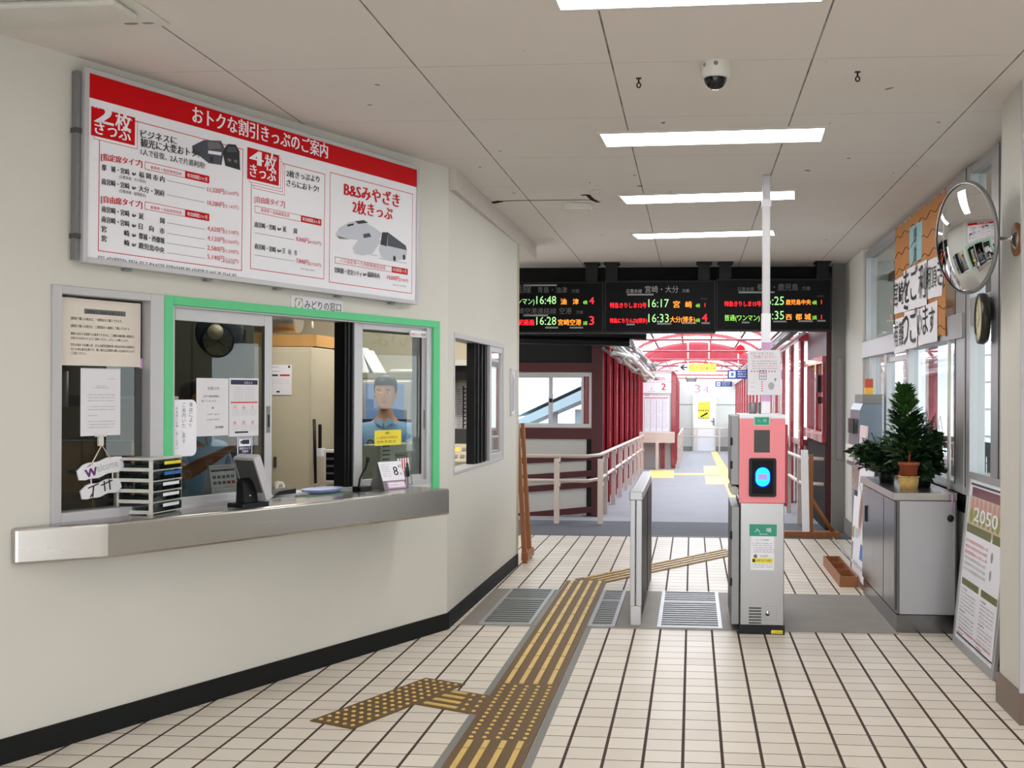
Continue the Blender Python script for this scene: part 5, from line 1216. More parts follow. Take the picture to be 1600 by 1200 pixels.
# ------------------------------------------------------------------ wooden easel tucked behind the end of the ticket wall
ez = thing('wooden_easel', (-1.48, 9.75, 0), 'brown wooden easel half hidden behind the end of the ticket wall', 'easel')
em = MB(); fe = Fr((-1.47, 9.72, 0), (0, 1, 0), (0, 0, 1), (1, 0, 0))
obj('leg', MB().poly(Fr((-1.56, 9.66, 0), (1, 0, 0), (0, 0, 1), (0, -1, 0)), [(-.02, 1.25), (.01, 1.25), (.085, .0), (.045, 0)], -.05, 0), M['wood'], ez); obj('leg', MB().poly(Fr((-1.56, 9.95, 0), (1, 0, 0), (0, 0, 1), (0, -1, 0)), [(-.02, 1.25), (.01, 1.25), (.085, .0), (.045, 0)], -.05, 0), M['wood'], ez)
obj('cross_bar', MB().wbox(-1.52, -1.46, 9.64, 10.02, .03, .10), M['wood'], ez); obj('back_strut', MB().tube([(-1.56, 9.8, 1.1), (-1.70, 10.1, .0)], .02, 6), M['wood'], ez)

# ------------------------------------------------------------------ steel cabinet on the right with its plants
KX0, KX1, KY0, KY1 = 1.30, 1.69, 7.11, 8.48; KZ = at_y(1440, 770, 7.11).z
kb = thing('steel_cabinet', ((KX0 + KX1) / 2, (KY0 + KY1) / 2, 0), 'low stainless steel cabinet under the windows, carrying the potted plants', 'cabinet')
obj('carcass', MB().wbox(KX0 + .012, KX1, KY0 + .012, KY1, .12, KZ - .05), M['steel_dk'], kb, bevel=.002)
obj('worktop', MB().wbox(KX0 - .012, KX1, KY0, KY1 + .01, KZ - .05, KZ), M['steel'], kb, bevel=.004)
obj('plinth', MB().wbox(KX0 + .012, KX1, KY0 + .006, KY1, 0, .115), M['steel_dk'], kb)
obj('side_panel', MB().wbox(KX0 + .03, KX1 - .012, KY0 + .004, KY0 + .012, .12, KZ - .055), M['alu'], kb, bevel=.001)
for y0, y1 in ((KY0 + .03, KY0 + .42), (KY0 + .44, KY1 - .02)):
    d = obj('door', MB().wbox(KX0, KX0 + .012, y0, y1, .14, KZ - .06), M['steel_dk'], kb, bevel=.002)
    if y1 > KY0 + .6:
        obj('door_handle', MB().wbox(KX0 - .012, KX0, KY1 - .22, KY1 - .19, .58, .70), M['black'], d)
cb_ = MB(); cpt = at_y(1478, 808, KY0 - .01); cb_.tube([(KX1 - .06, KY0 + .05, KZ + .01), (KX1 - .035, KY0 - .006, KZ - .01), (KX1 - .03, KY0 - .006, .77)], .005, 6, 0); cb_.ball((KX1 - .045, KY0 - .012, .74), .022, .02, .024, 1, 8, 6)
obj('power_cable', cb_, [M['pinktape'], M['black']], label='pinkish cable with a black plug hanging over the steel cabinet', cat='cable')
# conifer
cp = at_y(1420, 762, 7.42); pz = KZ; cpx = cp.x
cn = thing('potted_conifer', (cpx, 7.42, pz), 'small bushy conifer in a terracotta pot with a straw wrap', 'plant')
Fc = Fr((cpx, 7.42, pz), (1, 0, 0), (0, 1, 0), (0, 0, 1))
obj('straw_wrap', MB().lathe(Fc, [(0, 0), (.056, 0), (.062, .03), (.066, .085), (.060, .085), (.058, .02), (0, .02)], 24), M['wicker'], cn)
rp_ = MB(); 
for k in range(26): a = 2 * math.pi * k / 26; rp_.ball(Fc.pt(.064 * math.cos(a), .064 * math.sin(a), .08), .008, .008, .007, n=6, k=4)
obj('straw_rim', rp_, M['wicker'], cn)
obj('terracotta_pot', MB().lathe(Fc, [(0, .02), (.05, .02), (.062, .155), (.070, .155), (.072, .178), (.060, .178), (.058, .165), (0, .165)], 24), M['terra'], cn)
top = at_y(1413, 606, 7.42).z - pz
rnd = random.Random(3); fo = MB()
obj('trunk', MB().tube([Fc.pt(0, 0, .15), Fc.pt(.01, 0, .4), Fc.pt(-.03, 0, top)], [.011, .008, .003], 7), M['wood'], cn)
for i in range(300):
    t = rnd.random() ** .8; zc = .18 + (top - .20) * t; R = (.17 * (1 - t) ** .9 + .03) * rnd.uniform(.5, 1.05); an = rnd.uniform(0, 6.283)
    ax = Vector((-.03 * t, 0, 0)); o = Fc.o + ax + Vector((0, 0, zc)); tip = o + Vector((math.cos(an) * R, math.sin(an) * R, R * .35 + .03 * t))
    for j in range(7):
        b = o.lerp(tip, .25 + .75 * j / 6); d = Vector((math.cos(an), math.sin(an), .5)).normalized() * .04
        for s_ in (-1, 1):
            e = (d + d.cross(_z).normalized() * s_ * .022 + Vector((0, 0, rnd.uniform(-.008, .012)))); w = d.cross(e).normalized() * .007 if d.cross(e).length > 0 else Vector((0, 0, .004)); w2 = e.cross(w).normalized() * .008
            fo.add([b, b + e * .5 + w2, b + e, b + e * .5 - w2], [(0, 1, 2, 3)], 0 if t < .62 and rnd.random() < .8 else 1)
obj('foliage', fo, [M['leaf'], M['leaf2']], cn, keepn=True)
# ivy
def ivy(x0, y0, spread, n, drop, label, zmax):
    t = thing('ivy_plant', (x0, y0, KZ), label, 'plant'); r = random.Random(int(abs(x0) * 1000))
    obj('pot', MB().lathe(Fr((x0, y0, KZ), (1, 0, 0), (0, 1, 0), (0, 0, 1)), [(0, 0), (.05, 0), (.065, .11), (.055, .11), (0, .1)], 16), M['black'], t)
    lv = MB(); st = MB()
    for k in range(n):
        an = r.uniform(0, 6.283); R = spread * r.uniform(.2, 1); o = Vector((x0, y0, KZ + .1)); hh = r.uniform(.04, zmax)
        pts = [o, o + Vector((math.cos(an) * R * .5, math.sin(an) * R * .5, hh)), o + Vector((math.cos(an) * R, math.sin(an) * R, hh * .6 - drop * r.random()))]
        for p in pts: p.x = min(p.x, 1.68); p.z = max(p.z, KZ + .02)
        st.tube(pts, .002, 4)
        for j in range(14):
            u = r.random(); p = pts[0] * (1 - u) ** 2 + pts[1] * 2 * u * (1 - u) + pts[2] * u * u; p = p + Vector((r.gauss(0, .015), r.gauss(0, .015), r.gauss(0, .015))); p.x = min(p.x, 1.67); p.z = max(p.z, KZ + .015)
            d = Vector((math.cos(an) + r.gauss(0, .6), math.sin(an) + r.gauss(0, .6), r.uniform(-.6, .5))).normalized(); sd_ = d.cross(Vector((r.gauss(0, .4), r.gauss(0, .4), 1))).normalized(); s0 = r.uniform(.045, .075)
            q = [p, p + d * s0 * .3 + sd_ * s0 * .55, p + d * s0 * .6 + sd_ * s0 * .35, p + d * s0 * 1.15, p + d * s0 * .6 - sd_ * s0 * .35, p + d * s0 * .3 - sd_ * s0 * .55]
            for v in q: v.x = min(v.x, 1.69)
            lv.add(q, [(0, 1, 2, 3), (0, 3, 4, 5)], 0)
    obj('stems', st, M['leaf'], t); obj('foliage', lv, [M['leaf']], t, keepn=True)
ivy(cpx + .12, 7.56, .25, 74, .10, 'dark ivy bushing out behind and beside the terracotta pot', .42)
ivy(cpx - .06, 7.9, .24, 62, .07, 'dark trailing ivy at the far end of the steel cabinet top', .26)

# ------------------------------------------------------------------ things beyond the cabinet
# tall grey machine
MX0, MX1, MY0, MY1 = 1.45, 1.68, 9.82, 10.4
mz1 = at_y(1350, 634, 9.75).z; mz0 = at_y(1350, 732, 9.75).z
vm = thing('change_machine', ((MX0 + MX1) / 2, 10.05, 0), 'blue-grey steel machine with a sloping front and a red and amber lamp on top', 'machine')
bodyp = [(0, 0), (0, .0)]
obj('body', MB().poly(Fr((MX0, MY0, 0), (1, 0, 0), (0, 0, 1), (0, -1, 0)), [(.0, mz0), (MX1 - MX0, mz0), (MX1 - MX0, mz1 + .02), (.06, mz1 + .02), (.035, mz1 - .04)], -(MY1 - MY0), 0), mat('blue_grey_steel', (112, 120, 130), .35, .6), vm, bevel=.004)
obj('pedestal', MB().wbox(MX0 + .05, MX1, MY0 + .04, MY1, 0, mz0), M['greymd'], vm)
obj('cap_box', MB().wbox(MX0 + .06, MX1, MY0 + .02, MY1 - .1, mz1 + .02, mz1 + .10), M['greymd'], vm)
fv = MB(); fr_ = Fr((MX0 - .001, MY0, 0), (0, 1, 0), (0, 0, 1), (-1, 0, 0)); fv.box(fr_, .05, .5, mz0 + .05, mz0 + .2, .0, .02, 0); fv.box(fr_, .08, .4, mz0 + .3, mz1 - .12, 0, .012, 1)
obj('front_panel', fv, [M['offwhite'], M['black']], vm)
lamp = MB(); lp = Vector((MX0 + .12, MY0 + .1, mz1 + .10)); lamp.wbox(lp.x - .03, lp.x + .04, lp.y - .03, lp.y + .03, lp.z, lp.z + .06, 1); lamp.wbox(lp.x - .03, lp.x + .04, lp.y - .03, lp.y + .03, lp.z + .06, lp.z + .14, 0)
obj('signal_lamp', lamp, [mat('dark_orange_lens', (190, 70, 30), .3), mat('amber_lens', (240, 176, 50), .3)], vm)
obj('lock', MB().lathe(Fr((MX0 + .10, MY0 - .001, (mz0 + mz1) / 2 - .05), (1, 0, 0), (0, 0, 1), (0, -1, 0)), [(.01, 0), (.01, .004), (0, .004)], 12), M['chrome'], vm)
# pamphlet kiosk in front: slim leaning panel
kz = thing('card_kiosk', (1.40, 9.62, 0), 'slim leaning kiosk panel with a steel head and a picture, beside the grey machine', 'kiosk')
xk0 = at_z(1311, 862); fk = Fr((1.43, 9.30, 0), (0, 1, 0), (0, 0, 1), (-1, 0, 0)); lean = Fr((1.40, 9.30, 0), (0, 1, 0), (.05, 0, 1)); lean.n = Vector((-1, 0, .05)).normalized()
zk = at_y(1323, 665, 9.4).z
obj('panel', MB().box(lean, 0, .48, 0, .95, -.03, 0), M['black'], kz); 
pic = MB(); pic.box(lean, .02, .46, .06, .64, 0, .004, 0); pic.flat(lean, [(.03, .34), (.2, .42), (.45, .36), (.45, .28), (.03, .26)], .0046, 1); pic.rect(lean, .03, .45, .08, .24, .0046, 2)
obj('picture', pic, [M['white'], M['wood_lt'], mat('slate_print', (86, 88, 110), .3)], kz)
obj('steel_head', MB().box(lean, .0, .48, .70, .95, .0, .025), M['steel'], kz, bevel=.003)
obj('leaflet_pocket', MB().box(lean, .05, .42, .96, zk - .2, -.03, -.005).box(lean, .05, .40, zk - .2, zk, -.02, -.005), mat('pale_pink_leaflet', (226, 200, 204), .5), kz)
obj('pocket_band', MB().box(lean, .05, .42, zk - .28, zk - .2, -.005, .012), M['greydk'], kz)
# illustrated poster board
ps_ = thing('poster_board', (1.36, 9.1, 0), 'pale illustrated poster board standing between the grey machine and the steel cabinet', 'poster')
fpo = Fr((1.325, 8.56, .05), (0, 1, 0), (.08, 0, 1)); fpo.n = Vector((-1, 0, .08)).normalized()
pb2 = MB(); pb2.box(fpo, 0, .66, 0, .88, -.012, 0, 0)
pb2.disc(fpo, .40, .52, .10, .2, .001, 1); pb2.disc(fpo, .40, .54, .07, .15, .0014, 2); pb2.rect(fpo, .1, .3, .16, .28, .001, 3); pb2.rect(fpo, .45, .62, .3, .38, .001, 4); pb2.greek(fpo, .1, .6, .76, .05, .001, 5, 1); pb2.greek(fpo, .1, .6, .08, .03, .001, 5, 1)
for k in range(9): pb2.disc(fpo, .08 + .065 * k, .68 + .03 * (k % 3), .03, .02, .0008, 4)
obj('board', pb2, [M['white'], mat('peach_print', (222, 178, 160), .5), mat('brown_print', (140, 104, 90), .5), M['blue'], mat('sky_print', (170, 196, 222), .5), M['greyink']], ps_)
obj('prop', MB().box(fpo, .1, .14, 0, .6, -.07, -.012).wbox(1.33, 1.42, 8.6, 8.7, 0, .06), M['wood'], ps_)
bxx = thing('small_carton', (1.58, 8.72, 0), 'narrow brown carton standing on end behind the steel cabinet', 'carton')
ctz = at_y(1352, 726, 8.7).z; obj('carton', MB().wbox(1.50, 1.62, 8.66, 8.80, 0, ctz - .07), M['card'], bxx); obj('lid', MB().wbox(1.495, 1.625, 8.655, 8.805, ctz - .07, ctz), mat('dark_brown_lid', (92, 46, 34), .5), bxx)
# wooden tray on the floor
wt = thing('wooden_tray', (1.25, 9.2, 0), 'divided wooden tray on the floor in front of the poster board', 'tray')
c0_, c1_ = at_z(1301, 879), at_z(1325, 912); wt0 = MB(); wt0.ring(WF, 1.17, 1.315, 8.75, 9.85, .015, 0, .085).wbox(1.185, 1.30, 8.765, 9.835, 0, .012).wbox(1.185, 1.30, 9.15, 9.165, .012, .08).wbox(1.185, 1.30, 9.5, 9.515, .012, .08)
obj('case', wt0, M['wood'], wt)
# trailing cable
cb2 = MB(); pts = [at_z(1322, 868), at_z(1312, 850), at_z(1304, 846), at_z(1300, 838), at_z(1316, 862), at_z(1326, 872)]
cb2.tube([Vector((p.x, p.y, .008)) for p in pts], .006, 6); obj('floor_cable', cb2, M['alu_lt'], label='loose pale cable curling on the tiles by the kiosk', cat='cable')

# ------------------------------------------------------------------ poster frame leaning on the low wall by the pillar
A0 = at_z(1491, 1004); A1 = at_z(1545, 1064); rb = (A1 - A0); 
rb_ = Vector((0, -1, 0)); base0 = Vector((1.60, A0.y, 0)); WBd = A0.y - A1.y
upb = Vector((.095, 0, 1)).normalized(); fbd = Fr(base0, rb_, upb); fbd.n = rb_.cross(upb); 
if fbd.n.x > 0: fbd.n = -fbd.n
hb = (at_y(1516, 738, A0.y - .08).z) / upb.z
fbd = Fr(Vector((XR - .012 - hb * upb.x, A0.y, 0)), rb_, upb, fbd.n)
pf = thing('leaning_poster', fbd.pt(WBd / 2, 0, 0), 'tall white poster in an aluminium frame leaning on the low wall beside the pillar', 'poster')
obj('frame', MB().ring(fbd, 0, WBd, 0, hb, (.04, .04, .05, .04), -.02, .006), M['alu'], pf, bevel=.003)
pg = MB(); pg.box(fbd, .03, WBd - .03, .04, hb - .03, -.012, -.001, 0)
w = WBd; h = hb; pg.rect(fbd, .06, w - .05, h - .075, h - .062, 0, 1); pg.rect(fbd, .10, w - .06, h - .14, h - .085, 0, 2); pg.rect(fbd, .06, w - .06, h - .34, h - .14, 0.0001, 3)
for k in range(8): pg.disc(fbd, .14 + .095 * k, h - .19, .035, .05, .0006, 4); pg.disc(fbd, .14 + .095 * k, h - .255, .04, .045, .0008, 5)
pg.text(fbd, '2050', .2, h - .28, 0, .0012, 0, width=.5, bold=.02, hk=.45); pg.rect(fbd, .06, w * .66, h - .36, h - .31, .001, 6); pg.rect(fbd, w * .7, w - .06, h - .36, h - .31, .001, 6)
for k in range(6): pg.greek(fbd, .07, w * .62, h - .42 - .034 * k, .018, .0004, 7 if k < 3 else 8, 1, k)
pg.disc(fbd, w * .72, h - .44, .025, .03, .0004, 8); pg.disc(fbd, w * .72, h - .54, .02, .03, .0004, 8)
for c_ in (0, 1):
    x0 = .07 if c_ == 0 else w * .56; x1 = w * .50 if c_ == 0 else w - .07
    pg.rect(fbd, x0, x1, h - .68, h - .64, .0004, 6)
    for k in range(20): pg.greek(fbd, x0, x1 - .02, h - .71 - .022 * k, .010, .0004, 1 if k % 6 == 0 else 8, .4 if k % 6 == 0 else .95, k + c_ * 30)
pg.rect(fbd, .06, w - .05, .075, .085, .0004, 1); pg.greek(fbd, .1, w - .1, .11, .014, .0004, 7, 1)
obj('poster', pg, [M['white'], M['navy'], mat('maroon_banner', (110, 44, 56), .4), mat('beige_print', (206, 190, 166), .5), mat('peach_dish', (206, 150, 140), .5), mat('olive_dish', (150, 150, 66), .5), mat('olive_bar', (110, 112, 60), .5), M['pinktext'], M['paleink']], pf)

# ------------------------------------------------------------------ round mirror
mc = at_y(1508, 372, 5.5); mn = Vector((-.95, -.29, -.08)).normalized(); mr = _z.cross(mn).normalized() * -1
mi = thing('convex_mirror', mc, 'round convex mirror on a rod fixed to the pillar', 'mirror'); fm_ = Fr(mc, mr, mr.cross(mn) * -1, mn)
R = .27; sp = .62; prof = []
for k in range(13):
    r_ = R * (1 - k / 12); prof.append((max(r_, .0005), math.sqrt(sp * sp - r_ * r_) - math.sqrt(sp * sp - R * R)))
obj('mirror_face', MB().lathe(fm_, prof, 56), M['chrome'], mi)
obj('rim', MB().lathe(fm_, [(R - .004, .006), (R + .006, .004), (R + .008, -.012), (R - .01, -.02), (.1, -.035), (.0005, -.04)], 48), M['alu_dk'], mi)
wb_ = at_x(1579, 375, 1.53); base_ = Vector((1.53, 5.28, at_y(1579, 374, 5.28).z))
obj('rod', MB().tube([mc - mn * .035, mc - mn * .07 + Vector((.02, -.0, 0)), base_ + Vector((-.02, 0, 0))], .011, 10), M['steel'], mi)
ff = Fr(base_, (0, 1, 0), (0, 0, 1), (-1, 0, 0)); obj('wall_flange', MB().lathe(ff, [(.055, 0), (.055, .006), (.02, .03), (0, .03)], 20), M['steel'], mi)
obj('wooden_back', MB().lathe(ff, [(.075, .0), (.08, .012), (0, .012)], 24), M['wood'], mi)
# clock
kc = at_x(1509, 498, 1.58); ckk = thing('wall_clock', (1.60, kc.y, kc.z - .14), 'round dark-rimmed clock with an ivory face on the window mullion below the mirror', 'clock')
fk2 = Fr(Vector((XR - .02, kc.y, kc.z)), Vector((.1, 1, 0)), (0, 0, 1)); fk2.n = Vector((-1, .1, 0)).normalized()
obj('case', MB().lathe(fk2, [(.0, 0), (.14, 0), (.15, .02), (.145, .05), (.132, .052), (.13, .04), (0, .04)], 36), mat('dark_bronze_rim', (52, 48, 42), .35, .3), ckk)
obj('face', MB().disc(fk2, 0, 0, .13, .13, .042, 0, 32), M['white_face'], ckk)
hm = MB()
for k in range(12):
    a = math.radians(30 * k); r0, r1 = (.1, .122); d = (math.sin(a), math.cos(a)); hm.flat(fk2, [(d[0] * r0 - d[1] * .004, d[1] * r0 + d[0] * .004), (d[0] * r1 - d[1] * .004, d[1] * r1 + d[0] * .004), (d[0] * r1 + d[1] * .004, d[1] * r1 - d[0] * .004), (d[0] * r0 + d[1] * .004, d[1] * r0 - d[0] * .004)], .0428)
obj('hour_marks', hm, M['ink'], ckk)
hh = MB()
for ang, L, w in ((128, .07, .005), (24, .1, .0035)):
    a = math.radians(ang); d = (math.sin(a), math.cos(a)); hh.flat(fk2, [(-d[1] * w, d[0] * w), (d[0] * L - d[1] * w, d[1] * L + d[0] * w), (d[0] * L + d[1] * w, d[1] * L - d[0] * w), (d[1] * w, -d[0] * w)], .0436)
obj('hands', hh, M['ink'], ckk)

# ------------------------------------------------------------------ bamboo blind with brush-written sheets
FB2 = Fr((XR - .035, 0, 0), (0, -1, 0), (0, 0, 1), (-1, 0, 0))
def RW(x, y): return FB2.px(x, y)
bt0 = RW(1400, 356); bt1 = RW(1479, 300); by = RW(1476, 524)[1]; za = (bt0[1] + bt1[1]) / 2
bm_ = thing('bamboo_blind', FB2.pt((bt0[0] + bt1[0]) / 2, by, 0), 'orange-brown bamboo slat mat hung across the clerestory window', 'bamboo mat')
s = MB(); n = 46; rr_ = random.Random(2)
for k in range(n):
    a = bt0[0] + (bt1[0] - bt0[0]) * k / n; w = (bt1[0] - bt0[0]) / n * .92; s.box(FB2, a, a + w, by + rr_.uniform(-.01, .01), za + rr_.uniform(-.015, .015), .0, .006)
obj('bamboo_slats', s, M['bamboo'], bm_)
s = MB()
for k in range(7):
    b = by + (za - by) * (k + .4) / 7; s.tube([FB2.pt(bt0[0] + (bt1[0] - bt0[0]) * i / 40, b + .018 * math.sin(i * .9 + k), .0075) for i in range(41)], .0028, 4)
obj('binding_threads', s, mat('dark_thread', (60, 40, 24), .8), bm_)
def hung(pts, chars, off, label, mkey='paper', fit=None, vert=False):
    P = [RW(*p) for p in pts]; a0 = min(P[0][0], P[3][0]); a1 = max(P[1][0], P[2][0]); m = MB(); fr = FB2; n = 8
    V = []
    for i in range(n + 1):
        for j in (0, 1):
            u = i / n; top = Vector(P[0]).lerp(Vector(P[1]), u); bot = Vector(P[3]).lerp(Vector(P[2]), u); q = bot if j == 0 else top
            V.append(fr.pt(q.x, q.y, off + .004 * math.sin(u * 7 + off * 300)))
    m.add(V, [(2 * i, 2 * i + 2, 2 * i + 3, 2 * i + 1) for i in range(n)], 0, True)
    wd = P[1][0] - P[0][0]; ht = (P[0][1] - P[3][1] + P[1][1] - P[2][1]) / 2; sl = ((P[1][1] - P[0][1]) + (P[2][1] - P[3][1])) / 2 / wd
    ff = Fr(fr.pt(P[3][0], P[3][1], off + .006), fr.r + _z * sl, _z, fr.n)
    if vert:
        st_ = ht / len(chars)
        for k, ch in enumerate(chars): m.text(ff, ch, wd * .5 - min(wd * .7, st_ * .8) / 2, ht - st_ * (k + .82), 0, 0, 1, width=min(wd * .7, st_ * .8), bold=.01)
    else:
        st_ = wd / len(chars)
        for k, ch in enumerate(chars): m.text(ff, ch, st_ * (k + .08), ht * .5 - st_ * .3, 0, 0, 1, width=st_ * .84, bold=.012, hk=1.0)
    return obj('calligraphy_sheet', m, [M[mkey], M['ink']], label=label, cat='calligraphy sheet', group='brush-written thank-you sheets')
M['bluepaper'] = mat('pale_blue_paper', (150, 190, 196), .7)
hung([(1423, 355), (1443, 345), (1442, 404), (1423, 417)], '感謝', .010, 'pale blue brush-written sheet pinned on the bamboo mat', 'bluepaper', vert=True)
hung([(1400, 438), (1416, 430), (1416, 487), (1399, 491)], '宮崎', .012, 'white brush-written sheet beginning the upper row, at the far edge of the mat')
hung([(1415, 424), (1452, 405), (1452, 476), (1415, 488)], 'をご利', .018, 'widest white brush-written sheet in the middle of the upper row')
hung([(1450, 408), (1478, 397), (1474, 462), (1450, 468)], '用頂き', .014, 'white brush-written sheet ending the upper row, next to the window mullion')
hung([(1401, 499), (1418, 494), (1416, 549), (1399, 553)], '有難', .012, 'white brush-written sheet beginning the lower row')
hung([(1416, 488), (1440, 482), (1436, 542), (1414, 548)], 'うご', .018, 'white brush-written sheet in the middle of the lower row')
hung([(1438, 483), (1467, 469), (1467, 533), (1436, 541)], 'います', .014, 'white brush-written sheet ending the lower row')

# outside the right-hand windows
xs = thing('cream_box', (1.98, 7.2, .88), 'cream box standing on the ledge outside the glass by the steel cabinet', 'box')
obj('outer_ledge', MB().wbox(1.87, 2.2, 6.3, 8.4, .5, .88), M['greymd'], label='grey ledge outside the window carrying the cream box', cat='ledge')
obj('carton', MB().wbox(1.90, 2.10, 6.75, 7.55, .88, 1.0), M['cream'], xs)
hp_ = at_x(1516, 725, 2.2)
# ------------------------------------------------------------------ covered footbridge beyond the hall
KSL = .018; YS = 13.0
def zf(y): return -KSL * max(0, y - YS)
def on_ramp(x, y): return on_plane(x, y, (0, YS, 0), (0, KSL, 1))
YE = 37.5
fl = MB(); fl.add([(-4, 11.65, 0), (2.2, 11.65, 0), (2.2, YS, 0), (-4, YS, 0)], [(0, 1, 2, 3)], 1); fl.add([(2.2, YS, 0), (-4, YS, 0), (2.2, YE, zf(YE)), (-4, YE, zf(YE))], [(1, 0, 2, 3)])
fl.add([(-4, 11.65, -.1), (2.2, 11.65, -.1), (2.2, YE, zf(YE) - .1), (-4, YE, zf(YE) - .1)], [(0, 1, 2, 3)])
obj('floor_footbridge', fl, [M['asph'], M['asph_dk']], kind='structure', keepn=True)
obj('trim_3', MB().wbox(-1.9, 1.7, 11.62, 11.68, 0, .004), M['greydk'], kind='structure')
# beam closing the hall above the boards
bm2 = MB(); bm2.wbox(-4.0, 2.2, 12.55, 12.95, 2.50, CEIL + .1)
obj('beam', bm2, M['darkwall'], kind='structure')
# end wall
ez0 = zf(YE); EX0, EX1 = -.62, 1.55
obj('wall_footbridge_end', MB().wbox(-3, 3, YE, YE + .2, ez0 - .2, ez0 + 3.6), M['panel'], kind='structure')
FE = FY(YE); s = MB(); 
for k in (-.05, .75): pass
zj = FE.px(1100, 633)[1]; s.box(FE, EX0 - .3, EX1 + .3, zj, zj + .03, 0, .004); s.box(FE, EX0 - .3, EX1 + .3, ez0, ez0 + .16, 0, .02)
obj('trim_4', s, M['greymd'], kind='structure')
d0 = FE.px(1082, 702); d1 = FE.px(1119, 617)
dr = thing('door_1', FE.pt((d0[0] + d1[0]) / 2, d0[1], .0), None, None, kind='structure'); 
obj('door_leaf', MB().box(FE, d0[0] + .05, d1[0] - .05, ez0 + .02, d1[1] - .05, 0, .05), M['white'], dr, bevel=.004); obj('door_frame', MB().ring(FE, d0[0], d1[0], ez0, d1[1], (.05, .05, .02, .05), 0, .07), M['offwhite'], dr)
hx_, hz_ = FE.px(1115, 658); obj('door_handle', MB().box(FE, hx_ - .03, hx_ + .03, hz_ - .15, hz_ + .1, .05, .07).hull(FE.pt(hx_, hz_, .07), FE.pt(hx_ - .1, hz_, .11), .02, .02, 8), M['alu_dk'], dr)
a0, b0 = FE.px(1091, 654, .052); a1, b1 = FE.px(1109, 628, .052); bmid = FE.px(1100, 641, .052)[1]
s = MB(); s.box(FE, a0, a1, b0, b1, .051, .054, 0); s.outline(FE, a0, a1, bmid, b1, .012, .0546, 1); s.text(FE, 'のりば', a0 + .04, bmid + .03, 0, .0548, 1, width=(a1 - a0) * .8); s.greek(FE, a0 + .04, a1 - .03, bmid + .17, .05, .0548, 1, 1)
for k in range(5): 
    x = a0 + (a1 - a0) * k / 5; wq = (a1 - a0) / 10; s.rect(FE, x, x + wq, bmid - .035, bmid, .0546, 2); s.rect(FE, x, x + wq, b0, b0 + .035, .0546, 2)
am = (a0 + a1) / 2; bq = (b0 + bmid) / 2; s.flat(FE, [(am - .13, bq - .07), (am - .09, bq - .1), (am + .13, bq + .02), (am + .13, bq + .07), (am + .09, bq + .07)], .055, 2)
obj('warning_notice', s, [M['yellow'], M['greyink'], M['ink']], label='yellow notice with a hazard border on the far white door', cat='notice')
a0, b0 = FE.px(1083, 615); a1, b1 = FE.px(1109, 606); s = MB(); s.box(FE, a0, a1, b0, b1, 0, .02, 0)
am = (a0 + a1) / 2; s.text(FE, '3', a0 + .05, b0 + .03, 0, .021, 1, width=.2, hk=.72); s.text(FE, '4', am + .05, b0 + .03, 0, .021, 1, width=.2, hk=.72); s.rect(FE, am - .005, am + .005, b0, b1, .021, 2)
obj('platform_number_sign', s, [M['white'], mat('mauve_numeral', (176, 110, 140), .4), M['greyink']], label='white sign numbered 3 and 4 above the far door', cat='sign')

# side walls: maroon columns with white light between, first wide section then a narrower one
XL, XRr = -1.24, 1.42; Y1 = 25.6
def eave(y): return 2.28 + zf(y)
cols_l = [14.3 + 1.45 * k for k in range(8)]; cols_r = [14.55 + 1.45 * k for k in range(16)]
for i, y in enumerate(cols_l):
    m = MB(); m.wbox(XL - .1, XL, y, y + .42, zf(y) - .02, eave(y)); m.wbox(XL - .02, XL + .05, y, y + .05, zf(y), eave(y)); obj('column', m, M['iron'], kind='structure')
for i, y in enumerate(cols_r):
    m = MB(); m.wbox(XRr, XRr + .05, y, y + .26, zf(y) - .02, eave(y)); obj('column', m, M['iron'], kind='structure')
def slopebox(x0, x1, y0, y1, z0, z1, m=0, mb=None):      # z measured above the sloping floor
    mb = mb or MB()
    V = [(x, y, zf(y) + z) for y in (y0, y1) for z in (z0, z1) for x in (x0, x1)]
    return mb.add(V, [(0, 1, 3, 2), (4, 6, 7, 5), (0, 4, 5, 1), (2, 3, 7, 6), (0, 2, 6, 4), (1, 5, 7, 3)], m)
m = MB(); slopebox(XL - .14, XL - .10, 13.6, Y1, 0, 2.3, 0, m)
obj('wall_footbridge_left', m, M['iron'], kind='structure')
m = MB(); slopebox(XL - .12, XL + .04, 12.95, Y1, 2.25, 2.36, 0, m); slopebox(XRr - .04, XRr + .12, 14.4, YE, 2.25, 2.36, 0, m); slopebox(XRr + .02, XRr + .1, 14.4, YE, .88, .96, 0, m)
obj('trim_5', m, M['iron'], kind='structure')
m = MB(); slopebox(XRr + .10, XRr + .14, 14.4, YE, 0, .92, 0, m)
obj('wall_footbridge_right', m, M['panel'], kind='structure')
m = MB(); slopebox(XRr + .11, XRr + .115, 14.4, YE, .92, 2.3, 0, m); wr_ = obj('window_8', m, M['glass'], kind='structure')
# narrow section: left wall
XN = -.46
m = MB(); slopebox(XN - .1, XN, Y1 + .2, YE, 0, 2.4, 0, m); obj('wall_footbridge_inner', m, M['panel'], kind='structure')
for k in range(5):
    y = Y1 + .3 + 1.9 * k; mm = MB(); mm.wbox(XN, XN + .06, y, y + .25, zf(y) - .02, eave(y)); obj('column', mm, M['iron'], kind='structure')
# step in the wall that carries the platform board
m = MB(); m.wbox(XL - .2, XN, Y1, Y1 + .12, zf(Y1) - .05, eave(Y1)); obj('wall_footbridge_step', m, M['panel'], kind='structure')
m = MB(); 
for x in (XL + .03, XL + .55, XN + .02): m.wbox(x - .05, x + .05, Y1 - .06, Y1, zf(Y1) - .02, zf(Y1) + .8 if abs(x - XL - .55) < .01 else eave(Y1))
obj('trim_6', m, M['iron'], kind='structure')

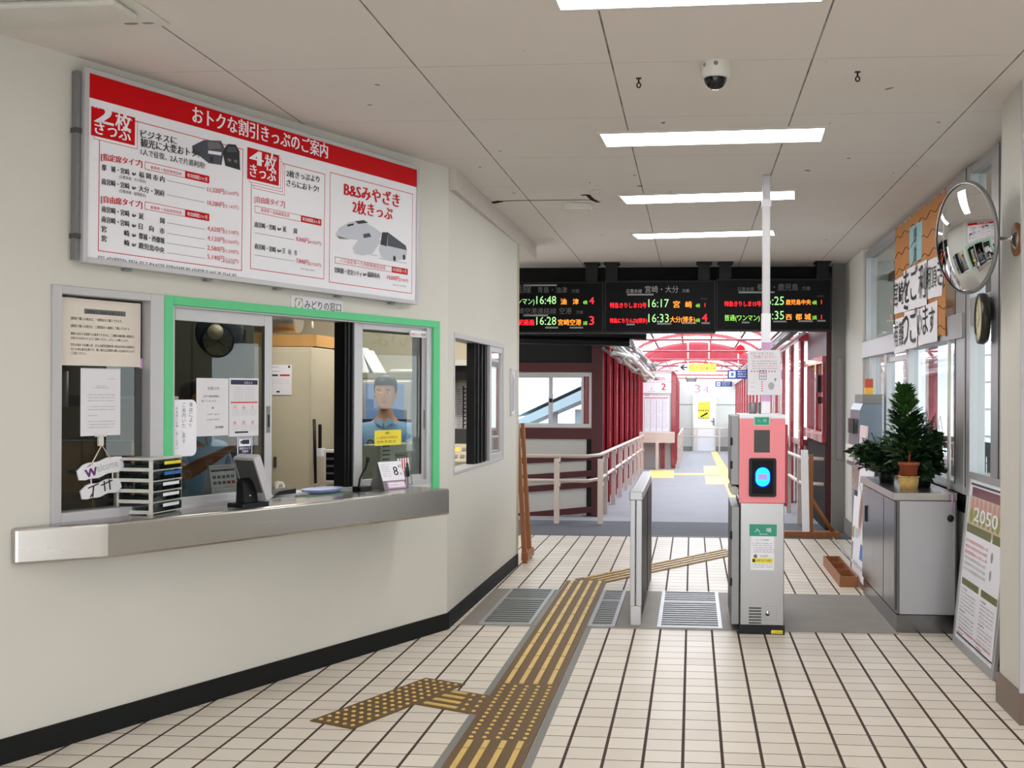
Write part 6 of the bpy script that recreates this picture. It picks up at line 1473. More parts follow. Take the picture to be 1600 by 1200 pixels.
# vaulted roof: maroon arch ribs, purlins and translucent sheets
XC = (XL + XRr) / 2; HW = (XRr - XL) / 2 + .1
def arch(y, t, lift=0): a = math.pi * t; return Vector((XC - HW * math.cos(a), y, eave(y) + .05 + (.62 + lift) * math.sin(a)))
na = 14
for k, y in enumerate([13.3 + 3.0 * j for j in range(8)]):
    m = MB(); V = []
    for i in range(na + 1):
        p = arch(y, i / na); q = arch(y, i / na, -.07) ; q.x = XC + (p.x - XC) * .965
        V += [p, q, p + Vector((0, .08, 0)), q + Vector((0, .08, 0))]
    F = []
    for i in range(na):
        b = 4 * i; F += [(b, b + 4, b + 5, b + 1), (b + 2, b + 3, b + 7, b + 6), (b, b + 2, b + 6, b + 4), (b + 1, b + 5, b + 7, b + 3)]
    m.add(V, F); m.tube([arch(y + .04, .06) - Vector((0, 0, .05)), arch(y + .04, .94) - Vector((0, 0, .05))], .018, 6)
    obj('roof_rib', m, M['iron'], label=None, kind='structure')
m = MB()
for i in range(1, na, 1):
    if i % 2 == 0: m.tube([arch(13.0, i / na, .02), arch(YE, i / na, .02)], .022, 6)
obj('roof_purlins', m, M['iron_dk'], kind='structure')
m = MB(); V = []; ys = [12.96, 20, 28, YE]
for y in ys:
    for i in range(na + 1): V.append(arch(y, i / na, .05))
m.add(V, [(r * (na + 1) + i, r * (na + 1) + i + 1, (r + 1) * (na + 1) + i + 1, (r + 1) * (na + 1) + i) for r in range(len(ys) - 1) for i in range(na)], 0, True)
obj('roof_sheet', m, M['roofsheet'], kind='structure', keepn=True)
# solid maroon gable where the bridge narrows
m = MB(); yg = Y1 - .6
pts = [(arch(yg, i / na, -.03).x, arch(yg, i / na, -.03).z) for i in range(na + 1)]; low = [(XC + (p[0] - XC) * .80, eave(yg) + .02 + (p[1] - eave(yg) - .05) * .42) for p in pts][::-1]
for i in range(na): m.poly(FY(yg), [pts[i], pts[i + 1], low[na - i - 1], low[na - i]], -.05, 0)
obj('roof_gable', m, M['iron'], kind='structure')

# far wall on the left of the hall, with its sliding window
YW = 13.55; FWl = FY(YW)
wx0, wz0 = FWl.px(806, 668); wx1, wz1 = FWl.px(927, 582); wx0 -= .5
obj('wall_side_bay', MB().holes(FWl, -4.0, XL + .1, 0, 3.0, -.1, 0, [(wx0, wx1, wz0, wz1)]), M['panel'], kind='structure')
w7 = window('window_7', FWl, wx0, wx1, wz0, wz1, .05, -.06, .02, m='alu_lt', panes=True)
xm = FWl.px(861, 620)[0]
obj('sliding_sash', MB().ring(FWl, xm - .03, wx1 - .12, wz0 + .03, wz1 - .04, .03, .0, .015), M['alu_lt'], w7); obj('latch', MB().box(FWl, xm - .02, xm + .02, (wz0 + wz1) / 2 - .03, (wz0 + wz1) / 2 + .02, .015, .035), M['black'], w7)
obj('sliding_sash', MB().ring(FWl, wx0 + .04, xm + .02, wz0 + .03, wz1 - .04, .03, -.03, -.015), M['alu_lt'], w7)
s = MB(); s.box(FWl, -4, XL + .08, wz0 - .14, wz0 - .005, 0, .04); s.box(FWl, -4, XL + .08, wz1 + .005, wz1 + .12, 0, .04)
def slbar(x0, y0, x1, y1, t):
    p = FWl.px(x0, y0); q = FWl.px(x1, y1); dx = (q[1] - p[1]) / (q[0] - p[0]); xa, xb = -4.0, XL + .08
    za, zb = p[1] + dx * (xa - p[0]), p[1] + dx * (xb - p[0]); s.poly(FWl, [(xa, za - t), (xb, zb - t), (xb, zb), (xa, za)], 0, .04)
slbar(816, 715, 935, 709, .075); slbar(816, 742, 920, 735, .075); slbar(816, 760, 920, 752, .075); slbar(816, 801, 935, 790, .075); slbar(816, 814, 935, 806, .09)
xp, _z2 = FWl.px(931, 700); s.box(FWl, xp - .05, xp + .09, 0, 2.6, 0, .06)
obj('trim_7', s, M['iron_dk'], kind='structure'); s = MB(); xq = FWl.px(918, 700)[0]; s.box(FWl, xq - .01, xp - .05, 0, wz0 - .14, 0, .02); obj('trim_8', s, M['darkwall'], kind='structure')
s = MB(); s.box(FWl, -4.0, XL + .1, wz1 + .12, 3.0, .0, .012); obj('trim_9', s, M['darkwall'], kind='structure')
# pipes and dark duct under the hall eaves
s = MB(); 
for z, x1_ in ((2.28, -.35), (2.2, -.55)): s.tube([(-3.2, 13.0, z), (x1_ - .2, 13.0, z - .06)], .05, 8)
obj('eaves_pipe', s, M['black'], label='pair of dark pipes running under the eaves behind the first departure board', cat='pipe')

# handrails
def handrail(name, pts, posts, label, cat='handrail', z=.79, z2=.50):
    t = thing(name, (pts[0][0], pts[0][1], zf(pts[0][1])), label, cat)
    for zz in (z, z2): obj('rail', MB().tube([(x, y, zf(y) + zz) for x, y in pts], .022, 10), M['rail'], t)
    for x, y in posts:
        m = MB(); m.wbox(x - .03, x + .03, y - .03, y + .03, zf(y) - .0, zf(y) + z - .03)
        po_ = obj('post', m, M['rail'], t)
        for zz in (z, z2): obj('bracket', MB().tube([(x, y, zf(y) + zz - .08), (x + .04, y - .03, zf(y) + zz - .06), (x + .04, y - .03, zf(y) + zz - .01)], .012, 6), M['alu_lt'], po_)
    return t
YH = 12.7; XH = XL + .13
handrail('handrail', [(-3.0, YH), (XH - .12, YH), (XH, YH + .35), (XH + .0, Y1 - 1.2)], [(at_y(870, 760, YH).x, YH), (at_y(938, 760, YH).x, YH)] + [(XH, 13.9 + 1.45 * k) for k in range(8)], 'cream double handrail along the side bay and down the maroon wall of the footbridge')
handrail('handrail', [(XRr + .1, 12.55), (XRr - .16, 12.75), (XRr - .16, YE - .6)], [(XRr - .16, 12.95 + 1.45 * k) for k in range(14)], 'cream double handrail running down the footbridge behind the pink gate')
handrail('handrail', [(XN + .14, Y1 - .3), (XN + .14, YE - .3)], [(XN + .14, Y1 + 1.8 * k) for k in range(6)], 'cream handrail along the narrow inner part of the footbridge')
handrail('handrail', [(XN + .14, YE - .2), (XRr - .1, YE - .2)], [(XN + .6, YE - .2), (XRr - .5, YE - .2)], 'cream handrail crossing in front of the far white door')
# platform guide board at the step
FN = FY(Y1 - .02); a0, b0 = FN.px(1003, 676); a1, b1 = FN.px(1048, 614)
bd = thing('platform_guide_board', FN.pt((a0 + a1) / 2, b0, .02), 'white platform guide board with red numerals 1 and 2 over a timetable', 'guide board')
s = MB(); c0, e0 = FN.px(999, 614); c1, e1 = FN.px(1049, 584); em = FN.px(1025, 597)[1]
s.box(FN, c0, c1, e0, e1, 0, .03, 0); s.rect(FN, c0, c1, em - .004, em + .004, .031, 2)
s.text(FN, 'のりば案内', c0 + .13, em + .04, 0, .031, 1, width=(c1 - c0) * .62, bold=.012); s.text(FN, '1', c0 + .26, e0 + .07, 0, .031, 1, width=.06, bold=.02, hk=1.0); s.text(FN, '2', c0 + .52, e0 + .07, 0, .031, 1, width=.10, bold=.02); s.greek(FN, c0 + .2, c0 + .38, e0 + .03, .02, .031, 2, 1); s.greek(FN, c0 + .46, c0 + .66, e0 + .03, .02, .031, 2, 1)
obj('heading_panel', s, [M['white'], M['redtext'], M['greyink']], bd)
s = MB(); s.ring(FN, a0, a1, b0, b1 - .01, .03, 0, .035, 0); s.box(FN, a0 + .02, a1 - .02, b0 + .02, b1 - .02, 0, .02, 1); w = a1 - a0
s.text(FN, '時刻表', a0 + .06, b1 - .075, 0, .021, 2, width=.12); s.greek(FN, a0 + .25, a1 - .06, b1 - .075, .03, .021, 4, 1)
for i in range(4):
    x = a0 + .05 + (w - .1) * i / 4; s.rect(FN, x - .004, x + .004, b0 + .04, b1 - .10, .021, 3); s.rect(FN, x + .01, x + (w - .1) / 4 - .01, b1 - .125, b1 - .105, .021, 2)
    for k in range(24): s.greek(FN, x + .015, x + (w - .1) / 4 - .02, b1 - .16 - .029 * k, .016, .021, 4 if k % 3 else 5, .95, k + i * 31)
obj('timetable_panel', s, [M['alu_lt'], M['white'], M['redtext'], M['navy'], M['paleink'], mat('lilac_print', (170, 150, 200), .5)], bd)
s = MB(); sc0 = FN.px(1003, 700)[1]; s.wbox(XL + .02, XN + .05, Y1 - .5, Y1 - .1, zf(Y1) + .62, zf(Y1) + .86); obj('cream_trough', s, M['rail'], label='cream painted beam below the platform guide board', cat='beam')
px_ = at_y(1027, 700, Y1 - .4); obj('cream_post', MB().wbox(px_.x - .035, px_.x + .035, Y1 - .52, Y1 - .45, zf(Y1), zf(Y1) + .62), M['rail'], label='slim cream post under the beam below the platform guide board', cat='post')
# hanging signs
FYs = FY(23.0); a0, b0 = FYs.px(1060, 580); a1, b1 = FYs.px(1119, 568)
ys_ = thing('platform_sign', FYs.pt((a0 + a1) / 2, b0, 0), 'yellow and white hanging sign with an arrow to platforms 1 and 2', 'sign')
s = MB(); am = a0 + (a1 - a0) * .27; s.box(FYs, a0, am, b0, b1, -.06, 0, 0); s.box(FYs, am, a1, b0, b1, -.06, 0, 1); bc = (b0 + b1) / 2; h = b1 - b0
s.rect(FYs, a0 + .08, am - .02, bc - .014, bc + .014, .001, 2); s.flat(FYs, [(a0 + .03, bc), (a0 + .11, bc + .065), (a0 + .14, bc + .05), (a0 + .08, bc), (a0 + .14, bc - .05), (a0 + .11, bc - .065)], .0014, 2)
s.text(FYs, '①・②', am + .02, b0 + h * .24, 0, .001, 3, width=(a1 - am) * .55, bold=.01); s.text(FYs, '番のりば', am + .36, b0 + h * .28, 0, .001, 2, width=(a1 - am) * .36, bold=.012)
s.box(FYs, a0 - .08, a1 + .02, b0 - .03, b0 - .005, -.05, -.01, 0)
obj('face', s, [M['white'], mat('signal_yellow', (246, 220, 90), .4), M['ink'], M['redtext']], ys_)
s = MB(); 
for x in (a0 + .2, a1 - .15): s.tube([FYs.pt(x, b1, -.03), FYs.pt(x, b1 + .5, -.03)], .014, 8)
obj('hanger', s, M['offwhite'], ys_)
for (x0, x1, y0, y1, yy, txt, lab) in ((1137, 1170, 592, 578, 23.4, 'エレベーター', 'larger blue pictogram sign hanging beside the pole notice'), (1118, 1144, 604, 596, 29.0, '出 口', 'smaller blue pictogram sign hanging further down the footbridge')):
    fr = FY(yy); a0, b0 = fr.px(x0, y0); a1, b1 = fr.px(x1, y1); t = thing('wayfinding_sign', fr.pt((a0 + a1) / 2, b0, 0), lab, 'sign'); h = b1 - b0
    s = MB(); s.box(fr, a0, a1, b0, b1, -.05, 0, 0); s.rect(fr, a0 + .03, a0 + .03 + h * .7, b0 + h * .15, b0 + h * .85, .001, 1); s.rect(fr, a0 + .03 + h * .2, a0 + .03 + h * .5, b0 + h * .3, b0 + h * .7, .0014, 2)
    for k in range(3): s.greek(fr, a0 + .06 + h * .8, a1 - .03, b0 + h * (.2 + .26 * k), h * .14, .001, 1, .9, k)
    obj('face', s, [mat('sign_blue', (24, 52, 120), .4), M['white'], M['blue']], t); obj('hanger', MB().tube([fr.pt((a0 + a1) / 2, b1, -.02), fr.pt((a0 + a1) / 2, b1 + .5, -.02)], .012, 6), M['offwhite'], t)
# red lamp, cable bundle, ceiling fixture
lp = at_y(1157, 546, 20); rl = thing('warning_lamp', lp, 'glowing red round lamp hanging under the footbridge roof', 'lamp'); obj('lens', MB().ball(lp, .085), M['redlamp'], rl); obj('bracket', MB().tube([lp + Vector((0, 0, .05)), lp + Vector((.0, 0, .4))], .012, 6), M['greymd'], rl)
cbm = MB(); rnd = random.Random(9)
for k in range(16):
    x = XL + .12 + rnd.uniform(0, .30); dz = rnd.uniform(-.22, .12); r_ = rnd.uniform(.012, .03)
    pts = [(x + rnd.gauss(0, .03), y, eave(y) + dz + rnd.gauss(0, .025)) for y in [13.2 + 1.6 * j for j in range(8)]]
    cbm.tube(pts, r_, 6, k % 3)
for k in range(26):
    y = rnd.uniform(14, 25); x = XL + .1 + rnd.uniform(0, .35); cbm.ball((x, y, eave(y) + rnd.uniform(-.25, .08)), rnd.uniform(.03, .07), m=k % 3, n=7, k=5)
obj('cable_bundle', cbm, [M['alu_lt'], M['greymd'], M['offwhite']], label='tangle of grey pipes and cables along the eaves of the maroon wall', cat='cables')
cbm = MB()
for k in range(5): cbm.tube([(XRr - .1 - .05 * k, y, eave(y) - .02 + .05 * (k % 3)) for y in (13.0, 18, 24, 30)], .02 + .006 * (k % 2), 6, k % 2)
obj('conduit_bundle', cbm, [M['alu_lt'], M['greymd']], label='grey conduits along the eaves above the gate-side handrail', cat='cables')
ff = at_y(1080, 592, 27); lt = thing('ladder_tray', (ff.x, 29, ff.z), 'grey ladder tray hanging under the roof before the far wall', 'cable tray'); s = MB()
for x in (-.12, .12): s.wbox(ff.x + x - .015, ff.x + x + .015, 26, 33, ff.z - .02, ff.z + .04)
for k in range(14): s.wbox(ff.x - .12, ff.x + .12, 26 + .5 * k, 26.06 + .5 * k, ff.z - .01, ff.z + .01)
obj('tray', s, M['alu_dk'], lt)
# yellow and orange floor markings on the ramp
def ramp_poly(pts, m_, name, label, cat='floor marking', dz=.004):
    P = [on_ramp(x, y) + Vector((0, 0, dz)) for x, y in pts]; m = MB(); n = len(P); m.add(P + [p - Vector((0, 0, .006)) for p in P], [tuple(range(n)), tuple(range(n, 2 * n))[::-1]] + [(i, (i + 1) % n, n + (i + 1) % n, n + i) for i in range(n)])
    return obj(name, m, m_, label=label, cat=cat)
ramp_poly([(1009, 747), (1053, 747), (1053, 735), (1015, 735)], M['tyel'], 'tactile_pad', 'square yellow tactile pad below the platform guide board')
ramp_poly([(1053, 742), (1147, 743), (1147, 739), (1053, 740)], M['tyel'], 'tactile_line', 'thin yellow line crossing the footbridge floor')
ramp_poly([(1111, 706), (1120, 706), (1180, 800), (1150, 800)], M['tyel'], 'tactile_line', 'broad yellow tactile band running down the footbridge', dz=.002)
ramp_poly([(1099, 728), (1123, 728), (1128, 739), (1100, 739)], M['tora'], 'floor_patch', 'upper pale orange patch on the footbridge floor', dz=.003)
ramp_poly([(1101, 744), (1131, 744), (1137, 757), (1103, 757)], M['tora'], 'floor_patch', 'lower pale orange patch on the footbridge floor', dz=.003)
# right bay by the hall: maroon window frame, white board on its wooden stand
FQ = Fr((1.72, 11.9, 0), (0, 1, 0), (0, 0, 1), (-1, 0, 0))
bs = thing('white_sign_board', (1.30, 11.75, 0), 'blank white board edge-on on a wooden stand at the corner of the hall', 'board')
p0 = at_y(1258, 865, 11.8)
bb0 = at_y(1250, 703, 11.75); bb1 = at_y(1264, 860, 11.75)
bf = Fr((bb0.x + .01, 11.75, max(.06, bb1.z)), (1, 0, 0), (0, 0, 1), (0, -1, 0)); 
obj('board', MB().poly(bf, [(.02, 0), (.095, -.0), (.075, bb0.z - .06), (.0, bb0.z - .06)], -.03, 0), M['white'], bs)
obj('upright', MB().wbox(bb0.x + .10, bb0.x + .145, 11.78, 11.83, .03, bb0.z - .05), M['wood'], bs); obj('brace', MB().tube([(bb0.x + .12, 11.8, .42), (bb0.x + .36, 11.8, .05)], .022, 6), M['wood'], bs); obj('foot', MB().wbox(bb0.x - .16, bb0.x + .42, 11.74, 11.86, 0, .06), M['wood'], bs)
FZ = Fr((1.5, 0, 0), (0, 1, 0), (0, 0, 1), (-1, 0, 0))
obj('wall_right_bay', MB().holes(FZ, 12.4, 14.4, 0, 2.9, -.08, 0, [(12.5, 14.2, 1.0, 1.95), (13.1, 13.2, .1, .9)]), M['iron_dk'], kind='structure')
w9 = window('window_9', FZ, 12.5, 14.2, 1.0, 1.95, .07, -.06, .03, bars=[(13.12, 13.26, 1.0, 1.95, -.05, .035), (12.4, 14.4, .98, 1.10, .0, .045), (12.4, 14.4, 1.88, 1.96, .0, .045)], m='iron', panes=True)
mk = MB(); mk.box(FZ, 12.75, 12.85, 1.55, 1.75, .02, .06).box(FZ, 12.72, 12.8, 1.42, 1.5, .02, .06); obj('window_latch', mk, M['black'], w9)
m = MB(); m.box(FZ, 12.4, 14.4, .0, .98, .0, .006); obj('trim_11', m, M['darkwall'], kind='structure')

# ------------------------------------------------------------------ departure boards
YB = 12.0
def board(name_i, x0, x1, y0, y1, label, rows, yaw=0):
    fr = FY(YB); a0, b0 = fr.px(x0, y1); a1, b1 = fr.px(x1, y0)
    t = thing('departure_board', fr.pt((a0 + a1) / 2, b0, -.1), label, 'departure board', 'hanging departure boards')
    obj('housing', MB().box(fr, a0, a1, b0, b1, -.25, -.004).ring(fr, a0, a1, b0, b1, .02, -.004, .006), M['black'], t, bevel=.004)
    s = MB(); s.rect(fr, a0 + .02, a1 - .02, b0 + .02, b1 - .02, 0, 0)
    for txt, xa, xb, y, m_, hk in rows:
        if txt == '=': 
            p_ = fr.px(xa, y); q_ = fr.px(xb, y); s.rect(fr, p_[0], q_[0], p_[1] - .008, p_[1] + .01, .001, 5)
        else: s.tpx(fr, txt, (xa, y), (xb, y), .001, m_, .012 if m_ in (1, 2, 3) else .0, hk)
    obj('display', s, [M['screen'], M['led_r'], M['led_o'], M['led_g'], M['led_lg'], mat('grey_cover_tape', (150, 152, 152), .5), M['boardtext'], M['greyink']], t)
    hm = MB()
    for f in (.0, 1.0):
        pass
    return t, fr, a0, a1, b1
H_ = 6; S_ = 7; r_, o_, g_, l_ = 1, 2, 3, 4
b1r = [('日南線', 790, 830, 457, S_, 1.1), ('青島・油津', 840, 886, 457, S_, 1.1), ('方面', 893, 905, 457, S_, 1), ('=', 818, 870, 446, 5, 1), ('普通(ワンマン)', 778, 835, 475, l_, 1.25), ('16:48', 838, 869, 475, l_, 1.15), ('油', 876, 885, 475, o_, 1.0), ('津', 895, 904, 475, o_, 1.0), ('4両', 911, 917.5, 475, g_, 1.5), ('4', 921, 928, 475, r_, 1.0),
       ('宮崎空港連絡線', 800, 869, 490, S_, 1.05), ('空港', 874, 893, 490, S_, 1.1), ('方面', 900, 911, 490, S_, 1), ('=', 818, 856, 493, 5, 1), ('普通駅通過', 790, 835, 507.5, r_, 1.05), ('16:28', 838, 869, 507.5, l_, 1.15), ('宮崎空港', 872, 908, 507.5, o_, 1.1), ('2両', 911, 917.5, 507.5, g_, 1.5), ('3', 921, 928, 507.5, r_, 1.0), ('=', 852, 872, 512, 5, 1), ('=', 890, 911, 512, 5, 1)]
b2r = [('日豊本線', 979, 1003, 457.5, H_, 1.1), ('宮崎・大分', 1008, 1060, 456.5, H_, 1.1), ('方面', 1066, 1077, 456.5, H_, 1), ('=', 980, 1021, 460.5, 5, 1), ('特急きりしま12号', 953, 1010, 480.5, r_, 1.25), ('16:17', 1013, 1045, 480, l_, 1.15), ('宮', 1052, 1062, 480, o_, 1), ('崎', 1071, 1081, 480, o_, 1), ('4両', 1087, 1093.5, 480, g_, 1.5), ('1', 1099, 1104, 479.5, r_, 1.1),
       ('特急にちりん22(博多)', 953, 1011, 504, r_, 1.35), ('16:33', 1013, 1045, 503.5, l_, 1.15), ('大分(博多)', 1047, 1086, 503, o_, 1.2), ('4両', 1087, 1093.5, 503, g_, 1.5), ('4', 1097, 1105, 502.5, r_, 1.0), ('=', 979, 992, 507, 5, 1), ('=', 1027, 1049, 506, 5, 1), ('=', 1066, 1088, 505, 5, 1), ('=', 1096, 1109, 505, 5, 1), ('のりば', 1095, 1105, 468, S_, 1)]
b3r = [('日豊本線', 1153, 1178, 454.5, S_, 1.1), ('都城・鹿児島', 1183, 1247, 453, S_, 1.1), ('方面', 1253, 1266, 453, S_, 1), ('=', 1154, 1210, 457, 5, 1), ('特急きりしま15号', 1132, 1189, 478, r_, 1.25), ('16:25', 1192, 1225, 476.5, l_, 1.15), ('鹿児島中央', 1228, 1267, 475.5, o_, 1.15), ('4両', 1269, 1276, 475.5, g_, 1.5), ('1', 1281, 1286, 475, r_, 1.2),
       ('普通(ワンマン)', 1132, 1187, 500.5, g_, 1.25), ('16:35', 1192, 1225, 499, l_, 1.15), ('西', 1228, 1237, 499, o_, 1), ('都', 1243, 1253, 499, o_, 1), ('城', 1257, 1267, 499, o_, 1), ('2両', 1269, 1276, 499, g_, 1.5), ('1', 1281, 1286, 498.5, r_, 1.2), ('=', 1159, 1171, 504, 5, 1), ('=', 1208, 1229, 502.5, 5, 1), ('=', 1247, 1270, 502, 5, 1), ('=', 1277, 1290, 501.5, 5, 1), ('のりば', 1277, 1287, 464, S_, 1)]
boards = [board(1, 776, 943.5, 440, 520, 'departure board partly behind the ticket wall, showing trains at 16:48 and 16:28', b1r), board(2, 944, 1118.5, 438, 520, 'middle departure board showing trains at 16:17 and 16:33', b2r), board(3, 1118.7, 1300, 435, 517, 'departure board crossed by the white pole, with two red platform ones at its end', b3r)]
for (t, fr, a0, a1, b1), xs_ in zip(boards, ((918, 931), (1094, 1141), (1276, 1293))):
    pass
hang_ = [(boards[0][0], 925), (boards[1][0], 956), (boards[1][0], 1100), (boards[2][0], 1133), (boards[2][0], 1285)]
for t, x in hang_:
    xx = at_y(x, 425, YB + .1).x; zb = at_y(x, 440, YB).z - .02
    obj('hanger', MB().wbox(xx - .065, xx + .065, YB + .05, YB + .2, zb, CEIL).wbox(xx - .085, xx + .085, YB + .02, YB + .22, CEIL - .02, CEIL), M['black'], t)
# ------------------------------------------------------------------ ceiling fittings
def ceiling_light(q, label, on=True):
    P = [at_z(x, y, CEIL) for x, y in q]      # far-left, far-right, near-right, near-left as seen on the ceiling
    c = (P[0] + P[1] + P[2] + P[3]) / 4; r = ((P[1] - P[0]) + (P[2] - P[3])).normalized(); u = Vector((-r.y, r.x, 0))
    L = ((P[1] - P[0]).length + (P[2] - P[3]).length) / 2; w = abs((P[3] - P[0]).dot(u) + (P[2] - P[1]).dot(u)) / 2
    fr = Fr(c, r, u, (0, 0, -1)); t = thing('ceiling_light', c, label, 'ceiling light', 'recessed fluorescent ceiling lights')
    obj('frame', MB().ring(fr, -L / 2 - .012, L / 2 + .012, -w / 2 - .012, w / 2 + .012, (.02, .02, .02, .02), 0, .012), M['offwhite'], t)
    obj('diffuser', MB().box(fr, -L / 2 + .006, L / 2 - .006, -w / 2 + .006, w / 2 - .006, .0, .006), M['lamp'] if on else M['white'], t)
    return t
ceiling_light([(858, -34), (1300, -48), (1286, -3), (870, 13)], 'lit ceiling light nearest the entrance, before the security dome')
ceiling_light([(938, 206), (1292, 197), (1284, 218), (944, 227)], 'lit ceiling light just past the security dome')
ceiling_light([(970, 304), (1246, 296), (1240, 309), (975, 317)], 'lit ceiling light crossed by the white pole')
ceiling_light([(990, 364), (1212, 358), (1209, 366), (993, 372)], 'farthest lit ceiling light, before the departure boards')
# unseen extra fitting in line with the row, added to brighten the near floor
for k, y in enumerate((2.05,)):
    t = thing('ceiling_light', (.12, y, CEIL), 'unseen ceiling light added in line with the row, %s' % ('over the entrance end of the hall', 'further back over the entrance', 'last one by the entrance door')[k], 'ceiling light', 'recessed fluorescent ceiling lights'); fr = Fr((.12, y, CEIL), (1, 0, 0), (0, 1, 0), (0, 0, -1))
    obj('frame', MB().ring(fr, -.645, .645, -.18, .18, .02, 0, .012), M['offwhite'], t); obj('diffuser', MB().box(fr, -.62, .62, -.16, .16, 0, .006), M['lamp'], t)
# unlit fitting over the near end of the ticket wall
c_ = at_z(262, 34, CEIL); fl = Fr(Vector((c_.x, c_.y, CEIL)), (1, -.02, 0), (.02, 1, 0), (0, 0, -1))
ul = thing('ceiling_light', fl.pt(-.6, .1, 0), 'unlit white fluorescent fitting at the near end of the ticket wall', 'ceiling light')
obj('tray', MB().box(fl, -1.25, 0, -.33, .02, 0, .01), M['offwhite'], ul, bevel=.003); obj('tube_cover', MB().box(fl, -1.2, -.05, -.30, -.13, .01, .035), M['offwhite'], ul, bevel=.012)
obj('stain_mark', MB().disc(fl, -.14, -.02, .03, .012, .0105, 0).disc(fl, -.07, -.02, .025, .01, .0105, 0), M['greymd'], ul)
# security dome
dc = at_z(1118, 99, CEIL); dc = Vector((dc.x, dc.y, CEIL)); fd = Fr(dc, (1, 0, 0), (0, -1, 0), (0, 0, -1))
sc = thing('security_camera', dc - Vector((0, 0, .14)), 'white dome security camera with a black bubble on the ceiling', 'camera')
obj('housing', MB().lathe(fd, [(.068, 0), (.068, .028), (.066, .032), (.062, .062), (.05, .068), (0, .068)], 32), M['offwhite'], sc)
obj('bubble', MB().lathe(fd, [(.050, .062), (.050, .075), (.044, .092), (.034, .105), (.018, .113), (.0, .115)], 28), mat('black_glass_bubble', (8, 9, 14), .05), sc)
sm = MB(); fs = Fr(dc + Vector((0, -.067, -.018)), (1, 0, 0), (0, 0, 1), (0, -1, 0)); sm.disc(fs, .0, 0, .010, .010, .002); sm.disc(fs, -.048, -.002, .007, .008, -.016)
obj('screw_cap', sm, M['greymd'], sc)
# hooks
for x, y, lab in ((998, 122, 'black ceiling hook between two panel joints, on the ticket-wall side of the dome'), (1340, 112, 'black ceiling hook on the window side of the dome')):
    h = at_z(x, y, CEIL); m = MB(); z = CEIL; m.wbox(h.x - .012, h.x + .012, h.y - .008, h.y + .008, z - .004, z); m.tube([(h.x, h.y, z), (h.x, h.y, z - .022)], .004, 6)
    m.tube([(h.x + .009 * math.sin(t), h.y, z - .033 + .011 * math.cos(t)) for t in [i * .5 for i in range(13)]], .0032, 6); obj('ceiling_hook', m, M['black'], label=lab, cat='hook')
# little boxes near the end of the ticket wall
for x, y, w, l, d, lab, nm in ((904, 319, .20, .13, .05, 'cream emergency lamp box on the ceiling above the return window', 'emergency_lamp'), (932, 298, .06, .06, .02, 'small square sensor on the ceiling beyond the emergency lamp', 'ceiling_sensor'), (858, 373, .07, .12, .05, 'small cream box on the ceiling near the departure boards', 'ceiling_box')):
    h = at_z(x, y, CEIL); t = thing(nm, (h.x, h.y, CEIL - d), lab, 'ceiling fitting'); obj('case', MB().wbox(h.x - w / 2, h.x + w / 2, h.y - l / 2, h.y + l / 2, CEIL - d, CEIL), M['offwhite'], t, bevel=.004); obj('lens', MB().wbox(h.x - w * .3, h.x + w * .3, h.y - l * .3, h.y + l * .3, CEIL - d - .004, CEIL - d), M['cream'], t)
# dark cracks and worn patches in the ceiling boards by the emergency lamp
def crack(pts, w, lab):
    P = [at_z(x, y, CEIL) for x, y in pts]; m = MB()
    for a, b in zip(P, P[1:]):
        d = (b - a).normalized(); s_ = Vector((-d.y, d.x, 0)) * w; m.add([a - s_, b - s_, b + s_, a + s_], [(0, 1, 2, 3)])
    for v in m.v: v.z = CEIL - .002
    return m
m = crack([(746, 317), (782, 314), (812, 313), (932, 312)], .008, ''); m2 = crack([(908, 305), (918, 304), (926, 312), (935, 316)], .018, ''); m3 = crack([(768, 317), (783, 314)], .03, ''); m4 = crack([(996, 290), (1003, 291)], .012, '')
for q in (m2, m3, m4): m.add(q.v, q.f)
obj('trim_10', m, M['darkwall'], kind='structure')

# ------------------------------------------------------------------ outside
obj('ground', MB().wbox(-60, 60, -40, 90, -4.2, -4.0), mat('grey_ground', (160, 160, 158), .9), kind='structure')
# stair roof seen through the side-bay window
YO = 20.0; fo_ = FY(YO); P = [fo_.px(*p) for p in ((800, 660), (960, 585), (960, 603), (800, 672))]
sr = thing('stair_roof', fo_.pt(-2.5, -1, 0), 'blue-grey sloping stair roof outside the side-bay window', 'stair roof'); obj('roof_band', MB().poly(fo_, P, -2.4, 0), M['stairroof'], sr)
P = [fo_.px(*p) for p in ((800, 645), (960, 570), (960, 578), (800, 653))]; obj('eaves_band', MB().poly(fo_, P, -2.6, -.2), mat('pale_blue_cladding', (206, 220, 230), .6), sr)
s = MB(); 
for x in (902, 860): q = fo_.px(x, 640); s.box(fo_, q[0] - .08, q[0] + .08, -4, q[1], -.5, -.3)
obj('post', s, M['stairroof'], sr)
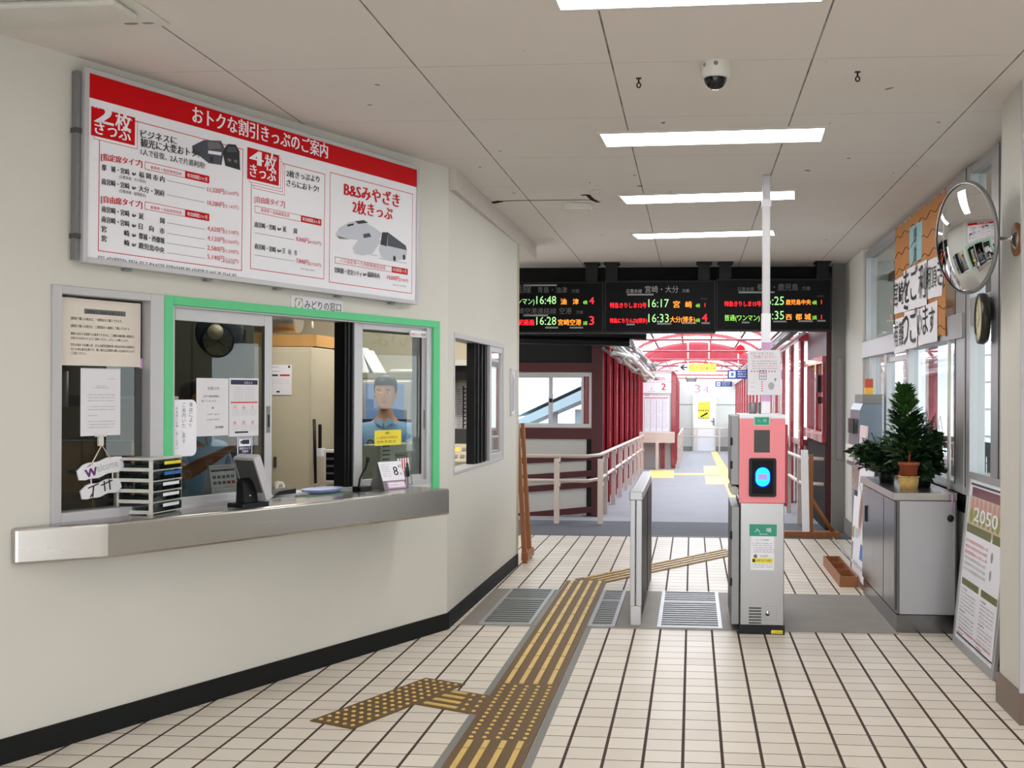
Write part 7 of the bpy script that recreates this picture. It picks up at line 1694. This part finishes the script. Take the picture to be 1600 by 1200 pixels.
# white clad building and maroon-framed gallery outside the right-hand windows
wb = thing('white_building', (7.5, 25, -4), 'white clad building outside beyond the right-hand windows', 'building'); m = MB(); m.wbox(6.5, 9.5, 19, 32, -4, 5)
obj('wall', m, M['siding'], wb); s = MB()
for k in range(14): s.wbox(6.485, 6.5, 19, 32, -3 + .6 * k, -2.97 + .6 * k)
obj('cladding_joint', s, M['greymd'], wb)
gl = thing('platform_gallery', (3.2, 16, -4), 'maroon framed gallery with white panels outside the far right-hand windows', 'gallery')
s = MB(); 
for k in range(4): s.wbox(3.2, 3.32, 13.5 + 1.6 * k, 13.7 + 1.6 * k, -4, 2.6)
s.wbox(3.2, 3.3, 13.4, 18.5, .62, .75); s.wbox(3.2, 3.3, 13.4, 18.5, 2.3, 2.5)
obj('frame', s, M['iron'], gl); obj('panel', MB().wbox(3.3, 3.36, 13.4, 18.5, -4, .62).wbox(3.3, 3.36, 13.4, 18.5, 2.5, 2.65), M['siding'], gl)
obj('gallery_window', MB().wbox(3.33, 3.35, 13.4, 18.5, .75, 2.3), M['roofsheet'], gl)
obj('roof_soffit', MB().wbox(1.95, 5.2, 5.62, 18.0, 2.66, 2.74), mat('brown_soffit', (120, 104, 94), .8), kind='structure')
rl = thing('outside_railing', (4.2, 14, 0), 'dark steel railing outside the near right-hand window', 'railing'); s = MB(); 
xr2 = 3.0; zt_ = at_x(1520, 688, xr2).z
obj('top_rail', MB().wbox(xr2 - .03, xr2 + .03, 9, 13.2, zt_ - .14, zt_), M['greydk'], rl)
for k in range(24): obj('baluster', MB().wbox(xr2 - .015, xr2 + .015, 9.1 + .17 * k, 9.13 + .17 * k, -.5, zt_ - .14), M['greydk'], rl)
obj('outer_deck', MB().wbox(1.9, 6.4, 4, 13.3, -.6, -.5), M['conc'], label='grey deck outside the right-hand windows', cat='deck')

# ------------------------------------------------------------------ daylight
W = bpy.data.worlds.new('overcast_sky'); S.world = W; W.use_nodes = True; nt = W.node_tree; nt.nodes.clear()
out = nt.nodes.new('ShaderNodeOutputWorld'); bg = nt.nodes.new('ShaderNodeBackground'); nt.links.new(bg.outputs[0], out.inputs[0])
tc = nt.nodes.new('ShaderNodeTexCoord'); sx = nt.nodes.new('ShaderNodeSeparateXYZ'); nt.links.new(tc.outputs['Generated'], sx.inputs[0])
cr_ = nt.nodes.new('ShaderNodeValToRGB'); nt.links.new(sx.outputs[2], cr_.inputs[0]); cr_.color_ramp.elements[0].color = (.93, .96, 1, 1); cr_.color_ramp.elements[1].color = (.86, .93, 1, 1)
nt.links.new(cr_.outputs[0], bg.inputs[0]); bg.inputs[1].default_value = SKY

# ------------------------------------------------------------------ camera
cd_ = bpy.data.cameras.new('camera'); cam = bpy.data.objects.new('camera', cd_); COL.objects.link(cam)
cd_.sensor_width = 36; cd_.sensor_fit = 'HORIZONTAL'; cd_.lens = FOC / 1600 * 36; cd_.shift_x = -(CX - 800) / 1600; cd_.shift_y = (CY - 600) / 1600; cd_.clip_end = 300; cd_.clip_start = .05
Rm = Matrix((CR, CU, -_f)).transposed(); cam.matrix_world = Matrix.Translation(CAM) @ Rm.to_4x4(); S.camera = cam
vs_ = S.view_settings; vs_.view_transform = 'Standard'; vs_.look = 'None'; vs_.exposure = EXPO; vs_.gamma = 1; vs_.use_curve_mapping = False
S.cycles.max_bounces = 10; S.cycles.transparent_max_bounces = 24; S.cycles.use_denoising = True; S.cycles.sample_clamp_indirect = 6
